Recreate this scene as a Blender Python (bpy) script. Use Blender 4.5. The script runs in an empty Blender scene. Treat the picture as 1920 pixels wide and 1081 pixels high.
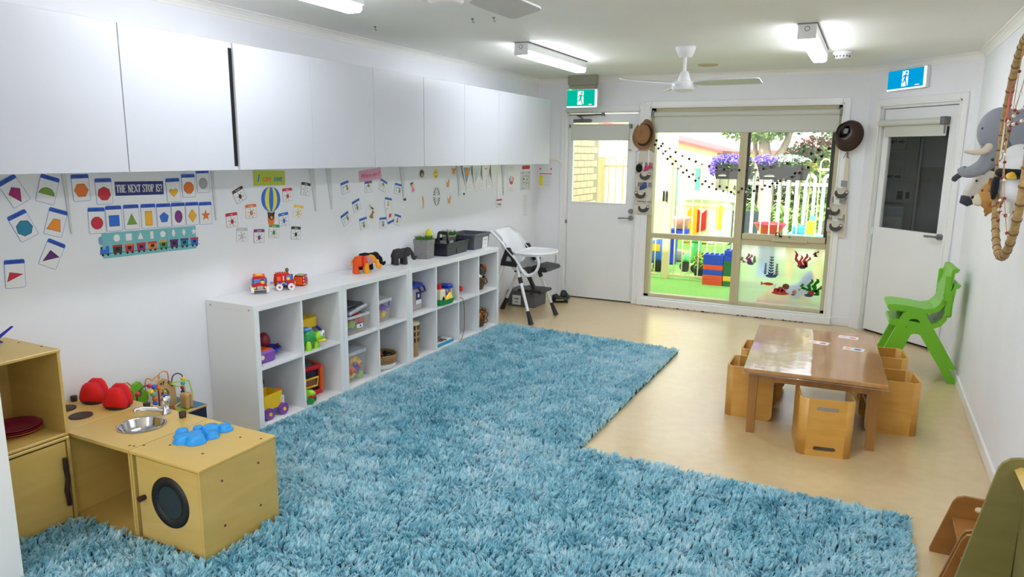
import bpy, bmesh, math, random
import numpy as np
from mathutils import Matrix, Vector, Euler
R_ = math.radians
rnd = random.Random(7)
SC = bpy.context.scene
COL = SC.collection

# ---------------------------------------------------------------- camera
cam_d = bpy.data.cameras.new('camera'); cam = bpy.data.objects.new('camera', cam_d); COL.objects.link(cam)
YAW, PITCH, ROLL, FPX = 0.4632, -0.1884, 0.01096, 1325.03
_f = Vector((-math.sin(YAW)*math.cos(PITCH), math.cos(YAW)*math.cos(PITCH), math.sin(PITCH)))
_r0 = Vector((math.cos(YAW), math.sin(YAW), 0)); _u0 = _r0.cross(_f)
_r = _r0*math.cos(ROLL)+_u0*math.sin(ROLL); _u = -_r0*math.sin(ROLL)+_u0*math.cos(ROLL)
_m = Matrix((_r, _u, -_f)).transposed().to_4x4(); _m.translation = (3.46087, -2.85645, 1.63848)
cam.matrix_world = _m
cam_d.sensor_width = 36.0; cam_d.sensor_fit = 'HORIZONTAL'; cam_d.lens = 36.0*FPX/1920.0
cam_d.clip_start = 0.05; cam_d.clip_end = 200
SC.camera = cam
# ---------------------------------------------------------------- sky, sun, exposure
W = bpy.data.worlds.new('sky'); SC.world = W; W.use_nodes = True
_n = W.node_tree.nodes; _l = W.node_tree.links; _n.clear()
_sky = _n.new('ShaderNodeTexSky'); _sky.sky_type = 'NISHITA'; _sky.sun_disc = False
_sky.sun_elevation = R_(58); _sky.sun_rotation = R_(200); _sky.air_density = 1.0; _sky.dust_density = 4.0; _sky.ozone_density = 1.0
_hz = _n.new('ShaderNodeMix'); _hz.data_type = 'RGBA'; _hz.inputs[0].default_value = 0.55
_hz.inputs[7].default_value = (9.0, 9.2, 9.4, 1)      # bright thin cloud over the whole sky
_bg = _n.new('ShaderNodeBackground'); _bg.inputs['Strength'].default_value = 0.25
_wo = _n.new('ShaderNodeOutputWorld')
_l.new(_sky.outputs[0], _hz.inputs[6]); _l.new(_hz.outputs[2], _bg.inputs['Color']); _l.new(_bg.outputs[0], _wo.inputs['Surface'])
_sd = bpy.data.lights.new('sun', 'SUN'); _sd.energy = 5.0; _sd.angle = R_(2.0); _sd.color = (1.0, 0.96, 0.88)
_so = bpy.data.objects.new('sun', _sd); COL.objects.link(_so)
_so.rotation_euler = Vector((0.25, 0.66, -0.80)).to_track_quat('-Z', 'Y').to_euler(); _so.location = (0, -4, 12)
LAMP = 19.0                                            # emission of the fluorescent diffusers
SC.view_settings.view_transform = 'Standard'; SC.view_settings.look = 'None'
SC.view_settings.exposure = 0.8; SC.view_settings.gamma = 1.0; SC.view_settings.use_curve_mapping = False

# ---------------------------------------------------------------- materials
def lin(c):
    c = c/255.0
    return c/12.92 if c <= 0.04045 else ((c+0.055)/1.055)**2.4
def rgb(*c): return tuple(lin(x) for x in c)+(1.0,)
MATS = {}
def mat(name, c=(200,200,200), rough=0.5, metal=0.0, var=0.0, scale=8.0, bump=0.0, bscale=60.0, emit=None, estr=0.0,
        trans=0.0, alpha=1.0, stretch=(1,1,1), c2=None, spec=0.5, coat=0.0, sss=0.0, wave=None):
    if name in MATS: return MATS[name]
    m = bpy.data.materials.new(name); m.use_nodes = True; nt = m.node_tree; N, L = nt.nodes, nt.links
    b = N['Principled BSDF']; col = rgb(*c)
    b.inputs['Base Color'].default_value = col; b.inputs['Roughness'].default_value = rough
    b.inputs['Metallic'].default_value = metal; b.inputs['Specular IOR Level'].default_value = spec
    if coat: b.inputs['Coat Weight'].default_value = coat; b.inputs['Coat Roughness'].default_value = 0.15
    if trans: b.inputs['Transmission Weight'].default_value = trans; b.inputs['IOR'].default_value = 1.2
    if alpha < 1: b.inputs['Alpha'].default_value = alpha
    if emit: b.inputs['Emission Color'].default_value = rgb(*emit); b.inputs['Emission Strength'].default_value = estr
    tc = N.new('ShaderNodeTexCoord'); mp = N.new('ShaderNodeMapping'); mp.inputs['Scale'].default_value = stretch
    L.new(tc.outputs['Object'], mp.inputs['Vector'])
    if var or c2:
        nz = N.new('ShaderNodeTexNoise'); nz.inputs['Scale'].default_value = scale; nz.inputs['Detail'].default_value = 5
        L.new(mp.outputs[0], nz.inputs['Vector'])
        rp = N.new('ShaderNodeValToRGB'); rp.color_ramp.elements[0].position = 0.3; rp.color_ramp.elements[1].position = 0.7
        if c2: a, z = rgb(*c2), col
        else:
            a = tuple(x*(1-var) for x in col[:3])+(1,); z = tuple(min(1, x*(1+var)) for x in col[:3])+(1,)
        rp.color_ramp.elements[0].color = a; rp.color_ramp.elements[1].color = z
        L.new(nz.outputs['Fac'], rp.inputs[0]); L.new(rp.outputs[0], b.inputs['Base Color'])
    if bump:
        nb = N.new('ShaderNodeTexNoise'); nb.inputs['Scale'].default_value = bscale; nb.inputs['Detail'].default_value = 3
        L.new(mp.outputs[0], nb.inputs['Vector'])
        bp = N.new('ShaderNodeBump'); bp.inputs['Strength'].default_value = bump; bp.inputs['Distance'].default_value = 0.004
        L.new(nb.outputs['Fac'], bp.inputs['Height']); L.new(bp.outputs[0], b.inputs['Normal'])
    MATS[name] = m
    return m

# ---------------------------------------------------------------- mesh builder
class B:
    def __init__(s): s.v = []; s.f = []; s.mi = []; s.sm = []; s.k = 0
    def add(s, verts, faces, smooth=False, M=None):
        o = len(s.v)
        for p in verts:
            s.v.append(tuple(M @ Vector(p)) if M is not None else tuple(p))
        for f in faces:
            s.f.append(tuple(i+o for i in f)); s.mi.append(s.k); s.sm.append(smooth)
        return s
    def m(s, k): s.k = k; return s
    def box(s, x0, x1, y0, y1, z0, z1, b=0.0, M=None):
        if b <= 0:
            v = [(x, y, z) for z in (z0, z1) for y in (y0, y1) for x in (x0, x1)]
            return s.add(v, [(0,2,3,1),(4,5,7,6),(0,1,5,4),(2,6,7,3),(0,4,6,2),(1,3,7,5)], False, M)
        b = min(b, (x1-x0)*.49, (y1-y0)*.49, (z1-z0)*.49)
        v = []; idx = {}
        for ix, x in enumerate((x0, x1)):
            for iy, y in enumerate((y0, y1)):
                for iz, z in enumerate((z0, z1)):
                    sx, sy, sz = 1-2*ix, 1-2*iy, 1-2*iz
                    for a, p in enumerate(((x, y+sy*b, z+sz*b), (x+sx*b, y, z+sz*b), (x+sx*b, y+sy*b, z))):
                        idx[ix, iy, iz, a] = len(v); v.append(p)
        F = []
        for a in range(3):
            o1, o2 = [k for k in range(3) if k != a]
            for e in (0, 1):
                q = []
                for p1, p2 in ((0,0),(1,0),(1,1),(0,1)):
                    c = [0,0,0]; c[a] = e; c[o1] = p1; c[o2] = p2; q.append(idx[c[0],c[1],c[2],a])
                F.append(q)
            for p1 in (0, 1):
                for p2 in (0, 1):
                    q = []
                    for e, w in ((0, o1), (1, o1), (1, o2), (0, o2)):
                        c = [0,0,0]; c[a] = e; c[o1] = p1; c[o2] = p2; q.append(idx[c[0],c[1],c[2],w])
                    F.append(q)
        for ix in (0,1):
            for iy in (0,1):
                for iz in (0,1): F.append([idx[ix,iy,iz,a] for a in range(3)])
        return s.add(v, F, False, M)
    def cyl(s, p0, p1, r0, r1=None, n=16, caps=True, smooth=True, M=None):
        r1 = r0 if r1 is None else r1
        p0, p1 = Vector(p0), Vector(p1); d = (p1-p0).normalized()
        a = d.orthogonal().normalized(); c = d.cross(a)
        v = []
        for p, r in ((p0, r0), (p1, r1)):
            for i in range(n):
                t = 2*math.pi*i/n; v.append(p+a*(r*math.cos(t))+c*(r*math.sin(t)))
        s.add(v, [(i, (i+1) % n, n+(i+1) % n, n+i) for i in range(n)], smooth, M)
        if caps:
            s.add(v[:n], [tuple(reversed(range(n)))], False, M); s.add(v[n:], [tuple(range(n))], False, M)
        return s
    def lathe(s, prof, c=(0,0,0), n=24, M=None, smooth=True, sx=1.0, sy=1.0):
        v = []; F = []; k = len(prof)
        for i in range(n):
            t = 2*math.pi*i/n
            for r, z in prof: v.append((c[0]+sx*r*math.cos(t), c[1]+sy*r*math.sin(t), c[2]+z))
        for i in range(n):
            j = (i+1) % n
            for q in range(k-1): F.append((i*k+q, j*k+q, j*k+q+1, i*k+q+1))
        return s.add(v, F, smooth, M)
    def tube(s, pts, r, n=8, closed=False, M=None, caps=True):
        P = [Vector(p) for p in pts]; m = len(P); rr = r if hasattr(r, '__len__') else [r]*m
        v = []; up = None
        for i in range(m):
            if closed: d = P[(i+1) % m]-P[i-1]
            else: d = P[min(i+1, m-1)]-P[max(i-1, 0)]
            d.normalize()
            if up is None: up = d.orthogonal().normalized()
            up = up-d*up.dot(d)
            up = up.normalized() if up.length > 1e-6 else d.orthogonal().normalized()
            w = d.cross(up)
            for k in range(n):
                t = 2*math.pi*k/n; v.append(P[i]+up*(rr[i]*math.cos(t))+w*(rr[i]*math.sin(t)))
        F = []
        for i in range(m if closed else m-1):
            j = (i+1) % m
            for k in range(n): F.append((i*n+k, i*n+(k+1) % n, j*n+(k+1) % n, j*n+k))
        s.add(v, F, True, M)
        if caps and not closed:
            s.add(v[:n], [tuple(reversed(range(n)))], False, M); s.add(v[-n:], [tuple(range(n))], False, M)
        return s
    def ell(s, c, r, n=16, m=10, M=None):
        r = r if hasattr(r, '__len__') else (r, r, r)
        v = [(c[0], c[1], c[2]-r[2])]
        for i in range(1, m):
            a = math.pi*i/m-math.pi/2
            for k in range(n):
                t = 2*math.pi*k/n
                v.append((c[0]+r[0]*math.cos(a)*math.cos(t), c[1]+r[1]*math.cos(a)*math.sin(t), c[2]+r[2]*math.sin(a)))
        v.append((c[0], c[1], c[2]+r[2])); e = len(v)-1
        F = [(0, 1+(k+1) % n, 1+k) for k in range(n)]
        for i in range(m-2):
            o = 1+i*n
            for k in range(n): F.append((o+k, o+(k+1) % n, o+n+(k+1) % n, o+n+k))
        o = 1+(m-2)*n
        F += [(o+k, o+(k+1) % n, e) for k in range(n)]
        return s.add(v, F, True, M)
    def prism(s, poly, d0, d1, plane='xy', M=None, smooth=False):
        def mp(u, v, w): return {'xy': (u, v, w), 'xz': (u, w, v), 'yz': (w, u, v)}[plane]
        n = len(poly); v = [mp(a, b, d0) for a, b in poly]+[mp(a, b, d1) for a, b in poly]
        s.add(v, [(i, (i+1) % n, n+(i+1) % n, n+i) for i in range(n)], smooth, M)
        return s.add(v, [tuple(reversed(range(n))), tuple(range(n, 2*n))], False, M)
    def holed(s, outer, holes, d0, d1, plane='xy', M=None):
        """extruded polygon with holes (triangle-filled caps)"""
        def mp(u, v, w): return {'xy': (u, v, w), 'xz': (u, w, v), 'yz': (w, u, v)}[plane]
        bm = bmesh.new(); E = []
        for loop in [outer]+list(holes):
            vs = [bm.verts.new((a, b, 0)) for a, b in loop]
            E += [bm.edges.new((vs[i], vs[(i+1) % len(vs)])) for i in range(len(vs))]
        bmesh.ops.triangle_fill(bm, edges=E, use_beauty=True)
        bm.verts.index_update()
        pts = [(v.co.x, v.co.y) for v in bm.verts]; T = [[v.index for v in f.verts] for f in bm.faces]; bm.free()
        for d, flip in ((d0, True), (d1, False)):
            s.add([mp(a, b, d) for a, b in pts], [tuple(reversed(t)) if flip else tuple(t) for t in T], False, M)
        for loop in [outer]+list(holes):
            n = len(loop); v = [mp(a, b, d0) for a, b in loop]+[mp(a, b, d1) for a, b in loop]
            s.add(v, [(i, (i+1) % n, n+(i+1) % n, n+i) for i in range(n)], False, M)
        return s
    def mesh(s, name, mats):
        me = bpy.data.meshes.new(name); me.from_pydata(s.v, [], s.f)
        for q in (mats if isinstance(mats, (list, tuple)) else [mats]): me.materials.append(q)
        me.polygons.foreach_set('material_index', s.mi); me.polygons.foreach_set('use_smooth', s.sm)
        bm = bmesh.new(); bm.from_mesh(me); bmesh.ops.recalc_face_normals(bm, faces=bm.faces); bm.to_mesh(me); bm.free()
        me.update(); return me
def rrect(w, h, r, cx=0, cy=0, n=4):
    P = []
    for qx, qy, a0 in ((1,1,0),(-1,1,90),(-1,-1,180),(1,-1,270)):
        for i in range(n+1):
            a = R_(a0+90*i/n); P.append((cx+qx*(w/2-r)+r*math.cos(a), cy+qy*(h/2-r)+r*math.sin(a)))
    return P
def ngon(n, r, rot=90, sx=1, sy=1, cx=0, cy=0): return [(cx+sx*r*math.cos(R_(rot+360*i/n)), cy+sy*r*math.sin(R_(rot+360*i/n))) for i in range(n)]
def arcpts(c, r, a0, a1, n, fn=lambda u, v: (u, v)): return [fn(c[0]+r*math.cos(R_(a0+(a1-a0)*i/n)), c[1]+r*math.sin(R_(a0+(a1-a0)*i/n))) for i in range(n+1)]
def T(x=0, y=0, z=0, rx=0, ry=0, rz=0, s=1.0):
    return Matrix.Translation((x, y, z)) @ Euler((R_(rx), R_(ry), R_(rz))).to_matrix().to_4x4() @ Matrix.Diagonal((s, s, s, 1) if not hasattr(s, '__len__') else (*s, 1))
def tag(o, label, cat, group=None, kind=None):
    o['label'] = label
    if cat: o['category'] = cat
    if group: o['group'] = group
    if kind: o['kind'] = kind
    return o
def thing(name, label, cat, loc=(0,0,0), rz=0, group=None, rot=None):
    o = bpy.data.objects.new(name, None); COL.objects.link(o); o.empty_display_size = 0.05
    o.location = loc; o.rotation_euler = rot if rot is not None else (0, 0, R_(rz))
    return tag(o, label, cat, group)
def part(b, name, mats, parent, loc=None, rot=None, label=None):
    me = b.mesh(name, mats) if isinstance(b, B) else b
    o = bpy.data.objects.new(name, me); COL.objects.link(o)
    if parent is not None: o.parent = parent
    if loc is not None: o.location = loc
    if rot is not None: o.rotation_euler = rot
    if label: o['label'] = label
    return o
def one(b, name, mats, label, cat, group=None, loc=(0,0,0), rz=0):
    o = part(b, name, mats, None, loc, (0, 0, R_(rz))); return tag(o, label, cat, group)
def struct(b, name, mats, label=None):
    o = part(b, name, mats, None); o['kind'] = 'structure'
    if label: o['label'] = label
    return o
def copy_tree(o, parent=None, label=None):
    c = o.copy(); COL.objects.link(c); c.parent = parent
    if label: c['label'] = label
    for ch in list(o.children): copy_tree(ch, c)
    return c
def text(s, size, name, m, parent, loc, rot=None, shear=0.0, align='CENTER', width=1.0, ext=0.0003, space=1.0, bold=0.0):
    cu = bpy.data.curves.new('t', 'FONT'); cu.body = s; cu.size = size; cu.align_x = align; cu.align_y = 'CENTER'
    cu.extrude = ext; cu.shear = shear; cu.space_character = space; cu.offset = bold; cu.resolution_u = 3
    to = bpy.data.objects.new('t', cu); COL.objects.link(to)
    bpy.context.view_layer.update()
    me = bpy.data.meshes.new_from_object(to.evaluated_get(bpy.context.evaluated_depsgraph_get()))
    bpy.data.objects.remove(to); me.materials.clear(); me.materials.append(m)
    o = part(me, name, m, parent, loc, rot); o.scale = (width, 1, 1); return o
ROT_LEFT = Matrix(((0,0,1),(1,0,0),(0,1,0)))      # columns: local x -> +y, local y -> +z, local z -> +x (faces the room)
ROT_BACK = Matrix(((1,0,0),(0,0,-1),(0,1,0)))     # local x -> +x, y -> +z, z -> -y
def on_wall(R3, roll=0): return (R3 @ Matrix.Rotation(R_(roll), 3, 'Z')).to_euler()

# ================================================================ THE ROOM
WALL = mat('wall_paint', (238,240,244), 0.6, var=0.02, scale=3, bump=0.05, bscale=90)
CEILM = mat('ceiling_paint', (240,240,235), 0.7, var=0.02, scale=2)
TRIM = mat('trim_gloss_white', (238,239,238), 0.3)
DOORM = mat('door_gloss_white', (236,238,238), 0.3, var=0.012, scale=4)
FRAME = mat('window_frame_cream', (196,188,150), 0.4)
FRAMED = mat('window_seal_dark', (60,58,54), 0.6)
CHROME = mat('chrome', (205,205,208), 0.12, metal=1.0)
STEEL = mat('satin_steel', (150,150,152), 0.35, metal=1.0)
GREYM = mat('grey_metal', (120,120,120), 0.45, metal=0.6)
BLACKP = mat('black_plastic', (22,22,24), 0.4)
WHITEP = mat('white_plastic', (232,233,234), 0.35)
WORN = mat('worn_paint_chip', (70,50,38), 0.9, var=0.3, scale=40)
BLIND = mat('blind_fabric', (206,208,198), 0.8, bump=0.1, bscale=300)
def floor_mat():
    m = bpy.data.materials.new('vinyl_floor'); m.use_nodes = True; N, L = m.node_tree.nodes, m.node_tree.links; b = N['Principled BSDF']
    tc = N.new('ShaderNodeTexCoord')
    n1 = N.new('ShaderNodeTexNoise'); n1.inputs['Scale'].default_value = 1.6; n1.inputs['Detail'].default_value = 6
    n2 = N.new('ShaderNodeTexNoise'); n2.inputs['Scale'].default_value = 14; n2.inputs['Detail'].default_value = 8
    L.new(tc.outputs['Object'], n1.inputs['Vector']); L.new(tc.outputs['Object'], n2.inputs['Vector'])
    ad = N.new('ShaderNodeMath'); ad.operation = 'ADD'; L.new(n1.outputs['Fac'], ad.inputs[0]); L.new(n2.outputs['Fac'], ad.inputs[1])
    rp = N.new('ShaderNodeValToRGB'); rp.color_ramp.elements[0].position = 0.75/2; rp.color_ramp.elements[1].position = 1.3/2
    hv = N.new('ShaderNodeMath'); hv.operation = 'MULTIPLY'; hv.inputs[1].default_value = 0.5; L.new(ad.outputs[0], hv.inputs[0])
    rp.color_ramp.elements[0].color = rgb(206,180,130); rp.color_ramp.elements[1].color = rgb(218,196,150)
    L.new(hv.outputs[0], rp.inputs[0]); L.new(rp.outputs[0], b.inputs['Base Color'])
    b.inputs['Coat Weight'].default_value = .6; b.inputs['Coat Roughness'].default_value = .28; b.inputs['Coat IOR'].default_value = 1.7
    r2 = N.new('ShaderNodeMapRange'); r2.inputs[3].default_value = 0.24; r2.inputs[4].default_value = 0.40
    L.new(n2.outputs['Fac'], r2.inputs[0]); L.new(r2.outputs[0], b.inputs['Roughness'])
    bp = N.new('ShaderNodeBump'); bp.inputs['Strength'].default_value = 0.06; bp.inputs['Distance'].default_value = 0.003
    L.new(n1.outputs['Fac'], bp.inputs['Height']); L.new(bp.outputs[0], b.inputs['Normal'])
    return m
def glass_mat(name, refl=0.06, tint=(1,1,1,1), rough=0.0):
    m = bpy.data.materials.new(name); m.use_nodes = True; N, L = m.node_tree.nodes, m.node_tree.links; N.clear()
    t = N.new('ShaderNodeBsdfTransparent'); t.inputs[0].default_value = tint
    g = N.new('ShaderNodeBsdfGlossy'); g.inputs['Roughness'].default_value = rough
    x = N.new('ShaderNodeMixShader'); x.inputs[0].default_value = refl; o = N.new('ShaderNodeOutputMaterial')
    L.new(t.outputs[0], x.inputs[1]); L.new(g.outputs[0], x.inputs[2]); L.new(x.outputs[0], o.inputs[0]); return m
def frosted_mat():
    m = bpy.data.materials.new('frosted_film'); m.use_nodes = True; N, L = m.node_tree.nodes, m.node_tree.links; N.clear()
    r = N.new('ShaderNodeBsdfRefraction'); r.inputs['Roughness'].default_value = 0.32; r.inputs['IOR'].default_value = 1.12
    d = N.new('ShaderNodeBsdfTranslucent'); d.inputs[0].default_value = (0.8,0.8,0.8,1)
    f = N.new('ShaderNodeBsdfDiffuse'); f.inputs[0].default_value = (0.7,0.7,0.7,1)
    x = N.new('ShaderNodeMixShader'); x.inputs[0].default_value = 0.3; y = N.new('ShaderNodeMixShader'); y.inputs[0].default_value = 0.12
    o = N.new('ShaderNodeOutputMaterial')
    L.new(r.outputs[0], x.inputs[1]); L.new(d.outputs[0], x.inputs[2]); L.new(x.outputs[0], y.inputs[1]); L.new(f.outputs[0], y.inputs[2]); L.new(y.outputs[0], o.inputs[0])
    return m
GLASS = glass_mat('window_glass', .025); FROST = frosted_mat(); DARKGLASS = glass_mat('dim_door_glass', 0.035, (0.9,0.92,0.92,1))
ZC = 2.46; YB = 4.70; XR = 4.172; YF = -4.5
struct(B().box(-0.12, XR+0.12, YF-0.12, YB+0.12, -0.12, 0.0), 'floor', floor_mat(), 'glossy beige vinyl floor')
struct(B().box(-0.12, XR+0.12, YF-0.12, YB+0.12, ZC, ZC+0.12), 'ceiling', CEILM, 'off white flat ceiling')
struct(B().box(-0.12, 0, YF-0.12, YB+0.12, 0, ZC), 'wall_left', WALL, 'long white wall covered with picture cards')
struct(B().box(XR, XR+0.12, YF-0.12, 3.935, 0, ZC), 'wall_right', WALL, 'white side wall')
struct(B().holed([(0, 0), (XR, 0), (XR, ZC), (0, ZC)], [[(.5, .75), (3.7, .75), (3.7, 2.25), (.5, 2.25)]], YF-.12, YF, 'xz'), 'wall_front', WALL, 'wall behind the camera with an added window opening')
wf = thing('window_fill', 'unseen window added behind the camera for daylight fill', None, (0, YF, 0)); wf['kind'] = 'structure'  # added out of view so daylight fills the room
part(B().holed([(.5, .75), (3.7, .75), (3.7, 2.25), (.5, 2.25)], [[(.55, .80), (2.075, .80), (2.075, 2.20), (.55, 2.20)], [(2.125, .80), (3.65, .80), (3.65, 2.20), (2.125, 2.20)]], -.09, -.04, 'xz'), 'window_frame', FRAME, wf)
for x0, x1 in ((.55, 2.075), (2.125, 3.65)): part(B().box(x0, x1, -.068, -.063, .80, 2.20), 'pane', GLASS, wf)
b = B()                                            # back wall around the door and window openings
b.box(0, .34, YB, YB+.12, 0, ZC).box(1.205, 1.315, YB, YB+.12, 0, ZC).box(3.175, 3.41, YB, YB+.12, 0, ZC)
b.box(.34, 1.205, YB, YB+.12, 2.115, ZC).box(1.315, 3.175, YB, YB+.12, 2.13, ZC)
b.box(1.315, 3.175, YB, YB+.12, 0, .09)
struct(b, 'wall_back', WALL, 'white end wall with door and window')
DGL = thing('wall_diagonal', 'white corner wall set at an angle with a door', None, (3.39, 4.70, 0), -45)
DGL['kind'] = 'structure'
DW = 1.106
b = B().box(0, .13, 0, .1, 0, ZC).box(.97, DW, 0, .1, 0, ZC).box(.13, .97, 0, .1, 2.10, ZC)
part(b, 'wall_panel', WALL, DGL)
struct(B().box(0, .715, -1.60, -1.50, 0, ZC), 'wall_partition', TRIM, 'white wall end at the left edge')
# cornice: cove moulding along the ceiling
def cornice(p, q, nrm, name):
    p, q, nrm = Vector((*p, 0)), Vector((*q, 0)), Vector((*nrm, 0)); prof = [(0.004, -.052), (.006, -.040), (.016, -.022), (.034, -.009), (.05, -.005), (.052, 0), (0, 0), (0, -.052)]
    b = B(); n = len(prof); v = [tuple(e+nrm*a+Vector((0, 0, ZC+z))) for e in (p, q) for a, z in prof]
    b.add(v, [(i, (i+1) % n, n+(i+1) % n, n+i) for i in range(n)]); b.add(v[:n], [range(n)]); b.add(v[n:], [range(n)])
    struct(b, name, CEILM)
s2 = math.sqrt(.5)
cornice((0, -4.5), (0, YB), (1, 0), 'trim_1'); cornice((0, YB), (3.40, YB), (0, -1), 'trim_2')
cornice((3.38, 4.71), (XR, 3.918), (-s2, -s2), 'trim_3'); cornice((XR, 3.93), (XR, -4.5), (-1, 0), 'trim_4')
b = B().box(XR-.014, XR, -4.4, 3.90, 0, .075, b=.004); struct(b, 'baseboard_right', TRIM)
b = B().box(0, .22, YB-.014, YB, 0, .075, b=.004); struct(b, 'baseboard_back', TRIM)
# architraves
def archi(b, x0, x1, z1, w=.068, y=0.0, bot=True, z0=0):
    b.box(x0-w, x0, y-.018, y, z0, z1+w, b=.005).box(x1, x1+w, y-.018, y, z0, z1+w, b=.005).box(x0, x1, y-.018, y, z1, z1+w, b=.005)
    b.box(x0-.018, x0, y-.026, y-.012, z0, z1+.018, b=.004).box(x1, x1+.018, y-.026, y-.012, z0, z1+.018, b=.004)
    b.box(x0-.018, x1+.018, y-.026, y-.012, z1, z1+.018, b=.004)
b = B(); archi(b, .36, 1.19, 2.10, y=YB); struct(b, 'trim_5', TRIM, 'white door architrave')
b = B(); archi(b, 1.325, 3.165, 2.125, .07, y=YB); b.box(1.205, 1.26, YB-.016, YB, 0, 2.19, b=.004); struct(b, 'trim_6', TRIM, 'white window architrave')
b = B().box(1.25, 3.24, YB-.05, YB, 0.0, .085, b=.01).box(1.29, 3.20, YB-.03, YB+.06, .085, .10, b=.006)
sill = struct(b, 'trim_7', TRIM, 'white timber plinth below the window with chipped paint')
b = B()
for i in range(46):                                # chipped paint along the foot of the plinth
    x = 1.27+rnd.random()*1.94; w = .008+rnd.random()*.03; h = .004+rnd.random()*.010
    b.prism([(x, .001), (x+w, .001), (x+w*.8, h*.7), (x+w*.5, h), (x+w*.15, h*.6)], YB-.0508, YB-.0496, 'xz')
part(b, 'paint_chips', WORN, sill)['kind'] = 'stuff'
b = B(); archi(b, .15, .95, 2.095, y=0); o = part(b, 'architrave', TRIM, DGL)
b = B().box(3.22, 3.40, YB-.012, YB, 0, .09, b=.004); struct(b, 'trim_8', TRIM)

# ---- door 1 : glazed door in the back wall
d1 = thing('door_1', 'white half glazed outside door with lever handle', None, (0, YB, 0)); d1['kind'] = 'structure'
b = B().box(.34, .372, 0, .11, 0, 2.115).box(1.178, 1.205, 0, .11, 0, 2.115).box(.34, 1.205, 0, .11, 2.086, 2.115); part(b, 'door_frame', TRIM, d1)
b = B().holed([(.380, .012), (1.172, .012), (1.172, 2.078), (.380, 2.078)], [[(.43, 1.11), (1.068, 1.11), (1.068, 1.985), (.43, 1.985)]], .02, .058, 'xz'); part(b, 'door_leaf', DOORM, d1)
part(B().box(.43, 1.068, .036, .042, 1.11, 1.985), 'pane', GLASS, d1)
b = B().box(.418, 1.08, .012, .02, 1.096, 1.11).box(.418, .43, .012, .02, 1.11, 1.985).box(1.068, 1.08, .012, .02, 1.11, 1.985); part(b, 'glazing_bead', DOORM, d1)
b = B().cyl((1.135, .02, .955), (1.135, -.008, .955), .026, n=20).cyl((1.135, 0, .955), (1.135, -.045, .955), .010).tube([(1.135, -.045, .955), (1.09, -.05, .957), (1.01, -.045, .952)], .009); part(b, 'door_handle', STEEL, d1)
part(B().cyl((1.133, .02, 1.03), (1.133, -.012, 1.03), .027, .024, n=20), 'door_lock', STEEL, d1)
b = B().box(.44, .645, -.03, .02, 1.985, 2.022, b=.006).cyl((.54, -.01, 2.02), (.54, -.01, 2.035), .012).tube([(.54, -.012, 2.034), (.50, -.02, 2.06), (.48, -.02, 2.062), (.78, -.02, 2.072)], .008)
b.box(.77, .80, -.03, .0, 2.055, 2.088).box(.38, .80, 0, .012, 2.068, 2.076); part(b, 'door_closer', GREYM, d1)
part(B().box(.36, .378, -.004, .02, .86, .90).cyl((.37, -.006, .88), (.37, 0, .88), .006), 'strike_plate', STEEL, d1)
part(B().box(.375, 1.175, .02, .06, 0, .012), 'threshold', mat('threshold_dark', (28,26,26), .7), d1)
part(B().cyl((.385, -.03, .03), (.46, -.01, .012), .012), 'door_stop', STEEL, d1)
bl = thing('roller_blind', 'short pale roller blind at the top of the left glazed door', 'blind', (0, YB, 0))
part(B().box(.405, 1.085, -.006, -.002, 1.80, 1.955), 'fabric', BLIND, bl)
part(B().box(.405, 1.085, -.01, .004, 1.792, 1.806, b=.004), 'bottom_bar', BLIND, bl)
part(B().cyl((.405, .004, 1.955), (1.085, .004, 1.955), .012, n=16), 'roller', BLIND, bl)
part(B().box(1.085, 1.112, -.02, .02, 1.92, 1.965, b=.004), 'bracket', GREYM, bl)
part(B().box(.39, .405, -.02, .02, 1.93, 1.965, b=.004), 'bracket', GREYM, bl)

# ---- door 2 in the diagonal wall, dim room behind
d2 = thing('door_2', 'white door with dark glazed upper half beside the window', None, (3.39, 4.70, 0), -45); d2['kind'] = 'structure'
b = B().box(.13, .158, 0, .1, 0, 2.10).box(.942, .97, 0, .1, 0, 2.10).box(.13, .97, 0, .1, 2.075, 2.10); part(b, 'door_frame', TRIM, d2)
b = B().holed([(.166, .022), (.938, .022), (.938, 2.07), (.166, 2.07)], [[(.228, 1.005), (.842, 1.005), (.842, 1.90), (.228, 1.90)]], .03, .066, 'xz'); part(b, 'door_leaf', DOORM, d2)
part(B().box(.228, .842, .044, .05, 1.005, 1.90), 'pane', DARKGLASS, d2)
b = B().cyl((.885, .03, .985), (.885, .004, .985), .026, n=20).cyl((.885, .01, .985), (.885, -.03, .985), .010).tube([(.885, -.03, .985), (.84, -.034, .985), (.775, -.03, .982)], .009); part(b, 'door_handle', STEEL, d2)
part(B().box(.142, .938, .06, .065, 0, .022), 'threshold', mat('threshold_dark'), d2)
part(B().box(.15, .168, .018, .03, .93, 1.0), 'hinge', TRIM, d2)
bl = thing('roller_blind', 'rolled up white blind on the dark glazed corner door', 'blind', (3.39, 4.70, 0), -45)
part(B().cyl((.15, -.01, 1.945), (.80, -.01, 1.945), .027, n=20), 'roller', BLIND, bl)
part(B().box(.20, .835, .006, .010, 1.823, 1.945), 'fabric', BLIND, bl)
part(B().box(.80, .845, -.04, .03, 1.915, 1.98, b=.004), 'bracket', GREYM, bl)
part(B().tube([(.835, -.02, 1.92), (.84, -.02, 1.84)], .006), 'pull_chain', GREYM, bl)
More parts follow.
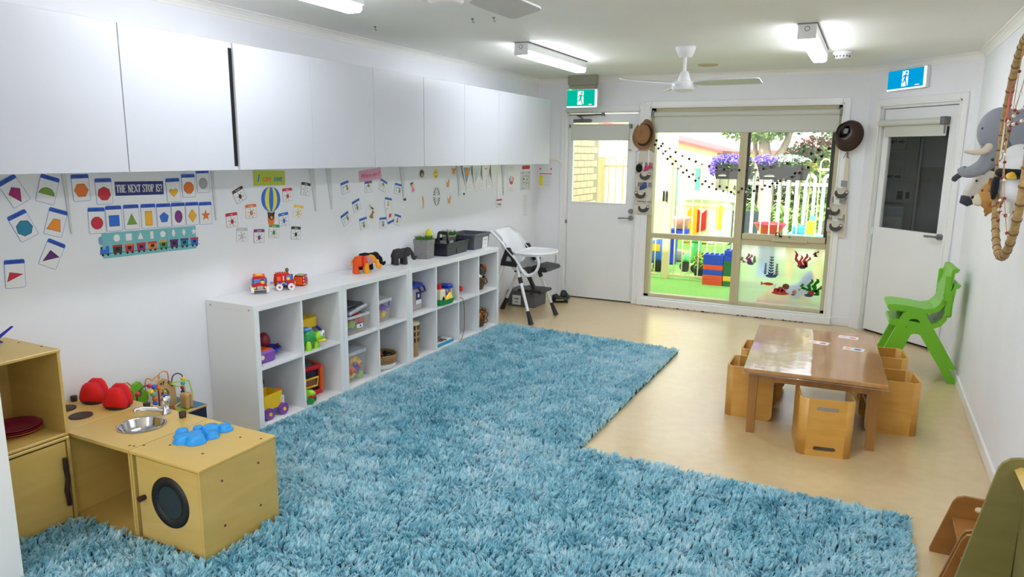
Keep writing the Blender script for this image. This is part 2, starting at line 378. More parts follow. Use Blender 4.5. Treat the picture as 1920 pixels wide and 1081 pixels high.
# the dim store room seen through the door glass
SHADE = mat('store_wall', (222,223,220), .8); SHADE2 = mat('store_tile', (190,191,188), .7)
for nm, q in (('wall_store', (3.26, 5.1, 6.1, 6.2, -.1, 2.6)), ('wall_store_left', (3.26, 3.30, 4.82, 6.1, -.1, 2.6)), ('wall_store_right', (5.0, 5.1, 3.8, 6.1, -.1, 2.6)), ('wall_store_near', (4.292, 5.0, 3.8, 3.9, -.1, 2.6)), ('ceiling_store', (3.26, 5.1, 4.82, 6.2, 2.58, 2.66)), ('ceiling_store_side', (4.292, 5.1, 3.8, 4.82, 2.58, 2.66)), ('floor_store', (3.30, 5.0, 4.82, 6.1, -.1, -.01)), ('floor_store_side', (4.292, 5.0, 3.9, 4.82, -.1, -.01))):
    o = struct(B().box(*q), nm, SHADE)
    if nm == 'wall_store': part(B().box(3.87, 4.99, 6.09, 6.10, 0, 1.545), 'tile_panel', SHADE2, o)
cp = thing('washing_machine', 'white washing machine seen through the dark door glass', 'washing machine', (3.60, 5.5, -.01)); part(B().box(-.25, .20, 0, .5, 0, 1.16, b=.012), 'machine_body', WHITEP, cp); part(B().box(-.25, .20, -.004, 0, 1.05, 1.14, b=.002), 'control_panel', mat('panel_pale', (190,205,225), .4), cp); part(B().lathe([(.13, 0), (.13, .012), (.10, .016)], n=24, M=T(0, 0, .6, rx=90)), 'machine_door', GREYM, cp)
SBX = mat('store_box_white', (232,234,232), .6)
for z0, z1, nm in ((1.715, 1.90, 'upper'), (1.38, 1.625, 'lower')):
    cp = thing('first_aid_box', '%s white box lettered FIRST AID behind the dark door glass' % nm, 'first aid box', (3.66, 5.82, z0)); part(B().box(-.2, .105, 0, .25, 0, z1-z0, b=.006), 'box_body', SBX, cp); text('FIRST AID', .036, 'lettering', BLACKP, cp, (.01, -.001, (.09 if nm == 'upper' else .06)), (R_(90), 0, 0), bold=.001); part(B().box(-.2, .20, .0, .26, -.016, 0), 'shelf_board', SBX, cp)
cp = thing('pinned_notice', 'pinned notice with dark photos behind the dark door glass', 'notice', (3.71, 5.84, 1.17)); part(B().box(-.2, .15, 0, .006, 0, .185), 'notice_sheet', SBX, cp); part(B().box(.02, .075, -.002, 0, .03, .12), 'notice_photo', mat('notice_dark', (60,60,66), .7), cp); part(B().box(.10, .14, -.002, 0, .04, .11), 'notice_photo', mat('notice_dark'), cp)
cp = thing('tall_store_cupboard', 'pale tall cupboard side behind the dark door glass', 'cupboard', (3.66, 6.085, -.01)); part(B().box(-.25, .25, -.02, 0, 0, 2.2, b=.003), 'cupboard_panel', SBX, cp); part(B().box(.24, .26, -.25, 0, 0, 2.2), 'cupboard_side', SBX, cp)

# ---- window 1
w1 = thing('window_1', 'cream aluminium window of four panes with frosted lower right pane', None, (0, YB, 0)); w1['kind'] = 'structure'
b = B().box(1.315, 1.372, .01, .10, .09, 2.13, b=.004).box(3.128, 3.175, .01, .10, .09, 2.13, b=.004).box(1.315, 3.175, .01, .10, 2.085, 2.13, b=.004).box(1.315, 3.175, .01, .10, .10, .135, b=.004)
part(b, 'outer_frame', FRAME, w1)
part(B().box(2.245, 2.325, .0, .10, .12, 2.1, b=.004).box(2.278, 2.284, -.004, .0, .12, 2.1), 'mullion', FRAME, w1)
part(B().box(1.37, 2.245, .005, .09, .752, .806, b=.004), 'transom', FRAME, w1)
part(B().box(2.325, 3.13, .005, .09, .742, .80, b=.004).box(2.33, 3.12, -.006, .04, .80, .862, b=.004), 'transom', FRAME, w1)
part(B().box(2.325, 2.348, -.004, .04, .80, 2.09).box(3.098, 3.128, .0, .04, .80, 2.09), 'sash_seal', FRAMED, w1)
part(B().box(2.62, 2.96, -.022, -.004, .795, .825, b=.004), 'sash_pull', FRAME, w1)
part(B().tube([(2.66, -.008, .855), (2.665, -.02, .885), (2.69, -.02, .885), (2.70, -.02, .85)], .007).box(2.69, 2.72, -.02, 0, .842, .86).box(2.78, 2.80, -.014, -.004, .842, .852), 'latch', BLACKP, w1)
for (x0, x1, z0, z1, mt) in ((1.372, 2.245, .806, 2.085, GLASS), (2.325, 3.13, .80, 2.085, GLASS), (1.372, 2.245, .135, .752, GLASS), (2.325, 3.13, .135, .742, FROST)):
    part(B().box(x0, x1, .048, .053, z0, z1), 'pane', mt, w1)
bl = thing('roller_blind', 'wide pale roller blind half lowered across the window top', 'blind', (0, YB, 0))
part(B().box(1.36, 3.145, -.012, -.008, 1.882, 2.04), 'fabric', BLIND, bl)
part(B().box(1.36, 3.145, -.02, -.004, 1.872, 1.888, b=.005), 'bottom_bar', BLIND, bl)
part(B().cyl((1.36, -.012, 2.062), (3.145, -.012, 2.062), .028, n=20), 'roller', BLIND, bl)
part(B().box(1.335, 1.36, -.045, .02, 2.03, 2.10, b=.003), 'bracket', GREYM, bl)
part(B().box(3.145, 3.165, -.045, .02, 2.03, 2.10, b=.003), 'bracket', GREYM, bl)
part(B().tube([(1.345, -.04, 2.05), (1.345, -.045, 1.9)], .003), 'pull_chain', FRAME, bl)

# ================================================================ CEILING FITTINGS
def emis(name, c, s):
    m = bpy.data.materials.new(name); m.use_nodes = True; N, L = m.node_tree.nodes, m.node_tree.links; N.clear()
    e = N.new('ShaderNodeEmission'); e.inputs[0].default_value = rgb(*c); e.inputs[1].default_value = s
    o = N.new('ShaderNodeOutputMaterial'); L.new(e.outputs[0], o.inputs[0]); return m
TUBE = emis('batten_diffuser', (243,246,255), LAMP)
def batten(x, y0, y1, label):
    t = thing('batten_light', label, 'ceiling light', (x, y0, ZC), group='fluorescent battens on the ceiling'); L = y1-y0
    part(B().box(-.055, .055, 0, L, -.062, -.006, b=.004), 'housing', WHITEP, t)
    part(B().box(-.052, .052, .012, L-.004, -.098, -.060, b=.014), 'diffuser', TUBE, t)
    part(B().box(-.056, .056, -.006, .012, -.095, -.006, b=.004), 'end_cap', WHITEP, t)
    part(B().tube(arcpts((0, -.035), .014, 0, 360, 16, lambda u, v: (u, -.007, v))[:-1], .0018, n=6, closed=True), 'knockout_ring', GREYM, t)
    part(B().box(-.058, .058, -.004, L+.004, -.006, 0), 'shadow_gap', GREYM, t)
batten(1.03, 2.12, 3.36, 'lit white batten light left of the far ceiling fan')
batten(3.02, 2.12, 3.36, 'lit white batten light beside the smoke alarm')
batten(.93, -.88, .32, 'lit batten light cut off by the top edge of the photo')
batten(3.02, -.68, .52, 'batten light above the near end of the rug, out of view'); 
for x in (1.03, 3.02): batten(x, -3.6, -2.4, 'unseen batten light added behind the camera on the %s' % ('cabinet side' if x < 2 else 'right wall side'))  # extra battens out of view, added to light the front of the room
FANM = mat('fan_white', (230,231,232), .35); FANT = mat('fan_blade_white', (196,198,196), .45)
def fan(loc, rz, label):
    t = thing('ceiling_fan', label, 'fan', loc, rz, group='white three blade ceiling fans')
    part(B().lathe([(0, 0), (.078, 0), (.075, -.02), (.05, -.078), (.02, -.08), (0, -.08)], n=28), 'canopy', FANM, t)
    part(B().cyl((0, 0, -.07), (0, 0, -.22), .0125, n=14), 'down_rod', FANM, t)
    part(B().lathe([(.013, -.18), (.03, -.185), (.05, -.25), (.052, -.262), (0, -.262)], n=24), 'yoke_cover', FANM, t)
    part(B().lathe([(0, -.262), (.088, -.262), (.092, -.268), (.092, -.318), (.085, -.326), (0, -.326)], n=32), 'motor', FANM, t)
    part(B().lathe([(.06, -.324), (.058, -.336), (.04, -.342), (0, -.344)], n=24), 'cap', FANM, t)
    for k in range(3):
        b = B(); P = [(.07, -.035, .035), (.16, -.058, .05), (.30, -.072, .064), (.55, -.07, .066), (.572, -.064, .06), (.58, -.05, .045)]
        v = []
        for z in (.004, -.004):
            for r, a, c in P:
                tw = -.20 if r > .12 else -.1
                v.append((r, a, -.275+z+a*tw)); v.append((r, c, -.275+z+c*tw))
        n = len(P); F = []
        for i in range(n-1):
            F += [(2*i, 2*i+1, 2*i+3, 2*i+2), (2*n+2*i, 2*n+2*i+2, 2*n+2*i+3, 2*n+2*i+1), (2*i, 2*i+2, 2*n+2*i+2, 2*n+2*i), (2*i+1, 2*n+2*i+1, 2*n+2*i+3, 2*i+3)]
        F += [(0, 2*n, 2*n+1, 1), (2*n-2, 2*n-1, 4*n-1, 4*n-2)]
        b.add(v, F); part(b, 'blade', FANT, t, rot=(0, 0, R_(120*k)))
fan((2.098, 2.82, ZC), -5, 'white three blade ceiling fan in front of the window')
fan((2.16, -.76, ZC), 88, 'near white ceiling fan showing one grey blade at the top edge')
sm = thing('smoke_alarm', 'round white smoke alarm beside the right batten light', 'smoke alarm', (3.17, 3.52, ZC))
part(B().lathe([(0, 0), (.07, 0), (.072, -.022), (.06, -.026), (0, -.026)], n=28), 'base', WHITEP, sm)
part(B().lathe([(.058, -.026), (.056, -.05), (.045, -.058), (0, -.06)], n=28), 'dome', WHITEP, sm)
b = B()
for k in range(14):
    a = 2*math.pi*k/14; b.box(-.006, .006, -.002, .002, -.048, -.034, M=T(.0575*math.cos(a), .0575*math.sin(a), 0, rz=math.degrees(a)+90))
part(b, 'vent_slots', GREYM, sm)
vt = thing('ceiling_vent', 'flat round cream ceiling vent behind the fan', 'vent', (2.03, 3.98, ZC))
part(B().lathe([(.088, 0), (.09, -.008), (.07, -.012), (.062, -.006)], n=28), 'rim', mat('vent_cream', (190,178,140), .6), vt); part(B().lathe([(.06, -.004), (.055, -.014), (0, -.016)], n=28), 'disc', mat('vent_cream'), vt)
for i, (x, y) in enumerate(((.42, 1.15), (1.30, 1.18), (1.16, 1.16))):
    one(B().cyl((0, 0, 0), (0, 0, -.008), .008, n=10).tube([(0, 0, -.006), (0, 0, -.02), (.008, 0, -.028), (.012, 0, -.02)], .002, n=6), 'ceiling_hook', GREYM,
        ('tiny ceiling hook near the left cornice', 'tiny ceiling hook below the tip of the near fan blade', 'smallest ceiling hook between the cornice and the near fan')[i], 'hook', 'ceiling hooks', (x, y, ZC))

# ---- exit signs
def exit_sign(root, w, h, colr, green):
    face = emis(green, colr, .5); wh = emis(green+'_white', (250,252,255), .75)
    t = root
    part(B().box(-w/2-.012, w/2+.022, .0, .05, -h/2-.012, h/2+.012, b=.008), 'case', WHITEP, t)
    part(B().box(-w/2, w/2, -.003, .0, -h/2, h/2), 'face', face, t)
    part(B().box(w/2, w/2+.024, -.003, .0, -h/2-.008, h/2+.004).box(-w/2-.004, w/2+.024, -.003, 0, -h/2-.014, -h/2), 'lit_edge', wh, t)
    k = h/.17
    part(B().prism([(-.04*k, -.07*k), (.032*k, -.07*k), (.032*k, .072*k), (-.034*k, .072*k)], -.0045, -.003, 'xz'), 'doorway', wh, t)
    q = lambda P: [(x*k, z*k) for x, z in P]
    fg = B().prism(q(ngon(14, .0115, cx=.012, cy=.054)), -.006, -.0045, 'xz')
    for P in ([(-.012,.036),(.010,.040),(.014,.016),(.002,-.010),(-.016,-.006),(-.008,.014)], [(-.012,.036),(-.004,.026),(-.022,.014),(-.026,.000),(-.034,.004),(-.028,.022)],
              [(.010,.038),(.013,.026),(.026,.016),(.040,.022),(.040,.030),(.026,.026)], [(-.016,-.004),(.000,-.010),(-.010,-.034),(-.046,-.034),(-.050,-.046),(-.056,-.030),(-.048,-.024),(-.018,-.024)],
              [(-.004,-.008),(.008,-.002),(.018,-.040),(.026,-.066),(.036,-.066),(.034,-.074),(.018,-.074),(.006,-.040)]):
        fg.prism(q(P), -.006, -.0045, 'xz')
    part(fg, 'running_figure', face, t)
    part(B().box(w*.28, w*.40, -.004, -.003, -h*.42, -h*.38), 'maker_mark', wh, t)
e1 = thing('exit_sign', 'green running man exit sign hung above the left door', 'exit sign', (.63, 4.40, 2.225), group='illuminated exit signs')
exit_sign(e1, .315, .165, (0,200,170), 'exit_green')
part(B().box(-.14, .16, .0, .06, .095, .135, b=.004), 'bracket', mat('exit_bracket', (150,148,130), .6), e1); part(B().box(-.15, .17, -.01, .07, .135, .235, b=.004), 'ceiling_mount', mat('exit_bracket'), e1)
part(B().cyl((-.12, -.012, .087), (-.12, .0, .087), .006, n=10), 'status_lamp', emis('led_green', (60,255,60), 4), e1)
s0 = .42; e2 = thing('exit_sign', 'blue running man exit sign on the angled corner wall', 'exit sign', (3.39+s0*s2-.05*s2, 4.70-s0*s2-.05*s2, 2.315), group='illuminated exit signs', rot=(0, R_(-1.5), R_(-45)))
exit_sign(e2, .37, .155, (0,170,235), 'exit_blue')

# ================================================================ WALL CABINETS AND BRACKETS
CABM = mat('cabinet_gloss_white', (198,201,208), 0.3, var=0.006, scale=2)
CABB = mat('cabinet_body_white', (222,224,226), 0.4)
CABD = mat('cable_clip_dark', (30,30,32), 0.8)  # dark colour of the cable clip
seams = [-1.305, -.686, -.068, .546, 1.155, 1.765, 2.375, 2.985, 3.580, 4.15]
places = ['cut off by the left edge of the photo', 'second from the left, before the dark gap', 'just right of the dark gap', 'above the pink sign',
          'left of the dark seam near the middle', 'right of the dark seam near the middle', 'above the row of shiny flags', 'last but one toward the back wall', 'at the back wall end']
for i in range(9):
    y0, y1 = seams[i], seams[i+1]
    if i == 2: y0 += .034
    t = thing('wall_cabinet', 'flat white wall cabinet door, '+places[i], 'cabinet', (0, y0, 1.535), group='white handleless wall cabinets')
    g = {1: .003, 5: .0035}.get(i, .001)
    part(B().box(.0, .368, .0015, y1-y0-.0015, .004, .656), 'body', CABB, t)
    part(B().box(.370, .390, g, y1-y0-.001, 0, .660, b=.0015), 'door', CABM, t)
fl = thing('filler_gap_shade', 'filler ends and black strip painting the shade between two wall cabinets', 'filler with shade strip', (0, -.068, 1.535)); part(B().box(.05, .376, .001, .032, 0, .02), 'grey_end', CABB, fl); part(B().box(.05, .376, .001, .032, .635, .655), 'grey_end', CABB, fl); part(B().box(.05, .378, .001, .032, .022, .633), 'gap_shade', mat('gap_shade_black', (6,6,7), .9), fl)  # black strip stands in for the gap's shade; grey ends are filler
ex = thing('cable_conduit', 'cream cable end poking out past the last wall cabinet', 'cable', (0, 4.15, 1.55))
part(B().tube([(.02, 0, .03), (.10, .25, .03), (.30, .40, .03), (.36, .42, .0), (.37, .42, -.06)], [.012, .012, .010, .006, .004]), 'cable', mat('cable_cream', (225,215,185), .5), ex)
part(B().box(0, .03, -.01, .03, .0, .06, b=.004), 'clip', CABD, ex)
WEDGE_SHADE = mat('wedge_shade_grey', (212,216,219), .5)  # greyed to stand in for shade under the cabinets
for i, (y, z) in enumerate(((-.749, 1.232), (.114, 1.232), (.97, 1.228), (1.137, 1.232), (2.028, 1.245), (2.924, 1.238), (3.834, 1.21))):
    t = thing('shelf_bracket', ('white bracket with painted shade wedge left of the next stop sign', 'white bracket with painted shade wedge between the shape cards and bug cards', 'white bracket with painted shade wedge right of the black bug card',
        'white bracket with painted shade wedge left of the pink sign', 'white bracket with painted shade wedge right of the pink sign cards', 'white bracket with painted shade wedge left of the shiny flags', 'white bracket with painted shade wedge right of the shiny flags')[i], 'bracket', (0, y, z), group='white brackets under the wall cabinets')
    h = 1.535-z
    part(B().prism([(-.003, 0), (0, 0), (0, h), (-.018 if i < 2 else -.05, h)], .0, .010, 'yz'), 'shade_wedge', WEDGE_SHADE, t)  # tapered grey wedge paints the shadow beside the bracket
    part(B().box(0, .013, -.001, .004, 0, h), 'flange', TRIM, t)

# ================================================================ CARDS ON THE LEFT WALL
PAPER = mat('card_white', (236,237,238), .35); INK = mat('ink_black', (24,24,26), .6); BLUEH = mat('card_blue', (34,84,190), .35)
PAL = {'magenta': (170,30,110), 'green': (120,160,60), 'orange': (235,120,40), 'red': (205,40,60), 'yellow': (245,180,40), 'grey': (170,170,172), 'blue': (40,110,215), 'purple': (130,50,130),
       'teal': (30,130,165), 'amber': (245,150,40), 'violet': (90,30,110), 'brown': (70,42,36), 'pink': (215,40,90), 'black': (40,40,42), 'leaf': (70,150,80), 'sun': (250,210,60), 'silver': (196,198,202), 'white': (240,240,240), 'tan': (225,165,100), 'sea': (90,190,190), 'fur': (165,110,60)}
def ink(c): return mat('print_'+c, PAL[c], .45)
def wallroot(name, label, cat, y, z, roll, group, x=.0008, R3=ROT_LEFT, loc=None):
    return thing(name, label, cat, loc or (x, y, z), group=group, rot=on_wall(R3, roll))
def card(t, w, h, r, edge, head=0.0, top=True, m=None):
    part(B().prism(rrect(w, h, r), 0, .0008), 'card_edge', edge, t)
    part(B().prism(rrect(w-.003, h-.003, max(.001, r-.0015)), .0008, .0011), 'card_face', m or PAPER, t)
    if head:
        s = 1 if top else -1
        P = [(x, s*y) for x, y in rrect(w, h, r) if y > h/2-r-1e-6]; P = [(w/2, s*(h/2-head))]+P+[(-w/2, s*(h/2-head))]
        part(B().prism(P, .0011, .0014), 'header', edge, t)
def pat(t, P, c, z=.0014, name='printed_shape', d=.0003):
    b = B()
    for q in (P if isinstance(P[0][0], (list, tuple)) else [P]): b.prism(q, z, z+d)
    return part(b, name, ink(c) if isinstance(c, str) else c, t)
def star(n, r1, r2, rot=90): return [((r1 if i % 2 == 0 else r2)*math.cos(R_(rot+180*i/n)), (r1 if i % 2 == 0 else r2)*math.sin(R_(rot+180*i/n))) for i in range(2*n)]
heartP = [(.0016*16*math.sin(t)**3, .0016*(13*math.cos(t)-5*math.cos(2*t)-2*math.cos(3*t)-math.cos(4*t))) for t in [2*math.pi*i/28 for i in range(28)]]
SH = {'kite': ([(0,.032),(.028,.010),(0,-.042),(-.028,.010)], 'magenta', 'kite'), 'semicircle': ([(.03*math.cos(R_(a))*1.15, .032*math.sin(R_(a))-.012) for a in range(0, 181, 12)], 'green', 'half circle'),
 'hexagon': (ngon(6, .034, 0), 'orange', 'hexagon'), 'heptagon': (ngon(7, .034), 'red', 'heptagon'), 'heart': (heartP, 'yellow', 'heart'), 'octagon': (ngon(8, .033, 22.5), 'orange', 'octagon'),
 'ellipse': (ngon(24, .028, sx=1, sy=1.05), 'grey', 'disc'), 'circle': (ngon(24, .030), 'red', 'circle'), 'square': (ngon(4, .038, 45), 'blue', 'square'), 'triangle': ([(-.028,-.026),(.028,-.026),(0,.030)], 'green', 'triangle'),
 'rectangle': ([(-.020,-.036),(.020,-.036),(.020,.036),(-.020,.036)], 'yellow', 'rectangle'), 'pentagon': (ngon(5, .029), 'blue', 'pentagon'), 'oval': (ngon(24, .033, sx=.72), 'purple', 'oval'),
 'diamond': ([(0,.036),(.028,0),(0,-.036),(-.028,0)], 'yellow', 'diamond'), 'star': (star(5, .032, .013), 'orange', 'star'), 'heptagon2': (ngon(7, .036), 'teal', 'heptagon'),
 'trapezium': ([(-.034,-.026),(.030,-.026),(.017,.028),(-.014,.026)], 'amber', 'trapezium'), 'triangle2': ([(-.028,-.034),(-.014,.026),(.036,.010)], 'violet', 'triangle'), 'righttri': ([(-.034,-.022),(-.022,.020),(.034,.008)], 'red', 'scalene triangle')}
CARDS = [('kite',-.985,1.447,28),('semicircle',-.837,1.449,-18),('hexagon',-.677,1.451,1),('heptagon',-.561,1.429,0),('heart',-.159,1.419,1),('octagon',-.057,1.440,0),('ellipse',.043,1.462,1),
 ('circle',-.613,1.285,-2),('square',-.521,1.289,-1),('triangle',-.423,1.289,-1),('rectangle',-.324,1.287,-1),('pentagon',-.230,1.284,-1),('oval',-.138,1.283,-1),('diamond',-.046,1.281,-1),('star',.046,1.277,-1),
 ('heptagon2',-.964,1.289,23),('trapezium',-.816,1.292,-19),('triangle2',-.849,1.144,-28),('righttri',-1.023,1.074,-3)]
for k, y, z, a in CARDS:
    P, c, nm = SH[k]
    t = wallroot('shape_card', 'white flash card showing a %s %s under a blue header' % ({'amber': 'orange', 'violet': 'purple'}.get(c, c), nm), 'flash card', y, z, a, 'shape flash cards on the left wall')
    card(t, .088, .131, .008, BLUEH, .020)
    Q = [(x, yy-.012) for x, yy in P]; g = 1.06
    pat(t, [(x*g, (yy+.012)*g-.012) for x, yy in Q], INK, .0011, 'shape_outline', .0002); pat(t, Q, c, .0013)
    text({'heptagon2': 'heptagon', 'triangle2': 'acute triangle', 'righttri': 'scalene triangle', 'ellipse': 'circle'}.get(k, k), .010, 'header_text', INK, t, (0, .0555, .0015))
# banners
NAVY = mat('banner_navy', (32,40,120), .35)
t = wallroot('banner_sign', 'navy banner reading THE NEXT STOP IS? in white capitals', 'sign', -.360, 1.437, -1, 'word banners under the cabinets')
part(B().box(-.14, .14, -.036, .036, 0, .0012), 'banner_sheet', NAVY, t); part(B().box(-.145, .142, -.040, .038, -.0004, .0), 'laminate_edge', PAPER, t)
def serif_text(t, s, x0, w, h, m):
    """narrow serif capitals drawn as strokes"""
    K = .16*h; k = .07*h; b = B(); x = x0
    adv = {'I': .34, ' ': .30, '?': .46, 'N': .62, 'H': .62, 'O': .6, 'X': .6, 'T': .56, 'E': .54, 'S': .48, 'P': .54}
    tot = sum(adv[c] for c in s); u = w/tot
    def bar(ax, ay, bx, by, th):
        d = Vector((bx-ax, by-ay)); n = Vector((-d.y, d.x)).normalized()*th/2
        b.prism([(ax+n.x, ay+n.y), (ax-n.x, ay-n.y), (bx-n.x, by-n.y), (bx+n.x, by+n.y)], .0012, .0016)
    def sf(cx, cy, l=.10*h): bar(cx-l, cy, cx+l, cy, k*.8)
    def strokes(P, th):
        for p, q in zip(P[:-1], P[1:]): bar(*p, *q, th)
    for c in s:
        W = adv[c]*u*.86; l, r, cx = x, x+W, x+W/2; lo, hi, md = -h/2, h/2, 0
        if c == 'T': bar(cx, lo, cx, hi, K); bar(l, hi, r, hi, k); bar(l, hi, l, hi-.2*h, k); bar(r, hi, r, hi-.2*h, k); sf(cx, lo)
        if c == 'H': [bar(q, lo, q, hi, K) or sf(q, lo) or sf(q, hi) for q in (l+K/2, r-K/2)]; bar(l, md, r, md, k)
        if c == 'E': bar(l+K/2, lo, l+K/2, hi, K); [bar(l-.3*K, q, r, q, k) for q in (lo, hi)]; bar(l, md, r-.15*W, md, k); bar(r, hi, r, hi-.18*h, k); bar(r, lo, r, lo+.2*h, k)
        if c == 'N': bar(l+k, lo, l+k, hi, k); bar(r-k, lo, r-k, hi, k); bar(l+k, hi, r-k, lo, K); sf(l+k, lo); sf(r-k, hi); sf(l, hi, .06*h)
        if c == 'X': bar(l, hi, r, lo, K); bar(l, lo, r, hi, k); [sf(q, w_, .07*h) for q in (l, r) for w_ in (lo, hi)]
        if c == 'O': P = [(cx+W*.42*math.cos(a), h*.49*math.sin(a)) for a in [2*math.pi*i/20 for i in range(21)]]; [bar(*p, *q, k+(K-k)*abs(math.cos(2*math.pi*(i+.5)/20))) for i, (p, q) in enumerate(zip(P[:-1], P[1:]))]
        if c == 'P': bar(l+K/2, lo, l+K/2, hi, K); sf(l+K/2, lo); P = [(l, hi), (r-.3*W, hi)]+[(r-.35*W+.3*W*math.cos(R_(a)), h*.27+h*.23*math.sin(R_(a))) for a in range(75, -91, -15)]+[(l, .04*h)]; strokes(P, (k+K)/2*.9)
        if c == 'I': bar(cx, lo, cx, hi, K); sf(cx, lo); sf(cx, hi)
        if c == 'S': P = [(r-.05*W, hi*.62), (r-.2*W, hi*.9), (cx, hi), (l+.18*W, hi*.85), (l+.08*W, hi*.5), (l+.3*W, .12*h), (r-.25*W, -.1*h), (r-.05*W, -.28*h), (r-.2*W, lo*.9), (cx, lo), (l+.2*W, lo*.88), (l+.03*W, lo*.55)]; strokes(P, (k+K)/2)
        if c == '?': P = [(l+.05*W, hi*.5), (l+.2*W, hi*.9), (cx, hi), (r-.15*W, hi*.8), (r-.08*W, hi*.4), (cx, 0), (cx, -.2*h)]; strokes(P, (k+K)/2); bar(cx, lo, cx, lo+.13*h, K)
        x += adv[c]*u
    part(b, 'lettering', m, t)
serif_text(t, 'THE NEXT STOP IS?', -.134, .268, .038, PAPER)
t = wallroot('banner_sign', 'lime green sign reading I can see in coloured italics', 'sign', .558, 1.468, -1, 'word banners under the cabinets')
part(B().box(-.136, .136, -.047, .047, 0, .0012), 'banner_sheet', mat('banner_lime', (190,205,70), .3), t)
text('I', .062, 'letter', ink('blue'), t, (-.098, -.002, .0013), shear=.28, bold=.0012); text('can', .055, 'letters', ink('orange'), t, (-.028, -.004, .0013), shear=.28, bold=.0008); text('see', .055, 'letters', ink('teal'), t, (.068, -.004, .0013), shear=.28, bold=.0008)
t = wallroot('banner_sign', 'pink sign reading Where am I? in red italics', 'sign', 1.597, 1.467, 5, 'word banners under the cabinets')
part(B().box(-.137, .137, -.042, .042, 0, .0012), 'banner_sheet', mat('banner_pink', (225,150,185), .2), t); text('Where am I?', .046, 'letters', mat('pink_ink', (190,50,80), .4), t, (0, -.002, .0013), shear=.28, bold=.0005)
# train poster in three panels
t = wallroot('train_poster', 'turquoise train poster with a carriage under each white shape', 'poster', -.315, 1.150, -1, None)
TEAL = mat('poster_teal', (120,190,195), .35)
for i in range(3):
    part(B().prism(rrect(.1875, .13, .006, cx=(i-1)*.189), 0, .0012), 'poster_panel', TEAL, t)
xs = [-.27+.0675*i for i in range(9)]
cc = ['blue', ('brown', 'red'), ('red', 'orange'), ('magenta', 'red'), ('orange', 'red'), ('leaf', 'amber'), ('violet', 'violet'), ('teal', 'violet'), ('blue', 'red')]
shp = [None, ngon(18, .019), ngon(4, .025, 45), [(-.018,-.016),(.018,-.016),(0,.02)], [(-.010,-.02),(.010,-.02),(.010,.02),(-.010,.02)], ngon(5, .02), ngon(18, .02, sx=.5), [(0,.021),(.012,0),(0,-.021),(-.012,0)], star(5, .021, .009)]
for i, x in enumerate(xs):
    z0 = -.035
    w = part(B().prism(ngon(10, .0065, cx=x-.014, cy=z0-.012), .0013, .0018).prism(ngon(10, .0065, cx=x+.014, cy=z0-.012), .0013, .0018).box(x-.03, x+.036, z0-.008, z0-.005, .0012, .0014), 'wheels', INK, t)
    if i == 0:
        pat(t, [[(x-.028, z0-.006), (x+.004, z0-.006), (x+.004, z0+.016), (x-.026, z0+.016)], [(x+.004, z0-.006), (x+.022, z0-.006), (x+.022, z0+.032), (x+.004, z0+.032)]], 'blue', .0012, 'engine')
        pat(t, [(x-.022, z0+.016), (x-.014, z0+.016), (x-.012, z0+.030), (x-.024, z0+.030)], INK, .0012, 'funnel'); pat(t, ngon(12, .022, cx=x-.02, cy=z0+.062, sx=.5), mat('smoke_print', (120,160,190), .4), .0012, 'smoke')
        continue
    a, c = cc[i]
    pat(t, [(x-.024, z0-.006), (x+.024, z0-.006), (x+.026, z0+.028), (x-.026, z0+.028)], a, .0012, 'carriage'); pat(t, [(x-.027, z0+.024), (x+.027, z0+.024), (x+.027, z0+.034), (x-.027, z0+.034)], c, .0015, 'carriage_roof')
    pat(t, [(x-.010, z0+.004), (x+.010, z0+.004), (x+.010, z0+.020), (x-.010, z0+.020)], INK, .0015, 'window_print'); pat(t, [(x+u*.95, .034+v) for u, v in shp[i]], PAPER, .0012, 'white_shape')
# bug cards
for c, y, z, a in (('brown',.305,1.371,23),('orange',.390,1.265,2),('red',.235,1.223,3),('silver',.305,1.125,-4),('purple',.444,1.104,-4),('leaf',.572,1.124,-8),('blue',.665,1.194,5),('pink',.710,1.354,2),('sun',.803,1.236,-10),('white',.883,1.385,-9),('black',.770,1.093,-7)):
    nm = {'silver': 'grey', 'leaf': 'green', 'sun': 'yellow'}.get(c, c)
    t = wallroot('bug_card', 'small colour card with a %s bug%s' % (nm, ' under a black header, below no sign' if c == 'x' else (' outline under a black header' if c == 'white' else '')+(' and matching header' if c != 'white' else '')), 'flash card', y, z, a, 'colour bug cards around the balloon')
    card(t, .089, .087, .007, ink('black' if c == 'white' else c), .019)
    b = B()
    for k in range(6):
        an = R_(30+60*k+15); b.prism([(.012*math.cos(an), .012*math.sin(an)-.010), (.027*math.cos(an+.06), .027*math.sin(an+.06)-.010), (.027*math.cos(an-.06), .027*math.sin(an-.06)-.010)], .0011, .0013)
        b.prism(ngon(6, .0022, cx=.028*math.cos(an), cy=.028*math.sin(an)-.010), .0011, .0013)
    part(b, 'bug_legs', INK, t); pat(t, ngon(18, .0145, sx=.82, cy=-.010), INK, .0013, 'bug_outline', .0002); pat(t, ngon(18, .013, sx=.82, cy=-.010), c, .0015, 'bug_body')
    text(nm, .014, 'header_text', PAPER, t, (0, .0335, .0015))
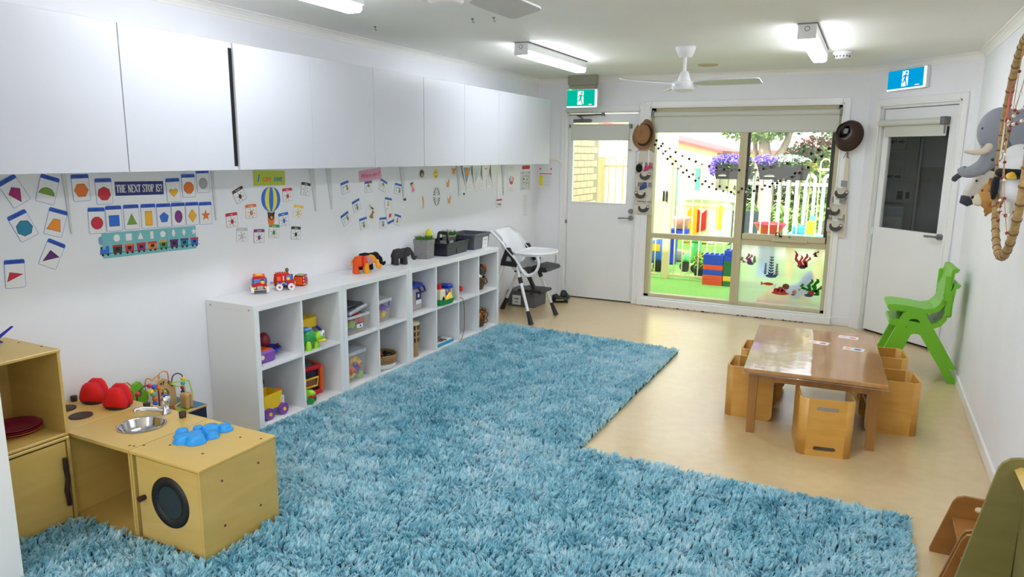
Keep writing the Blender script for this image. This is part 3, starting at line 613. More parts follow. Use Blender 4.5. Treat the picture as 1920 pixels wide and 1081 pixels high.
# hot air balloon cut-out
t = wallroot('balloon_cutout', 'blue and yellow striped hot air balloon cut-out with a bear in its basket', 'wall picture', .560, 1.330, -3, None)
def bal(u0, u1):
    P = []; n = 14
    for i in range(n+1):
        th = math.pi*i/n; v = .080*math.cos(th); w = .081*(math.sin(th)**.8 if v > 0 else math.sin(th)**1.15); P.append((u1*w, v))
    for i in range(n, -1, -1):
        th = math.pi*i/n; v = .080*math.cos(th); w = .081*(math.sin(th)**.8 if v > 0 else math.sin(th)**1.15); P.append((u0*w, v))
    return P
cuts = [-1, -.66, -.22, .25, .64, 1]
for i in range(5):
    b = B(); P = bal(cuts[i], cuts[i+1]); n = len(P)//2
    for j in range(n-1): b.prism([P[j], P[j+1], P[2*n-2-j], P[2*n-1-j]], 0, .003)
    part(b, 'balloon_stripe', ink('blue') if i % 2 == 0 else mat('print_lemon', (235,225,70), .45), t)
part(B().prism([(-.03, -.115), (.03, -.115), (.022, -.155), (.008, -.168), (-.012, -.168), (-.024, -.155)], 0, .003), 'basket', ink('orange'), t)
part(B().prism([(-.030, -.078), (-.026, -.078), (-.022, -.116), (-.026, -.116)], 0, .002).prism([(.030, -.078), (.026, -.078), (.022, -.116), (.026, -.116)], 0, .002), 'ropes', INK, t)
part(B().prism(ngon(14, .024, cy=-.108), .001, .004).prism(ngon(8, .009, cx=-.02, cy=-.090), .001, .004).prism(ngon(8, .009, cx=.02, cy=-.090), .001, .004), 'bear_face', ink('brown'), t)
part(B().prism(ngon(10, .010, cy=-.116), .004, .0045), 'muzzle', ink('tan'), t)
# position cards: a bear around a table
PC = [('a',1.298,1.380,13,(.018,0),'beside a table, far left of the top row'),('b',1.571,1.375,3,(0,.022),'standing on a table, below the pink sign'),('c',1.755,1.379,-22,(0,.02),'on a table, tilted beside the pink sign'),('d',1.953,1.345,-10,(.024,-.004),'beside a table, far right of the top row'),
 ('e',1.422,1.240,18,(0,-.008),'under a table, middle left of the group'),('f',1.817,1.236,-9,(0,.0),'with a bowl, middle right of the group'),('g',1.292,1.150,23,(.02,.004),'beside a table, lowest at far left'),('i',1.498,1.099,8,(0,-.008),'in front of a table, below the bear picture'),
 ('j',1.744,1.083,-1,(0,-.006),'under a table, straight at the bottom'),('l',1.937,1.092,-16,(0,.0),'tilted at bottom right of the group')]
for k, y, z, a, (bx, bz), nm in PC:
    t = wallroot('position_card', 'blue headed card with a bear '+nm, 'flash card', y, z, a, 'where am I cards below the pink sign')
    card(t, .091, .087, .007, BLUEH, .018)
    if k not in 'fl': pat(t, [[(-.028, .006), (.020, .006), (.020, .012), (-.028, .012)], [(-.026, -.03), (-.021, -.03), (-.021, .008), (-.026, .008)], [(.013, -.03), (.018, -.03), (.018, .008), (.013, .008)]], 'sea', .0011, 'table_print')
    pat(t, [ngon(12, .011, cx=bx, cy=bz-.012, sy=1.3), ngon(10, .0075, cx=bx, cy=bz+.008), ngon(6, .003, cx=bx-.006, cy=bz+.014), ngon(6, .003, cx=bx+.006, cy=bz+.014)], 'tan' if k == 'f' else 'fur', .0014, 'bear_print')
t = wallroot('position_card', 'upside down card with a red shape and blue header at its foot', 'flash card', 1.837, 1.134, 13, 'where am I cards below the pink sign')
card(t, .09, .124, .008, BLUEH, .020, top=False); pat(t, [(-.022, -.012), (.010, -.016), (.024, .012), (-.008, .016)], 'red')
t = wallroot('bear_picture', 'larger tilted white card reading I see above a brown bear', 'wall picture', 1.602, 1.177, -31, 'where am I cards below the pink sign')
card(t, .125, .112, .003, PAPER); text('I see', .030, 'letters', INK, t, (-.02, .032, .0013), bold=.001); pat(t, [ngon(12, .018, cx=.012, cy=-.026, sy=1.2), ngon(10, .013, cx=.012, cy=.004), ngon(6, .005, cx=.002, cy=.014), ngon(6, .005, cx=.022, cy=.014)], 'fur', .0013, 'bear_print'); pat(t, [ngon(8, .008, cx=.03, cy=-.03), ngon(8, .008, cx=-.006, cy=-.04)], 'leaf', .0012, 'leaf_print'); pat(t, [(-.05, .012), (.0, .012), (.0, .014), (-.05, .014)], INK, .0012, 'rule')
kb = thing('wall_hook', 'small black wall knob right of the pink sign cards', 'hook', (0, 2.045, 1.254)); part(B().cyl((0, -.012, 0), (.016, -.012, 0), .010, n=12), 'knob', BLACKP, kb); part(B().box(0, .003, -.002, .024, -.012, .012, b=.001), 'backplate', STEEL, kb)
one(B().cyl((0, 0, 0), (.01, 0, 0), .008, n=12).box(0, .002, -.012, .012, -.012, .012), 'wall_hook', GREYM, 'small grey wall knob below the shiny flags', 'hook', None, (0, 3.02, 1.255))
# children's pictures
def drawing(nm, label, y, z, w, h, roll, P, group='pictures of animals and drawings'):
    t = wallroot('wall_drawing', label, 'wall picture', y, z, roll, group); part(B().box(-w/2, w/2, -h/2, h/2, 0, .0008), 'paper_sheet', PAPER, t)
    for i, (q, c) in enumerate(P): pat(t, q, c, .0008+.0003*i, 'printed_shape')
    return t
drawing('h', 'cut-out of a black and yellow spiky bee under the cabinets', 2.307, 1.461, .085, .115, 1, [(star(11, .044, .028), 'black'), (ngon(12, .018, sx=.6, cx=.004, cy=-.012), 'sun')])
drawing('f', 'cut-out of a round yellow face under the cabinets', 2.526, 1.456, .082, .134, 7, [(ngon(16, .044, sx=.85), 'sun'), ([ngon(6, .006, cx=-.012, cy=.012), ngon(6, .006, cx=.014, cy=.014), [(-.012, -.018), (.016, -.020), (.002, -.028)]], 'black')])
drawing('c', 'cut-out of an orange crab under the cabinets', 2.833, 1.455, .088, .116, -4, [([ngon(12, .026, cy=.016), ngon(8, .012, cx=-.028, cy=.038), ngon(8, .012, cx=.028, cy=.040), [(-.03, 0), (-.02, 0), (-.026, -.022)], [(.03, 0), (.02, 0), (.026, -.022)]], 'orange')])
drawing('g', 'tilted drawing of a dark haired figure in pink', 2.163, 1.347, .08, .123, 19, [(ngon(10, .018, cy=.02, sx=.9), 'tan'), ([(-.022, .014), (-.02, .044), (.02, .044), (.022, .02), (.012, .032), (-.012, .032)], 'black'), ([(-.012, .004), (.012, .004), (.026, -.036), (-.024, -.036)], mat('print_rose', (235,130,170), .5))])
drawing('b', 'cut-out of a tan banana shape', 2.311, 1.218, .078, .135, 9, [([(.010, .058), (.022, .03), (.024, -.01), (.010, -.05), (-.012, -.058), (-.004, -.04), (.002, -.01), (-.002, .03)], 'tan')])
t = wallroot('maze_picture', 'black and white maze sheet on the left wall', 'wall picture', 2.538, 1.254, 0, 'pictures of animals and drawings'); part(B().box(-.058, .058, -.087, .087, 0, .0008), 'paper_sheet', PAPER, t)
b = B()
for s in (.95, .72, .5, .28):
    for q0, q1 in ((10, 80), (95, 170), (185, 260), (280, 350)):
        P = arcpts((0, 0), 1, q0, q1, 6); o = [(u*.052*s, v*.08*s) for u, v in P]; i = [(u*.045*s, v*.072*s) for u, v in P]
        for j in range(6): b.prism([o[j], o[j+1], i[j+1], i[j]], .0008, .0011)
for k in range(22): a = 2*math.pi*k/22; b.prism([(.05*math.cos(a), .08*math.sin(a)), (.056*math.cos(a), .085*math.sin(a)), (.056*math.cos(a+.12), .085*math.sin(a+.12)), (.05*math.cos(a+.12), .08*math.sin(a+.12))], .0008, .0011)
part(b, 'maze_lines', INK, t)
for i, (y, z, a) in enumerate(((2.730, 1.361, -7), (2.750, 1.210, -12))):
    drawing('t', ('upper','lower')[i]+' of two cut-outs of a tan deer', y, z, .09, .125, a, [([ngon(10, .024, cy=-.008, sx=1.1), ngon(8, .014, cx=.014, cy=.022), [(-.02, -.014), (-.012, -.014), (-.016, -.046)], [(.012, -.014), (.02, -.014), (.018, -.046)], [(-.03, .0), (-.02, .004), (-.034, .03)]], 'tan'), ([[(.004, .03), (.008, .03), (.002, .056)], [(.02, .03), (.024, .03), (.03, .056)]], 'brown')])
# shiny laminated flags
FOIL = mat('laminate_shiny', (240,240,238), .3)
for i, (y, w, nm) in enumerate(((3.053, .165, 'orange'), (3.237, .17, 'blue'), (3.416, .17, 'plain'), (3.606, .18, 'tall plain'))):
    t = wallroot('pennant_flag', {'orange': 'laminated blue pennant with an orange circle, left end of the flag row', 'blue': 'shiny laminated pennant with a pale blue edge', 'plain': 'shiny white laminated pennant with a small orange mark', 'tall plain': 'shiny white laminated pennant at right end of the flag row'}[nm], 'pennant', y, 1.43, 0, 'shiny laminated pennants', x=.012)
    t.rotation_euler = (ROT_LEFT @ Matrix.Rotation(R_(0), 3, 'Z') @ Matrix.Rotation(R_(4+2*i), 3, 'X')).to_euler()
    part(B().prism([(-w/2, .1), (w/2, .1), (w/2, .06), (.01, -.125 if i == 1 else -.095), (-.01, -.125 if i == 1 else -.095), (-w/2, .06)], 0, .0012), 'laminate_sheet', FOIL, t)
    if i < 2: pat(t, [(-w*.44, .075), (w*.44, .075), (.0, -.085)], mat('pennant_blue', (90,140,190), .2) if i == 0 else mat('pennant_pale', (170,195,215), .15), .0012, 'pennant_print')
    if i == 0: pat(t, ngon(12, .04, cy=.03, sx=.9), 'amber', .0015, 'circle_print')
    if i == 2: pat(t, [(-.02, .052), (.025, .052), (.025, .062), (-.02, .062)], 'orange', .0012, 'orange_mark')
for i, (y, z, w, h) in enumerate(((2.994,1.319,.07,.093),(3.122,1.327,.095,.09),(3.267,1.333,.08,.087),(3.372,1.334,.1,.093),(3.511,1.347,.08,.089),(3.636,1.327,.09,.068))):
    t = wallroot('name_label', '%s of the small white labels pinned under the shiny pennants' % ('first','second','third','fourth','fifth','sixth')[i], 'label', y, z, 2, 'small white labels under the pennants', x=.002); part(B().box(-w/2, w/2, -h/2, h/2, 0, .001), 'label_sheet', FOIL, t)
    b = B(); [b.box(-w*.3, w*(.3-.1*(j % 2)), -.02+.016*j, -.018+.016*j, .001, .0013) for j in range(3)]; part(b, 'text_lines', mat('faint_print', (170,172,178), .5), t)
t = wallroot('wall_strip', 'tall shiny white strip with dotted edge right of the pennants', 'wall picture', 3.761, 1.36, 0, None, x=.002); part(B().box(-.06, .06, -.165, .165, 0, .001), 'strip_sheet', FOIL, t); pat(t, [[(.05, .1-.06*j), (.058, .1-.06*j), (.058, .108-.06*j), (.05, .108-.06*j)] for j in range(4)], 'purple', .001, 'dots')
t = wallroot('day_card', 'white card with red header reading Friday below the shiny strip', 'flash card', 3.748, 1.128, 0, None); card(t, .122, .082, .002, INK); pat(t, [(-.06, .024), (.06, .024), (.06, .04), (-.06, .04)], 'red'); text('Friday', .034, 'letters', INK, t, (0, -.012, .0013), bold=.0006)
t = wallroot('hand_print_poster', 'white poster with a rainbow hand print', 'poster', 4.029, 1.374, -1, None); part(B().box(-.10, .10, -.143, .143, 0, .001), 'paper_sheet', PAPER, t)
for j, (c, x, l) in enumerate((('red', .028, .05), ('amber', .012, .06), ('sun', -.004, .065), ('blue', -.022, .06), ('violet', -.038, .045))): pat(t, [(x-.007, -.05), (x+.007, -.05), (x+.01+.01*(2-j), -.05+l*1.3), (x-.006+.01*(2-j), -.05+l*1.3)], c, .001, 'painted_finger')
pat(t, ngon(10, .03, cx=-.002, cy=-.045, sx=1.1, sy=.6), 'red', .0012, 'painted_palm'); b = B(); [b.box(-.07, .07-.02*(j % 3), z, z+.002, .001, .0013) for j, z in enumerate((.125, .115, .105, .09, -.105, -.118, -.13))]; part(b, 'text_lines', mat('faint_print'), t)
t = wallroot('wall_notice', 'small red wavy sign above the floor plan', 'sign', 4.390, 1.490, 1, None); part(B().prism(rrect(.2, .04, .014), 0, .0015), 'notice_sheet', ink('red'), t)
t = wallroot('floor_plan', 'framed black line floor plan on the left wall near the corner', 'poster', 4.377, 1.342, 0, None); part(B().box(-.13, .13, -.105, .105, 0, .0012), 'paper_sheet', mat('plan_paper', (214,218,214), .3), t)
b = B()
for x0, x1, y0, y1 in ((-.08,.09,.05,.054),(-.08,-.076,-.06,.05),(.09,.094,-.08,.05),(-.08,.02,-.02,-.016),(.02,.024,-.08,.02),(.02,.09,-.03,-.026),(-.04,-.036,-.06,-.02),(-.11,-.02,-.084,-.08),(.04,.05,.0,.03),(-.06,-.03,.01,.03),(-.1,-.05,.085,.09),(.06,.11,.085,.09)): b.box(x0, x1, y0, y1, .0012, .0015)
part(b, 'plan_lines', INK, t)
t = wallroot('wall_notice', 'narrow pale sheet of small print below the floor plan', 'notice', 4.394, 1.062, 0, None); part(B().box(-.078, .078, -.14, .14, 0, .0008), 'paper_sheet', PAPER, t); b = B(); [b.box(-.06, .05-.03*(j % 2), .11-.018*j, .113-.018*j, .0008, .0011) for j in range(13)]; part(b, 'text_lines', mat('faint_print'), t)
t = wallroot('wall_notice', 'notice with red band and yellow strip beside the left door', 'notice', 0, 0, 0, None, R3=ROT_BACK, loc=(.105, YB-.0008, 1.375)); part(B().box(-.085, .085, -.14, .14, 0, .001), 'paper_sheet', PAPER, t)
pat(t, [[(-.075, .035), (.075, .035), (.075, .044), (-.075, .044)], [(-.075, .085), (-.06, .085), (-.06, .105), (-.075, .105)], [(.06, .085), (.075, .085), (.075, .105), (.06, .105)]], 'pink', .001, 'red_band'); pat(t, [(-.075, -.1), (-.035, -.1), (-.035, .02), (-.075, .02)], mat('note_yellow', (235,225,40), .4), .001, 'yellow_strip')
b = B(); [b.box(-.028, .07-.02*(j % 2), .012-.016*j, .015-.016*j, .001, .0013) for j in range(8)]; part(b, 'text_lines', mat('faint_print'), t)

# ================================================================ CUBE SHELVES
KX = mat('shelf_white', (234,236,237), .35, var=.006, scale=6)
def kallax(y0, cols, label):
    W = {2: .768, 4: 1.469}[cols]; t = thing('cube_shelf', label, 'shelf', (0.002, y0, 0), group='white cube shelves along the left wall')
    part(B().box(0, .388, 0, W, .732, .77, b=.0015), 'top_panel', KX, t); part(B().box(0, .388, 0, W, 0, .038, b=.0015), 'bottom_panel', KX, t)
    part(B().box(.0005, .3875, .0, .038, .038, .732), 'side_panel', KX, t); part(B().box(.0005, .3875, W-.038, W, .038, .732), 'side_panel', KX, t)
    cw = (W-.076-.016*(cols-1))/cols
    for i in range(cols):
        ys = .038+i*(cw+.016)
        if i < cols-1: part(B().box(.002, .385, ys+cw, ys+cw+.016, .038, .732), 'divider', KX, t)
        part(B().box(.002, .3855, ys, ys+cw, .377, .393), 'shelf_board', KX, t)
    for x in (.04, .35) if y0 == 0 else (): part(B().cyl((x, 0, .742), (x, -.0015, .742), .0055, n=10), 'screw', STEEL, t)
    return t
kallax(0, 2, 'near white cube shelf of four boxes with a toy turtle')
kallax(.77, 2, 'middle white cube shelf of four boxes holding plastic tubs')
kallax(1.54, 4, 'long white cube shelf of eight boxes at the back wall end')

# ================================================================ PLAY KITCHEN (plywood)
def ply_mat(name, c1, c2, rough=.35, axis=(1, 1, 14)):
    m = bpy.data.materials.new(name); m.use_nodes = True; N, L = m.node_tree.nodes, m.node_tree.links; b = N['Principled BSDF']
    tc = N.new('ShaderNodeTexCoord'); mp = N.new('ShaderNodeMapping'); mp.inputs['Scale'].default_value = axis; L.new(tc.outputs['Object'], mp.inputs[0])
    nz = N.new('ShaderNodeTexNoise'); nz.inputs['Scale'].default_value = 2.2; nz.inputs['Detail'].default_value = 8; nz.inputs['Distortion'].default_value = .6; L.new(mp.outputs[0], nz.inputs['Vector'])
    rp = N.new('ShaderNodeValToRGB'); rp.color_ramp.elements[0].position = .3; rp.color_ramp.elements[1].position = .72
    rp.color_ramp.elements[0].color = rgb(*c1); rp.color_ramp.elements[1].color = rgb(*c2); L.new(nz.outputs['Fac'], rp.inputs[0]); L.new(rp.outputs[0], b.inputs['Base Color'])
    b.inputs['Roughness'].default_value = rough; return m
PLY = ply_mat('birch_ply', (198,166,88), (210,180,104), axis=(1,1,6)); PLYD = ply_mat('ply_edge', (160,112,60), (190,142,82), .5)
DKBR = mat('dark_brown_stain', (52,30,26), .5); SCREW = mat('screw_brown', (92,66,40), .5)
def pillow(b, poly, depth, plane='xz', n=5, M=None, e=.55):
    """puffy closed solid from an outline: cross sections shrink towards both faces"""
    cx = sum(p[0] for p in poly)/len(poly); cy = sum(p[1] for p in poly)/len(poly); k = len(poly); v = []
    def mp(u, v_, w): return {'xy': (u, v_, w), 'xz': (u, w, v_), 'yz': (w, u, v_)}[plane]
    for i in range(n+1):
        t = -1+2*i/n; s = max(.02, (1-abs(t)**2.6))**e if abs(t) < 1 else .35
        s = .45+.55*s if abs(t) < 1 else .45
        for p in poly: v.append(mp(cx+(p[0]-cx)*s, cy+(p[1]-cy)*s, t*depth/2))
    F = [(i*k+j, i*k+(j+1) % k, (i+1)*k+(j+1) % k, (i+1)*k+j) for i in range(n) for j in range(k)]
    F += [tuple(reversed(range(k))), tuple(range(n*k, n*k+k))]
    return b.add(v, F, True, M)
GK = 'plywood play kitchen units'
# washing machine unit
t = thing('play_washer', 'plywood play washing machine with black round door', 'play kitchen', (.803, -1.09, 0), group=GK)
part(B().box(-.002, .418, -.006, .404, .393, .407, b=.003), 'top_panel', PLY, t); part(B().box(0, .012, 0, .40, .012, .393), 'side_panel', PLY, t); part(B().box(.402, .414, 0, .40, .012, .393), 'side_panel', PLY, t)
part(B().box(0, .418, -.004, .404, 0, .014, b=.003), 'base_panel', PLYD, t); part(B().box(.012, .402, .388, .40, .014, .393), 'back_panel', PLY, t)
dr = part(B().box(.034, .400, .0, .012, .022, .388, b=.002), 'door', PLY, t)
part(B().lathe([(.070, 0), (.072, .006), (.108, .006), (.110, 0)], n=40, M=T(.230, .0, .226, rx=90)), 'porthole_ring', mat('porthole_black', (20,18,18), .5), dr)
part(B().lathe([(0, .002), (.071, .002)], n=40, M=T(.230, .0, .226, rx=90)), 'porthole_pane', mat('porthole_glass', (46,52,54), .15), dr)
part(B().cyl((.072, 0, .214), (.072, -.028, .214), .011, .013, n=14), 'door_knob', DKBR, dr)
for y in (.104, .297):
    for z in (.122, .319): part(B().cyl((.414, y, z), (.4155, y, z), .0055, n=8), 'screw', SCREW, t)
for x, y in ((.104, .112), (.297, .116), (.298, .313), (.39, .343), (.008, .06)): part(B().cyl((x, y, .407), (x, y, .4085), .0055, n=8), 'screw', SCREW, t)
# sink unit
t = thing('play_sink', 'plywood play sink unit with steel bowl and open front', 'play kitchen', (.362, -1.09, 0), group=GK)
hole = ngon(40, .098, cx=.236, cy=.205)
part(B().holed([(0, -.006), (.438, -.006), (.438, .404), (0, .404)], [hole], .393, .407, 'xy'), 'top_panel', PLY, t)
part(B().box(0, .012, 0, .40, .012, .393), 'side_panel', PLY, t); part(B().box(.426, .438, 0, .40, .012, .393), 'side_panel', PLY, t); part(B().box(.012, .426, .388, .40, .014, .393), 'back_panel', PLY, t); part(B().box(0, .438, -.004, .404, 0, .014, b=.003), 'base_panel', PLY, t)
part(B().lathe([(.104, .410), (.100, .411), (.095, .407), (.088, .375), (.06, .355), (0, .352)], (.236, .205, 0), n=40), 'sink_bowl', CHROME, t)
fx = part(B().lathe([(.022, 0), (.021, .012), (.016, .02), (.015, .045), (0, .045)], n=18, M=T(.210, .352, .407)), 'faucet', CHROME, t)
part(B().tube([(.205, .345, .425), (.185, .31, .440), (.150, .262, .452), (.140, .250, .452), (.137, .245, .440)], [.012, .011, .010, .011, .011], n=10), 'spout', CHROME, fx)
part(B().lathe([(.012, 0), (.021, .008), (.024, .03), (.020, .045), (.008, .052), (0, .052)], n=12, M=T(.212, .354, .448)), 'tap_handle', CHROME, fx); part(B().lathe([(.014, .0), (.008, .004), (0, .004)], n=14, M=T(.212, .354, .499)), 'tap_cap', mat('tap_blue', (60,90,180), .3), fx)
for x in (.067, .319): part(B().lathe([(.015, 0), (.017, .028), (.013, .030), (0, .030)], n=16, M=T(x, .357, .407)), 'knob', DKBR, t)
for x, y in ((.40, .03), (.42, .035), (.06, .39)): part(B().cyl((x, y, .407), (x, y, .4085), .005, n=8), 'screw', SCREW, t)
# stove unit
t = thing('play_stove', 'plywood play stove top with dark round burners', 'play kitchen', (.004, -1.09, 0), group=GK)
part(B().box(0, .356, -.006, .404, .393, .407, b=.003), 'top_panel', PLY, t); part(B().box(0, .012, 0, .40, .012, .393), 'side_panel', PLY, t); part(B().box(.344, .356, 0, .40, .012, .393), 'side_panel', PLY, t); part(B().box(.012, .344, .388, .40, .014, .393), 'back_panel', PLY, t); part(B().box(0, .356, -.004, .404, 0, .014, b=.003), 'base_panel', PLYD, t)
for x, y, r in ((.246, .145, .050), (.088, .165, .050), (.120, .300, .050), (.290, .305, .050)): part(B().lathe([(r, 0), (r, .005), (r-.003, .006), (0, .006)], n=28, M=T(x, y, .407)), 'burner', DKBR, t)
part(B().lathe([(.014, 0), (.016, .026), (.012, .028), (0, .028)], n=16, M=T(.020, .255, .407)), 'knob', DKBR, t)
# hutch: cupboard with open box on top, facing the room
t = thing('play_cupboard', 'tall plywood play cupboard with open upper box', 'play kitchen', (.03, -1.497, 0), group=GK)
part(B().box(0, .40, .0, .012, .012, .393), 'side_panel', PLY, t); part(B().box(0, .40, .372, .384, .012, .393), 'side_panel', PLY, t); part(B().box(0, .012, .012, .372, .012, .393), 'back_panel', PLY, t); part(B().box(0, .403, -.001, .385, 0, .014, b=.003), 'base_panel', PLYD, t)
part(B().box(0, .403, -.001, .385, .393, .407, b=.003), 'middle_panel', PLY, t); part(B().box(.0, .400, -.001, .385, .410, .423, b=.003), 'shelf_floor', PLY, t)
part(B().box(0, .40, .0, .012, .423, .785), 'upper_side_panel', PLY, t); part(B().box(0, .40, .372, .384, .423, .785), 'upper_side_panel', PLY, t); part(B().box(0, .012, .012, .372, .423, .785), 'upper_back_panel', PLY, t); part(B().box(-.002, .404, -.002, .387, .785, .799, b=.003), 'top_panel', PLY, t)
dr = part(B().box(.388, .400, .014, .366, .022, .386, b=.002), 'door', PLY, t)
part(B().tube([(.412, .349, .318), (.412, .349, .27), (.412, .352, .22), (.412, .344, .17), (.412, .348, .12), (.412, .348, .098)], [.009, .010, .009, .011, .010, .009], n=10), 'door_handle', DKBR, dr)
for x, y in ((.15, .36), (.3, .37), (.2, .1)): part(B().cyl((x, y, .799), (x, y, .8005), .005, n=8), 'screw', SCREW, t)
# plates in the hutch
for i, (c, nm) in enumerate((((200,90,40), 'orange plastic plate at the bottom of the stack'), ((150,20,60), 'middle dark pink plate of the stack'), ((140,15,70), 'maroon plastic plate on top of the stack'))):
    one(B().lathe([(0, .002), (.07, .002), (.10, .016), (.102, .018), (.10, .019), (.07, .006), (0, .006)], n=36), 'toy_plate', mat('plate_%d' % i, c, .3), nm+' in the play cupboard', 'plate', 'toy plates in the play cupboard', (.235, -1.222, .4235+i*.009))
# blue toy on the hutch
t = thing('toy_aeroplane', 'blue toy aeroplane tail on the tall play cupboard, cut by the photo edge', 'toy', (.14, -1.235, .80)); BLP = mat('toy_blue', (30,40,170), .3)
pillow(B(), [(-.12, .02), (-.10, .04), (.02, .035), (.05, .03), (.02, .018), (-.1, .005)], .03, 'yz'); b = B(); pillow(b, [(-.13, .012), (-.1, .032), (.0, .03), (.04, .026), (.0, .012), (-.1, .002)], .03, 'yz'); part(b, 'fuselage', BLP, t)
b = B(); b.prism([(.02, .022), (.045, .025), (.105, .066), (.098, .070), (.03, .032)], -.003, .003, 'yz'); part(b, 'tail_fin', BLP, t); b = B().prism([(.022, .026), (.045, .02), (.066, .002), (.058, .0), (.03, .014)], -.02, -.014, 'yz'); part(b, 'tail_plane', BLP, t)
# red oven mitts
MITT = mat('mitt_red', (215,22,22), .85, bump=.15, bscale=250); MITT2 = mat('mitt_inner', (190,20,60), .85)
mp_ = [(-.052, 0), (.052, 0), (.058, .02), (.05, .055), (.036, .085), (.02, .098), (-.02, .098), (-.036, .085), (-.05, .055), (-.058, .02)]
for i, (x, y) in enumerate(((.118, -.79), (.292, -.786))):
    t = thing('oven_mitt', ('red clam shaped oven mitt at the wall side of the stove', 'red clam shaped oven mitt nearer the sink')[i], 'oven mitt', (x, y, .413), 24, group='red clam oven mitts')
    b = B(); pillow(b, mp_, .06, 'xz', 6, M=T(0, -.022, 0)); part(b, 'front_shell', MITT, t)
    b = B(); pillow(b, [(u*1.02, v*1.08) for u, v in mp_], .05, 'xz', 6, M=T(0, .026, 0)); part(b, 'back_shell', MITT, t)
    part(B().prism(rrect(.10, .095, .03), 0, .006), 'sole', DKBR, t); b = B(); pillow(b, [(u*.9, v*.96) for u, v in mp_], .03, 'xz', 5, M=T(0, .004, 0)); part(b, 'inner_lining', MITT2, t)
# blue silicone mould
t = thing('jelly_mould', 'sky blue silicone jelly mould of round cups on the washer', 'baking mould', (.922, -.85, .4085)); SKY = mat('silicone_blue', (35,150,225), .35)
for (x, y, r, h) in ((.0, -.075, .036, .028), (.055, -.055, .040, .030), (-.055, -.035, .030, .030), (.07, .015, .026, .026), (-.03, .028, .024, .026), (.02, .055, .040, .030), (.055, .10, .030, .026), (.01, -.02, .035, .024)):
    part(B().lathe([(r+.007, 0), (r+.006, .003), (r, .004), (r*.86, h-.005), (r*.74, h), (0, h)], n=22, M=T(x, y, 0)), 'mould_cup', SKY, t)

# ================================================================ BEAD MAZE CUBE
t = thing('bead_maze', 'wooden activity cube with coloured bead wires reading zany zoo', 'toy'); MW = mat('maze_wood', (205,165,115), .5, var=.06, scale=20, stretch=(1,1,6))
part(B().box(.008, .262, -.645, -.256, 0, .235, b=.004), 'cube_body', mat('maze_navy', (24,30,58), .4), t); part(B().box(.004, .266, -.65, -.252, .235, .247, b=.003), 'cube_top', MW, t)
part(B().prism([(.01, -.4), (.26, -.33), (.26, -.257), (.01, -.257)], .2472, .249, 'xy'), 'painted_blue', mat('maze_blue', (40,110,150), .4), t); part(B().prism([(.08, -.64), (.26, -.64), (.26, -.34), (.12, -.42)], .2472, .2492, 'xy'), 'painted_green', mat('maze_green', (150,190,40), .4), t)
ar = part(B().prism([(-.483,.25),(-.490,.36),(-.478,.405),(-.452,.425),(-.420,.424),(-.385,.40),(-.360,.36),(-.356,.25),(-.398,.25),(-.400,.345),(-.412,.365),(-.430,.372),(-.446,.362),(-.455,.335),(-.452,.25)], .13, .152, 'yz'), 'arch', MW, t)
for i, ch in enumerate('zany zoo'):
    if ch != ' ': a = 152-128*i/7; text(ch, .026, 'letter', INK, ar, (.1525, -.424+.050*math.cos(R_(a)), .356+.052*math.sin(R_(a))), on_wall(ROT_LEFT, a-90), bold=.001)
GT = mat('maze_tree_green', (110,180,30), .45); part(B().prism([(-.581,.25),(-.585,.32),(-.570,.36),(-.575,.39),(-.555,.42),(-.53,.43),(-.512,.405),(-.51,.38),(-.49,.365),(-.486,.33),(-.50,.30),(-.49,.25)], .07, .10, 'yz'), 'green_tree', GT, t)
part(B().prism([(-.55,.36),(-.545,.385),(-.53,.39),(-.525,.365),(-.535,.35)], .1002, .1012, 'yz'), 'tree_hollow', mat('maze_leaf_dark', (50,80,30), .6), t)
def wire(P, c, nm, x): return part(B().tube(P if len(P[0]) == 3 else [(x, y, z) for y, z in P], .0035, n=7), nm, mat('wire_'+c, {'orange': (225,150,50), 'purple': (80,30,95), 'lime': (175,215,60)}[c], .4), t)
def smooth(P, n=5):
    P = [Vector(p) for p in P]; Q = []
    for i in range(len(P)-1):
        a, b_, c, d = P[max(i-1, 0)], P[i], P[i+1], P[min(i+2, len(P)-1)]
        for k in range(n):
            u = k/n; Q.append(.5*((2*b_)+(c-a)*u+(2*a-5*b_+4*c-d)*u*u+(3*b_-a-3*c+d)*u**3))
    return Q+[P[-1]]
wire(smooth([(.05,-.605,.26),(.05,-.60,.39),(.05,-.585,.424),(.05,-.563,.424),(.055,-.54,.375),(.07,-.535,.26)]), 'orange', 'wire', 0)
wire(smooth([(.05,-.467,.25),(.05,-.465,.395),(.05,-.445,.416),(.05,-.425,.40),(.05,-.415,.405),(.05,-.396,.413),(.05,-.378,.40),(.05,-.376,.25)]), 'orange', 'wire', 0)
wire(smooth([(.08,-.408,.25),(.08,-.404,.415),(.08,-.385,.439),(.08,-.360,.437),(.08,-.346,.41),(.08,-.343,.25)]), 'orange', 'wire', 0)
wire(smooth([(.22,-.640,.25),(.22,-.636,.393),(.22,-.615,.43),(.22,-.585,.443),(.22,-.55,.432),(.22,-.515,.41),(.22,-.517,.25)]), 'purple', 'wire', 0)
wire(smooth([(.10,-.342,.25),(.10,-.340,.385),(.10,-.315,.413),(.10,-.285,.405),(.10,-.269,.373),(.10,-.277,.25)]), 'purple', 'wire', 0)
wire(smooth([(.22,-.53,.40),(.22,-.50,.405),(.22,-.48,.38),(.22,-.474,.25)]), 'lime', 'wire', 0)
wire(smooth([(.17,-.275,.248),(.16,-.262,.29),(.15,-.262,.335),(.14,-.262,.362),(.13,-.262,.366),(.16,-.32,.384),(.16,-.395,.392),(.17,-.36,.368),(.17,-.325,.360),(.17,-.314,.33),(.19,-.33,.293),(.20,-.40,.275),(.2,-.41,.25)]), 'lime', 'wire', 0)
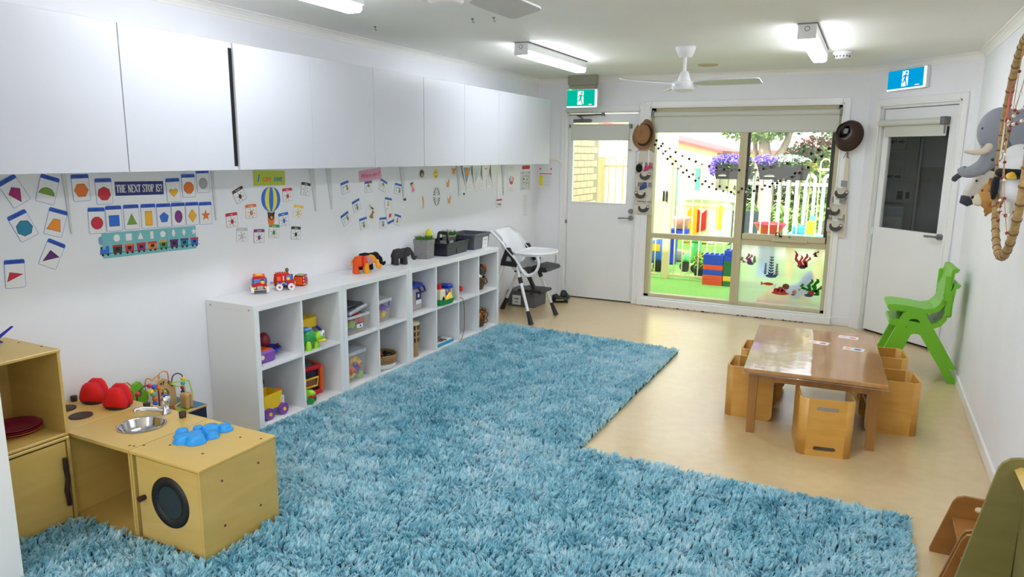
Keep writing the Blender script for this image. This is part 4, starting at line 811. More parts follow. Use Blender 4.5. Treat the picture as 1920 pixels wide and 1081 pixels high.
for c, x, y, z, r in (('blue',.22,-.537,.424,.0135),('orange',.22,-.512,.410,.0135),('pink',.22,-.562,.437,.0125),('sun',.235,-.566,.408,.0135),('sea',.235,-.556,.392,.0135),('orange',.235,-.548,.365,.0135),('blue',.235,-.547,.341,.0135),
  ('sun',.06,-.537,.367,.013),('red',.22,-.632,.412,.014),('orange',.10,-.40,.352,.0135),('pink',.13,-.418,.335,.013),('sea',.13,-.418,.316,.013),('sun',.10,-.268,.372,.0135),('sea',.10,-.271,.347,.013),('pink',.10,-.274,.323,.013),('violet',.10,-.277,.299,.011)):
    part(B().ell((x, y, z), r, 12, 8), 'bead', mat('bead_'+c, PAL[c], .35), t)
for y0, y1 in ((-.372, -.346), (-.344, -.326)): part(B().box(.19, .25, y0, y1, .2495, .335, b=.008), 'wood_block', MW, t)
part(B().lathe([(.016, 0), (.02, .01), (.012, .03), (0, .032)], n=12, M=T(.20, -.43, .2495)), 'roller', mat('maze_roller', (140,70,40), .5), t)

# ================================================================ TOYS IN AND ON THE SHELVES
def pm(nm, c=(128,128,128), r=.35, **k): return mat('toy_'+nm, c, r, **k)
RED, YEL, GRN, BLU, PUR, ORA, LIM = pm('red', (210,25,35)), pm('yellow', (250,205,30)), pm('green', (30,150,70)), pm('royal', (35,60,185)), pm('purple', (125,70,165)), pm('orange', (240,95,25)), pm('lime', (150,215,40))
MAR = pm('maroon', (130,25,50)); CREAM = pm('cream', (238,228,195)); BLK = pm('black', (20,20,22)); SKYB = pm('skyblue', (70,130,210))
zu, zl = .3935, .0385
# cell 1 upper left
t = thing('toy_box', 'purple plastic toy box with orange lid panel in the near shelf', 'toy', (.25, .145, zu)); b = B(); part(B().box(-.07, .085, -.07, .065, 0, .07, b=.012), 'body', PUR, t); part(B().box(-.05, .07, -.055, .05, .07, .074, b=.001), 'lid_panel', ORA, t); part(B().cyl((.085, -.05, .04), (.092, -.05, .04), .014, n=12), 'dial', CREAM, t)
t = thing('toy_tray', 'dark blue toy dish behind the purple toy box', 'toy', (.20, .265, zu)); part(B().lathe([(.03, 0), (.07, .02), (.085, .045), (.08, .047), (.06, .025), (0, .015)], n=22), 'bowl', BLU, t); part(B().ell((.03, .06, .05), .012), 'knob', MAR, t)
t = thing('toy_egg', 'maroon egg shaped toy above the blue dish', 'toy', (.19, .25, zu+.037)); part(B().ell((0, 0, .05), (.042, .042, .055), 18, 12), 'egg_shell', MAR, t); part(B().lathe([(.03, 0), (.032, .008), (.028, .012)], n=18), 'base_ring', MAR, t)
t = thing('toy_ball', 'amber toy ball at the left of the maroon egg', 'toy', (.17, .155, zu)); part(B().ell((0, 0, .150), .035, 16, 10), 'ball', pm('amber', (225,150,30)), t); part(B().lathe([(.05, 0), (.04, .05), (.03, .118), (0, .12)], n=18), 'stand', pm('dark', (60,50,60)), t)
# cell 2 upper right: turtle shape sorter
t = thing('shape_sorter', 'yellow topped red bucket shape sorter in the near shelf', 'toy', (.135, .60, zu)); part(B().lathe([(0, 0), (.075, 0), (.095, .10), (.09, .10)], n=24), 'bucket', RED, t)
b = B(); b.holed(rrect(.21, .20, .04), [ngon(12, .026, cx=-.04, cy=.045), ngon(4, .034, 45, cx=.045, cy=.04), ngon(3, .034, cx=-.04, cy=-.045), ngon(8, .026, cx=.045, cy=-.045)], .145, .165, 'xy'); part(b, 'lid', YEL, t); part(B().prism(rrect(.205, .195, .04), .10, .145), 'lid_rim', YEL, t); part(B().tube([(.10, .075, .10), (.13, .085, .07), (.14, .03, .05)], .010), 'handle', BLU, t)
part(B().prism(rrect(.17, .16, .03), .138, .1455), 'lid_inside', pm('dark'), t)
t = thing('toy_turtle', 'green toy turtle with yellow jaw and big eyes', 'toy', (.315, .50, zu)); b = B().lathe([(.062, .05), (.064, .06), (.055, .095), (.035, .12), (0, .128)], n=22); part(b, 'shell', GRN, t); part(B().box(-.03, .03, -.05, .02, .115, .135, b=.006), 'shell_block', SKYB, t)
hd = part(B().ell((.06, .045, .075), (.034, .036, .036), 16, 10), 'head', LIM, t); part(B().ell((.078, .06, .098), (.014, .014, .018), 12, 8).ell((.09, .035, .096), (.013, .013, .017), 12, 8), 'eyes', WHITEP, hd); part(B().ell((.090, .065, .100), .005, 8, 6).ell((.101, .038, .098), .005, 8, 6), 'pupils', BLK, hd); part(B().ell((.07, .05, .052), (.032, .032, .010), 14, 8), 'jaw', YEL, hd)
for x, y in ((.045, -.04), (.045, .03), (-.045, -.04), (-.045, .03)): part(B().lathe([(.022, 0), (.022, .01), (.016, .05), (0, .06)], n=14, M=T(x, y, 0)), 'leg', LIM, t)
part(B().ell((0, 0, .055), (.06, .06, .02), 16, 8), 'belly', LIM, t)
# cell 3 lower left: tip truck
t = thing('toy_truck', 'yellow tipper toy truck with purple wheels', 'toy', (.27, .16, zl)); v = [(-.05, -.07), (.05, -.07), (.05, .075), (-.05, .075)]
part(B().add([(-.06,-.075,.155),(.075,-.075,.155),(.06,-.065,.055),(-.05,-.065,.055),(-.06,.07,.155),(.075,.07,.155),(.06,.06,.055),(-.05,.06,.055),(-.05,-.07,.155),(.065,-.07,.155),(.052,-.06,.062),(-.042,-.06,.062),(-.05,.065,.155),(.065,.065,.155),(.052,.055,.062),(-.042,.055,.062)], [(0,1,2,3),(5,4,7,6),(1,5,6,2),(4,0,3,7),(3,2,6,7),(8,11,10,9),(13,14,15,12),(9,10,14,13),(12,15,11,8),(11,15,14,10),(0,8,9,1),(5,13,12,4),(1,9,13,5),(4,12,8,0)]), 'tipper', YEL, t)
part(B().box(-.045, .055, -.07, .085, .035, .055, b=.004), 'chassis', SKYB, t); part(B().box(-.05, .05, .075, .12, .05, .11, b=.01), 'cab', WHITEP, t); part(B().box(.0, .02, .08, .13, .11, .15, b=.006), 'cab_roof', ORA, t)
for x in (-.06, .068):
    for y in (-.04, .075): w = part(B().cyl((x-.014, y, .036), (x+.014, y, .036), .036, n=20), 'wheel', PUR, t); part(B().cyl((x+.0141, y, .036), (x+.018, y, .036), .012, n=10), 'hub', YEL, w)
one(B().box(-.045, .045, -.035, .035, 0, .21, b=.004), 'storage_tub', SKYB, 'dull blue box behind the yellow tipper truck', 'box', None, (.13, .13, zl))
t = thing('toy_figure', 'dark red toy bird figure behind the yellow tipper truck', 'toy', (.13, .255, zl)); part(B().lathe([(0, 0), (.04, 0), (.042, .06), (.03, .12), (.02, .14), (0, .145)], n=16), 'body', MAR, t); part(B().ell((0, .0, .165), .03, 14, 10), 'head', MAR, t); part(B().ell((0, -.004, .188), (.016, .016, .012), 10, 8), 'crest', pm('amber'), t)
# cell 4 lower right: activity cube and green car
t = thing('activity_cube', 'orange and purple activity cube with yellow framed window', 'toy', (.165, .575, zl), -8); t.scale = (.92, .92, .95)
s = .105
for x in (-s, s):
    for y in (-s, s): part(B().box(x-.016, x+.016, y-.016, y+.016, .016, .20, b=.008), 'corner_post', ORA if x > 0 and y > 0 else (pm('indigo', (45,35,120)) if y < 0 else PUR), t)
for z in (.018, .20):
    for a in range(4):
        m_ = T(0, 0, z, rz=90*a); part(B().box(-s, s, s-.014, s+.014, -.016, .016, b=.006, M=m_), 'frame_bar', [ORA, pm('pinkish', (190,40,100)), ORA, RED][a], t)
part(B().box(-s, s, -s, s, .205, .212), 'top_plate', pm('dark'), t); part(B().box(-s+.01, s-.02, -s+.01, s-.01, .02, .19), 'core', pm('darkpurple', (50,35,60)), t)
part(B().lathe([(.085, .212), (.085, .218), (.07, .222), (0, .222)], n=24), 'top_dial', pm('greydial', (70,80,90)), t)
part(B().tube([(.118, -.055, .07), (.118, .055, .07), (.124, .06, .13), (.124, -.05, .13)], .008, closed=True, n=8), 'yellow_frame', YEL, t); part(B().box(.106, .110, -.05, .055, .07, .13), 'mirror', pm('mirror', (150,90,70), .2), t)
t = thing('toy_car', 'lime green dinosaur car with purple wheels', 'toy', (.335, .455, zl), 25); b = B(); pillow(b, [(-.05, .03), (-.05, .06), (-.01, .085), (.03, .09), (.055, .07), (.05, .045), (.02, .03)], .05, 'xz', 6); part(b, 'body', LIM, t)
part(B().ell((-.03, 0, .10), (.016, .016, .024), 10, 8), 'driver', SKYB, t); part(B().ell((.03, 0, .05), (.03, .028, .02), 10, 8), 'red_belly', RED, t)
for x in (-.035, .03):
    for y in (-.028, .028): part(B().cyl((x, y-.008, .022), (x, y+.008, .022), .022, n=14), 'wheel', PUR if x < 0 else GRN, t)
# translucent tubs
def tubmat(name, c, a): return mat(name, c, .25, alpha=a)
TUB = tubmat('tub_clear', (222,220,214), .28)
def tub(label, loc, wx, wy, h, lidm, blocks, seed, rz=0, lid=True, rim=.01):
    t = thing('storage_tub', label, 'tub', loc, rz, group='plastic tubs in the middle shelf'); g = .86
    def shell(a, b_, z0, z1, ga): return [(-a*ga, -b_*ga, z0), (a*ga, -b_*ga, z0), (a*ga, b_*ga, z0), (-a*ga, b_*ga, z0), (-a, -b_, z1), (a, -b_, z1), (a, b_, z1), (-a, b_, z1)]
    part(B().add(shell(wx/2, wy/2, 0, h, g), [(3,2,1,0),(0,1,5,4),(1,2,6,5),(2,3,7,6),(3,0,4,7)]), 'tub_body', TUB, t)
    part(B().holed(rrect(wx+.02, wy+.02, .02), [rrect(wx-.012, wy-.012, .014)], h-.014, h, 'xy'), 'tub_rim', lidm, t)
    if lid: part(B().prism(rrect(wx+.022, wy+.022, .022), h, h+rim), 'lid', lidm, t)
    r = random.Random(seed)
    for i in range(blocks):
        s_ = .025+r.random()*.02; x = (r.random()**.6-.42)*wx*.66; y = (r.random()-.5)*(wy*.66); z = .004+r.random()*(h*.66); q = r.random()
        part(B().box(-s_/2, s_/2, -s_/2, s_/2, -s_/2, s_/2, b=.003, M=T(x, y, z+s_/2+.006, r.random()*50, r.random()*50, r.random()*90)), 'toy_block', [YEL, BLU, RED, YEL, LIM, ORA, YEL, PUR][int(q*8)], t)
    return t
t = tub('clear tub with white label and grey lid lying askew on top', (.235, .955, zu), .27, .215, .135, mat('tub_rim_grey', (196,200,206), .35), 26, 3, 0, False)
part(B().box(.129, .1305, -.02, .045, .04, .075), 'label', WHITEP, t); part(B().box(.1305, .1308, -.02, .045, .068, .075), 'label_band', pm('labelpurple', (70,50,130)), t); part(B().box(.1305, .1308, .012, .026, .046, .060), 'label_mark', BLK, t)
ld = thing('tub_lid', 'loose grey tub lid resting on a folded second lid', 'lid', (.23, .955, zu+.155), 0, rot=(R_(8), R_(-4), R_(4))); part(B().box(-.13, .13, -.11, .11, 0, .014, b=.005), 'lid_plate', mat('lid_grey', (120,124,134), .35), ld); part(B().box(.115, .135, -.11, .11, -.008, .016, b=.004), 'lid_lip', mat('lid_grey_light', (165,170,180), .35), ld)
one(B().box(-.12, .12, -.10, .10, 0, .018, b=.005), 'tub_lid', mat('lid_dark', (60,62,70), .4), 'dark tub lid on top of the open clear tub', 'lid', None, (.21, .955, zu+.185), 3)
one(B().ell((0, 0, 0), (.05, .03, .018), 12, 8), 'toy_ring', PUR, 'purple toy poking out under the loose grey lid', 'toy', None, (.28, .99, zu+.142))
t = tub('clear tub with white lid and purple handle clip', (.19, 1.30, zu), .25, .20, .165, mat('tub_rim_white', (214,218,214), .35), 26, 8, 0)
part(B().tube([(.13, -.075, .15), (.145, -.065, .115), (.145, .055, .115), (.13, .07, .155)], .007), 'handle_clip', pm('violetclip', (110,70,200)), t); one(B().ell((0, 0, .012), (.03, .04, .014), 12, 8), 'toy_cup', LIM, 'lime cup lying on the white lid of the purple handled tub', 'toy', None, (.16, 1.245, zu+.176))
tub('clear tub of yellow blocks with pale grey lid', (.215, .955, zl), .24, .205, .215, mat('tub_rim_grey'), 60, 15, 0, True, .012)
# baskets
def weave(name, c, c2):
    m = bpy.data.materials.new(name); m.use_nodes = True; N, L = m.node_tree.nodes, m.node_tree.links; b = N['Principled BSDF']
    tc = N.new('ShaderNodeTexCoord'); wv = N.new('ShaderNodeTexWave'); wv.bands_direction = 'Z'; wv.inputs['Scale'].default_value = 22; wv.inputs['Distortion'].default_value = 3; wv.inputs['Detail Scale'].default_value = 6; L.new(tc.outputs['Object'], wv.inputs[0])
    rp = N.new('ShaderNodeValToRGB'); rp.color_ramp.elements[0].color = rgb(*c2); rp.color_ramp.elements[1].color = rgb(*c); L.new(wv.outputs['Fac'], rp.inputs[0]); L.new(rp.outputs[0], b.inputs['Base Color'])
    bp = N.new('ShaderNodeBump'); bp.inputs['Strength'].default_value = .8; bp.inputs['Distance'].default_value = .004; L.new(wv.outputs['Fac'], bp.inputs['Height']); L.new(bp.outputs[0], b.inputs['Normal']); b.inputs['Roughness'].default_value = .8; return m
WOV = weave('seagrass', (190,150,95), (110,78,42)); WOV2 = weave('seagrass_dark', (120,95,62), (60,44,28))
t = thing('woven_basket', 'round woven basket with white base and dark pebbles', 'basket', (.27, 1.318, zl)); part(B().lathe([(0, 0), (.095, 0), (.112, .018), (.115, .045)], n=28), 'white_base', WHITEP, t); part(B().lathe([(.114, .040), (.122, .075), (.125, .11), (.119, .112), (.112, .075), (.10, .05)], n=28), 'woven_wall', WOV, t)
r5 = random.Random(5)
for i in range(14): a = r5.random()*6.28; q = .085*math.sqrt(r5.random()); part(B().ell((q*math.cos(a), q*math.sin(a), .075+.02*r5.random()), (.024, .02, .016), 9, 6), 'pebble', BLK, t)
one(B().tube([(0, 0, 0), (.02, -.06, .05)], [.008, .006]), 'wooden_beater', ORA, 'thin orange stick standing in the dark pebble basket', 'stick', None, (.30, 1.295, zl+.10))
def basket(label, loc, h, m_):
    t = thing('woven_basket', label, 'basket', loc, group='woven baskets in the far end shelf'); part(B().lathe([(0, .003), (.085, .0), (.105, .05), (.11, h), (.103, h), (.098, .05), (0, .012)], n=28), 'woven_wall', m_, t)
    for s_ in (-1, 1): part(B().tube([(.107*math.cos(a), s_*0+.107*math.sin(a), h*.85+.0) for a in ()] or [(.108, s_*.0-.04, h*.9), (.125, -.035, h*.62), (.128, 0, h*.5), (.125, .035, h*.62), (.108, .04, h*.9)] if s_ > 0 else [(-.108, -.04, h*.9), (-.125, 0, h*.55), (-.108, .04, h*.9)], .006), 'rope_handle', m_, t)
    return t
basket('brown woven basket holding hats in the top end box', (.235, 2.80, zu), .115, WOV2)
t = thing('felt_hat', 'white banded black hat resting in the top end basket', 'hat', (.25, 2.77, zu+.16), 0, rot=(R_(0), R_(40), R_(30))); part(B().lathe([(.09, -.02), (.1, 0), (.085, .01), (.075, .06), (.05, .085), (0, .09)], n=24), 'crown', BLK, t); part(B().lathe([(.088, .004), (.086, .03), (.084, .03)], n=24), 'white_band', WHITEP, t); part(B().lathe([(.1, .0), (.098, -.02), (.04, -.03), (0, -.03)], n=24), 'blue_lining', BLU, t)
t = thing('mask_toy', 'small orange and black patterned toy in the top end basket', 'toy', (.27, 2.885, zu+.17)); part(B().ell((0, 0, 0), (.05, .04, .055), 14, 10), 'head', pm('tigertan', (165,110,60), .7, c2=(50,40,30), scale=40), t); part(B().ell((.03, .0, .04), (.02, .025, .012), 10, 6), 'red_patch', ORA, t)
basket('dark woven basket of brass vessels in the bottom end box', (.24, 2.80, zl), .09, WOV2)
BRASS = mat('brass', (170,110,60), .25, metal=1.0)
for i, (x, y, z, s_) in enumerate(((.28, 2.75, .05, 1), (.26, 2.86, .06, .85), (.17, 2.80, .06, .8))):
    t = thing('brass_jug', ('large copper jug lying in the bottom end basket', 'small brass pot beside the copper jug', 'dark brass cup behind the copper jug')[i], 'jug', (x, y, zl+z), 0, group='brass vessels in the basket', rot=(R_(30*i-20), R_(25), R_(50*i))); part(B().lathe([(0, 0), (.03*s_, 0), (.05*s_, .03*s_), (.05*s_, .06*s_), (.03*s_, .09*s_), (.026*s_, .11*s_), (.034*s_, .125*s_), (.03*s_, .125*s_), (.022*s_, .1*s_)], n=20), 'vessel', BRASS, t); part(B().tube([(.03*s_, 0, .1*s_), (.07*s_, 0, .09*s_), (.075*s_, 0, .05*s_), (.05*s_, 0, .035*s_)], .005), 'jug_handle', BRASS, t)
# blue lidded container
t = thing('snap_container', 'clear container with royal blue clip lid', 'tub', (.215, 1.75, zu)); part(B().box(-.085, .085, -.10, .10, 0, .18, b=.012), 'container', mat('snap_clear', (196,186,186), .25, alpha=.8), t); part(B().box(-.095, .095, -.11, .11, .18, .215, b=.012), 'lid', BLU, t); part(B().tube([(.09, .03, .19), (.112, .04, .15), (.112, .10, .15), (.09, .105, .19)], .008), 'clip', pm('navy', (30,36,110)), t)
part(B().box(.086, .088, .0, .075, .05, .15), 'label', WHITEP, t); part(B().box(.088, .0885, .0, .075, .085, .15), 'label_blue', pm('navy'), t); part(B().box(.0886, .089, .025, .05, .105, .13), 'label_square', WHITEP, t)
# ark
t = thing('toy_ark', 'green hulled toy ark with cream cabin and red chimney', 'toy', (.335, 2.09, zu)); b = B(); P = [(-.075, -.10), (.05, -.105), (.072, -.07), (.075, .08), (.05, .11), (-.075, .11)]
n = len(P); v = [(x*.78, y*.86, 0) for x, y in P]+[(x, y, .045) for x, y in P]; part(B().add(v, [(i, (i+1) % n, n+(i+1) % n, n+i) for i in range(n)]+[tuple(reversed(range(n))), tuple(range(n, 2*n))]), 'hull', GRN, t)
part(B().box(-.06, .05, -.095, -.02, .045, .13, b=.008), 'cabin', CREAM, t); part(B().cyl((.051, -.06, .06), (.053, -.06, .06), .016, n=14).box(.0505, .053, -.074, -.046, .046, .062), 'cabin_doorway', MAR, t); part(B().cyl((.0, -.05, .13), (.0, -.05, .172), .022, n=18), 'chimney', RED, t)
part(B().box(-.03, .05, .02, .095, .125, .135).box(-.05, .055, .015, .10, .135, .16, b=.012), 'wheelhouse_roof', BLU, t); part(B().box(-.04, -.03, .02, .09, .045, .13).box(.03, .04, .08, .09, .045, .13).box(.03, .04, .022, .03, .045, .13), 'wheelhouse_posts', CREAM, t); part(B().add([(.0,-.03,.045),(.06,-.03,.045),(.06,.08,.045),(.0,.08,.045),(.0,-.01,.075),(.045,.0,.07),(.045,.06,.095),(0,.06,.095)], [(0,1,5,4),(1,2,6,5),(2,3,7,6),(3,0,4,7),(4,5,6,7)]), 'yellow_slide', YEL, t); part(B().lathe([(.03, .085), (.028, .098), (.02, .10), (0, .10)], n=14, M=T(.02, .005, 0)), 'blue_wheel', BLU, t)
part(B().ell((-.01, .05, .09), .018, 10, 8), 'passenger', RED, t)
# red toy and cord
t = thing('toy_phone', 'red pull-along toy with white top in the third box', 'toy', (.25, 2.435, zu)); part(B().box(-.03, .03, -.04, .03, .0, .08, b=.012), 'body', RED, t); part(B().ell((.01, .075, .05), (.028, .028, .026), 14, 10), 'receiver', RED, t); part(B().ell((0, -.01, .09), (.02, .025, .025), 12, 8), 'white_top', WHITEP, t)
one(B().tube(smooth([(.33, 2.36, zu+.003), (.388, 2.34, zu+.002), (.398, 2.345, zu-.06), (.398, 2.35, .25), (.398, 2.345, .12), (.396, 2.31, .05), (.395, 2.285, .041)]), .0025, n=6), 'pull_cord', MAR, 'thin maroon cord hanging down the third box front', 'cord')
# zebra print instrument, book
t = thing('drum_toy', 'black and tan patterned drum at the edge of a lower box', 'toy', (.30, 1.685, zl)); part(B().lathe([(0, 0), (.055, 0), (.05, .06), (.06, .12), (.06, .26), (0, .262)], n=22), 'drum_body', pm('drumtan', (185,150,100), .6), t)
b = B()
for i in range(12):
    for j in range(3): a = i*.5236; b.box(.0595, .063, -.006, .006, .12+.05*j, .155+.05*j, M=T(0, 0, 0, rz=math.degrees(a)))
part(b, 'drum_pattern', BLK, t); part(B().lathe([(.06, .255), (.064, .26), (.064, .275), (.0, .276)], n=22), 'drum_skin', CREAM, t)
t = thing('picture_book', 'thick picture book with turquoise spine in a lower box', 'book', (.255, 2.105, zl)); part(B().box(-.11, .105, -.115, .12, .0, .006), 'back_cover', pm('turq', (30,150,185)), t); part(B().box(-.105, .10, -.11, .115, .006, .024), 'pages', PAPER, t); part(B().box(-.11, .105, -.115, .12, .024, .028), 'front_cover', PAPER, t); part(B().box(.105, .108, -.115, .12, 0, .028), 'spine', pm('turq'), t)
b = B(); [b.prism(ngon(7, .018+.008*(i % 3), cx=-.06+.04*(i % 4), cy=-.07+.05*(i//4)), .028, .0284) for i in range(14)]; part(b, 'cover_picture', pm('coverbrown', (110,80,70), .5), t)
# ---- on the shelf top
zt = .771
def soft_bus(label, loc, rz, van):
    t = thing('soft_bus', label, 'toy', loc, rz, group='red soft toy vehicles'); SR = mat('plush_red', (196,34,36), .9, bump=.2, bscale=300)
    P = [(-.062, .025), (-.064, .06), (-.058, .098), (-.03, .108), (.025, .106), (.045, .085), (.062, .055), (.062, .025), (.03, .02), (-.03, .02)]
    b = B(); pillow(b, P, .085, 'xz', 8, e=.35); part(b, 'body', SR, t)
    roof = B(); [roof.box(-.05+i*.014, -.044+i*.014, -.034, .034, .1, .1095, b=.002) for i in range(6)]; part(roof, 'roof_stripes', ORA, t)
    part(B().box(-.02, .02, -.02, .02, .104, .113, b=.003) if not van else B().ell((.02, 0, .122), (.012, .012, .014), 12, 8), 'roof_badge', YEL if not van else pm('olive', (120,110,40)), t)
    for s_ in (-1, 1):
        part(B().box(.008, .040, s_*.041-.003, s_*.041+.003, .062, .092, b=.002), 'side_window', SKYB, t); part(B().ell((.02, s_*.0445, .072), (.010, .003, .011), 10, 8), 'duck_face', YEL, t); part(B().box(-.05, .02, s_*.040-.003, s_*.040+.003, .028, .052, b=.002), 'blue_panel', BLU, t); part(B().box(-.05, -.025, s_*.041-.003, s_*.041+.003, .06, .088, b=.002), 'patch', ORA, t)
        part(B().box(-.012, -.006, s_*.0415-.003, s_*.0415+.003, .062, .09), 'number_one', WHITEP, t)
        for j, (px, c) in enumerate(((-.04, LIM), (-.02, YEL), (.0, LIM))): part(B().box(-.012, .012, -.002, .002, -.003, .003, b=.001, M=T(px, s_*.0435, .042, ry=35*(-1)**j)), 'tool_patch', c, t)
        for x in (-.036, .036): w = part(B().cyl((x, s_*.036, .021), (x, s_*.054, .021), .021, n=20), 'wheel', WHITEP, t); part(B().cyl((x, s_*.054, .021), (x, s_*.056, .021), .007, n=12), 'hub', RED, w)
    part(B().box(.046, .052, -.034, .034, .062, .092, b=.002, M=T(-.0, 0, 0)), 'windscreen', SKYB, t); part(B().ell((.055, .016, .072), (.004, .012, .012), 10, 8), 'duck_driver', YEL, t); part(B().ell((.055, .016, .086), (.005, .012, .004), 8, 6), 'driver_cap', BLK, t)
    part(B().box(.058, .066, -.018, .018, .028, .05, b=.003), 'grille', pm('grille', (170,172,176)), t); part(B().box(.054, .064, -.036, .036, .020, .028, b=.003), 'bumper', pm('grille'), t); part(B().ell((.062, -.03, .04), (.004, .007, .007), 8, 6).ell((.062, .03, .04), (.004, .007, .007), 8, 6), 'headlights', YEL, t)
    part(B().box(-.045, .045, -.034, .034, .012, .026, b=.003), 'underside', BLK, t)
    if van: part(B().box(-.085, -.064, -.012, .012, .036, .05, b=.002), 'cloth_tag', pm('tagbeige', (190,185,175), .8), t)
soft_bus('red soft toy bus facing the room with a duck driver', (.115, .315, zt), -40, False); soft_bus('red soft toy van with striped roof seen from its side', (.165, .475, zt), 52, True)
t = thing('soft_block', 'red soft cube with yellow dots and a purple number three', 'toy', (.165, .625, zt), 12); part(B().box(-.034, .034, -.036, .036, 0, .07, b=.010), 'cube', mat('plush_red'), t); part(B().box(-.03, .03, -.032, .0, .0702, .072), 'green_top', LIM, t); part(B().box(-.03, .03, .004, .03, .0702, .072), 'purple_top', PUR, t)
b = B(); [b.cyl((.0345, y, z), (.0352, y, z), .007, n=10) for y, z in ((-.024, .056), (-.024, .035), (-.022, .014), (.0, .010), (.024, .018), (.026, .04), (.02, .058), (0, .06))]; part(b, 'yellow_dots', YEL, t)
text('3', .062, 'number_three', PUR, t, (.0356, 0, .034), on_wall(ROT_LEFT), bold=.003); part(B().box(-.03, .03, -.0372, -.0366, .01, .06), 'orange_side', ORA, t)
# elephants
def elephant(label, loc, rz, parts_m, patch=False, s=1.0):
    t = thing('toy_elephant', label, 'toy', loc, rz, group='soft toy elephants on the shelf top'); t.scale = (s, s, s)
    bm_, lm, em, hm = parts_m
    P = [(-.062, .05), (-.068, .085), (-.05, .118), (-.01, .126), (.03, .12), (.05, .095), (.045, .06), (.02, .048), (-.03, .046)]
    b = B(); pillow(b, P, .085, 'xz', 8, e=.4); part(b, 'body', bm_, t)
    for x, y in ((-.045, -.024), (-.045, .024), (.03, -.024), (.03, .024)): part(B().lathe([(.020, 0), (.021, .01), (.018, .05), (.019, .075)], n=14, M=T(x, y, 0)), 'leg', lm if x > 0 or not patch else bm_, t)
    hd = part(B().ell((.068, 0, .098), (.034, .030, .034), 16, 10), 'head', hm, t)
    part(B().tube(smooth([(.09, 0, .095), (.108, 0, .075), (.112, 0, .05), (.122, 0, .036), (.136, 0, .042), (.138, 0, .056)], 3), [.017, .0165, .016, .0155, .015, .0145, .014, .0135, .013, .0125, .012, .0115, .011, .0105, .010, .0095][:16], n=10), 'trunk', hm, hd)
    for s_ in (-1, 1): b = B(); pillow(b, [(.03, .12), (.06, .122), (.075, .10), (.066, .07), (.05, .06), (.034, .075)], .014, 'xz', 4, M=T(0, s_*.034, 0)); part(b, 'ear', em, hd)
    part(B().tube([(-.064, 0, .1), (-.078, 0, .075), (-.076, 0, .055)], .004), 'tail', lm, t)
    if patch: b = B(); pillow(b, [(-.012, .046), (-.012, .124), (.014, .125), (.014, .046)], .089, 'xz', 8, e=.4); part(b, 'red_middle', mat('plush_red'), t)
PO, PY, PK, PG = mat('plush_orange', (232,85,20), .9), mat('plush_yellow', (240,160,30), .9), mat('plush_black', (14,14,15), .95), mat('plush_charcoal', (58,56,58), .95, bump=.2, bscale=250)
MINT = mat('plush_mint', (130,190,170), .9)
elephant('patchwork orange, red and yellow toy elephant', (.20, 1.215, zt), 48, (PO, PY, mat('plush_mauve', (190,140,150), .9), PY), True)
elephant('black toy elephant behind the patchwork elephant', (.115, 1.375, zt), 40, (PK, PK, PK, PK), s=.98); elephant('charcoal toy elephant standing beside the grey plant pot', (.20, 1.69, zt), 62, (PG, PG, PG, PG))
# plant pots, caddy, grey tub
def grass(b, n, r, h, seed, cz):
    q = random.Random(seed)
    for i in range(n):
        a = q.random()*6.28; d = r*math.sqrt(q.random()); x, y = d*math.cos(a), d*math.sin(a); l = h*(.6+.6*q.random()); ax, ay = (q.random()-.5)*.03+x*.35, (q.random()-.5)*.03+y*.35; w = .0035
        b.add([(x-w, y, cz), (x+w, y, cz), (x+w*.8+ax*.5, y+ay*.5, cz+l*.6), (x-w*.8+ax*.5, y+ay*.5, cz+l*.6), (x+ax, y+ay, cz+l)], [(0,1,2,3),(3,2,4)])
LEAF = mat('grass_leaf', (60,110,40), .6, c2=(95,150,60), scale=30); FELT = mat('felt_grey', (138,136,136), .95, var=.12, scale=60, bump=.4, bscale=200)
t = thing('plant_pot', 'grey felt pot of short green grass', 'potted plant', (.17, 2.075, zt), 8); b = B(); P = rrect(.145, .145, .03); Q = rrect(.135, .135, .03); n = len(P)
b.add([(x*.93, y*.93, 0) for x, y in P]+[(x, y, .128) for x, y in P]+[(x*1.04, y*1.04, .128) for x, y in P]+[(x*1.04, y*1.04, .158) for x, y in P]+[(x, y, .158) for x, y in Q]+[(x, y, .13) for x, y in Q], [(r*n+i, r*n+(i+1) % n, (r+1)*n+(i+1) % n, (r+1)*n+i) for r in range(5) for i in range(n)]+[tuple(range(5*n, 6*n)), tuple(reversed(range(n)))]); part(b, 'pot', FELT, t)
b = B(); grass(b, 260, .064, .05, 3, .132); part(b, 'grass', LEAF, t)['kind'] = 'stuff'
t = thing('tote_caddy', 'black plastic carry caddy with handle', 'caddy', (.165, 2.41, zt), 3); NV = mat('caddy_black', (34,36,46), .35)
def open_box(wx, wy, h, th=.004, g=.9):
    o = [(-wx/2*g, -wy/2*g), (wx/2*g, -wy/2*g), (wx/2*g, wy/2*g), (-wx/2*g, wy/2*g)]; p = [(-wx/2, -wy/2), (wx/2, -wy/2), (wx/2, wy/2), (-wx/2, wy/2)]; q = [(x*(1-2*th/wx), y*(1-2*th/wy)) for x, y in p]; i = [(x*.97, y*.97) for x, y in o]
    return B().add([(x, y, 0) for x, y in o]+[(x, y, h) for x, y in p]+[(x, y, h) for x, y in q]+[(x, y, th) for x, y in i], [(r*4+k, r*4+(k+1) % 4, r*4+4+(k+1) % 4, r*4+4+k) for r in range(3) for k in range(4)]+[(0,3,2,1), (12,13,14,15)])
part(open_box(.27, .40, .11), 'caddy_body', NV, t); part(B().holed(rrect(.29, .42, .02), [rrect(.262, .392, .016)], .104, .112, 'xy'), 'rim', NV, t); part(B().box(.115, .13, -.02, .02, .01, .06, b=.004), 'side_notch', BLK, t)
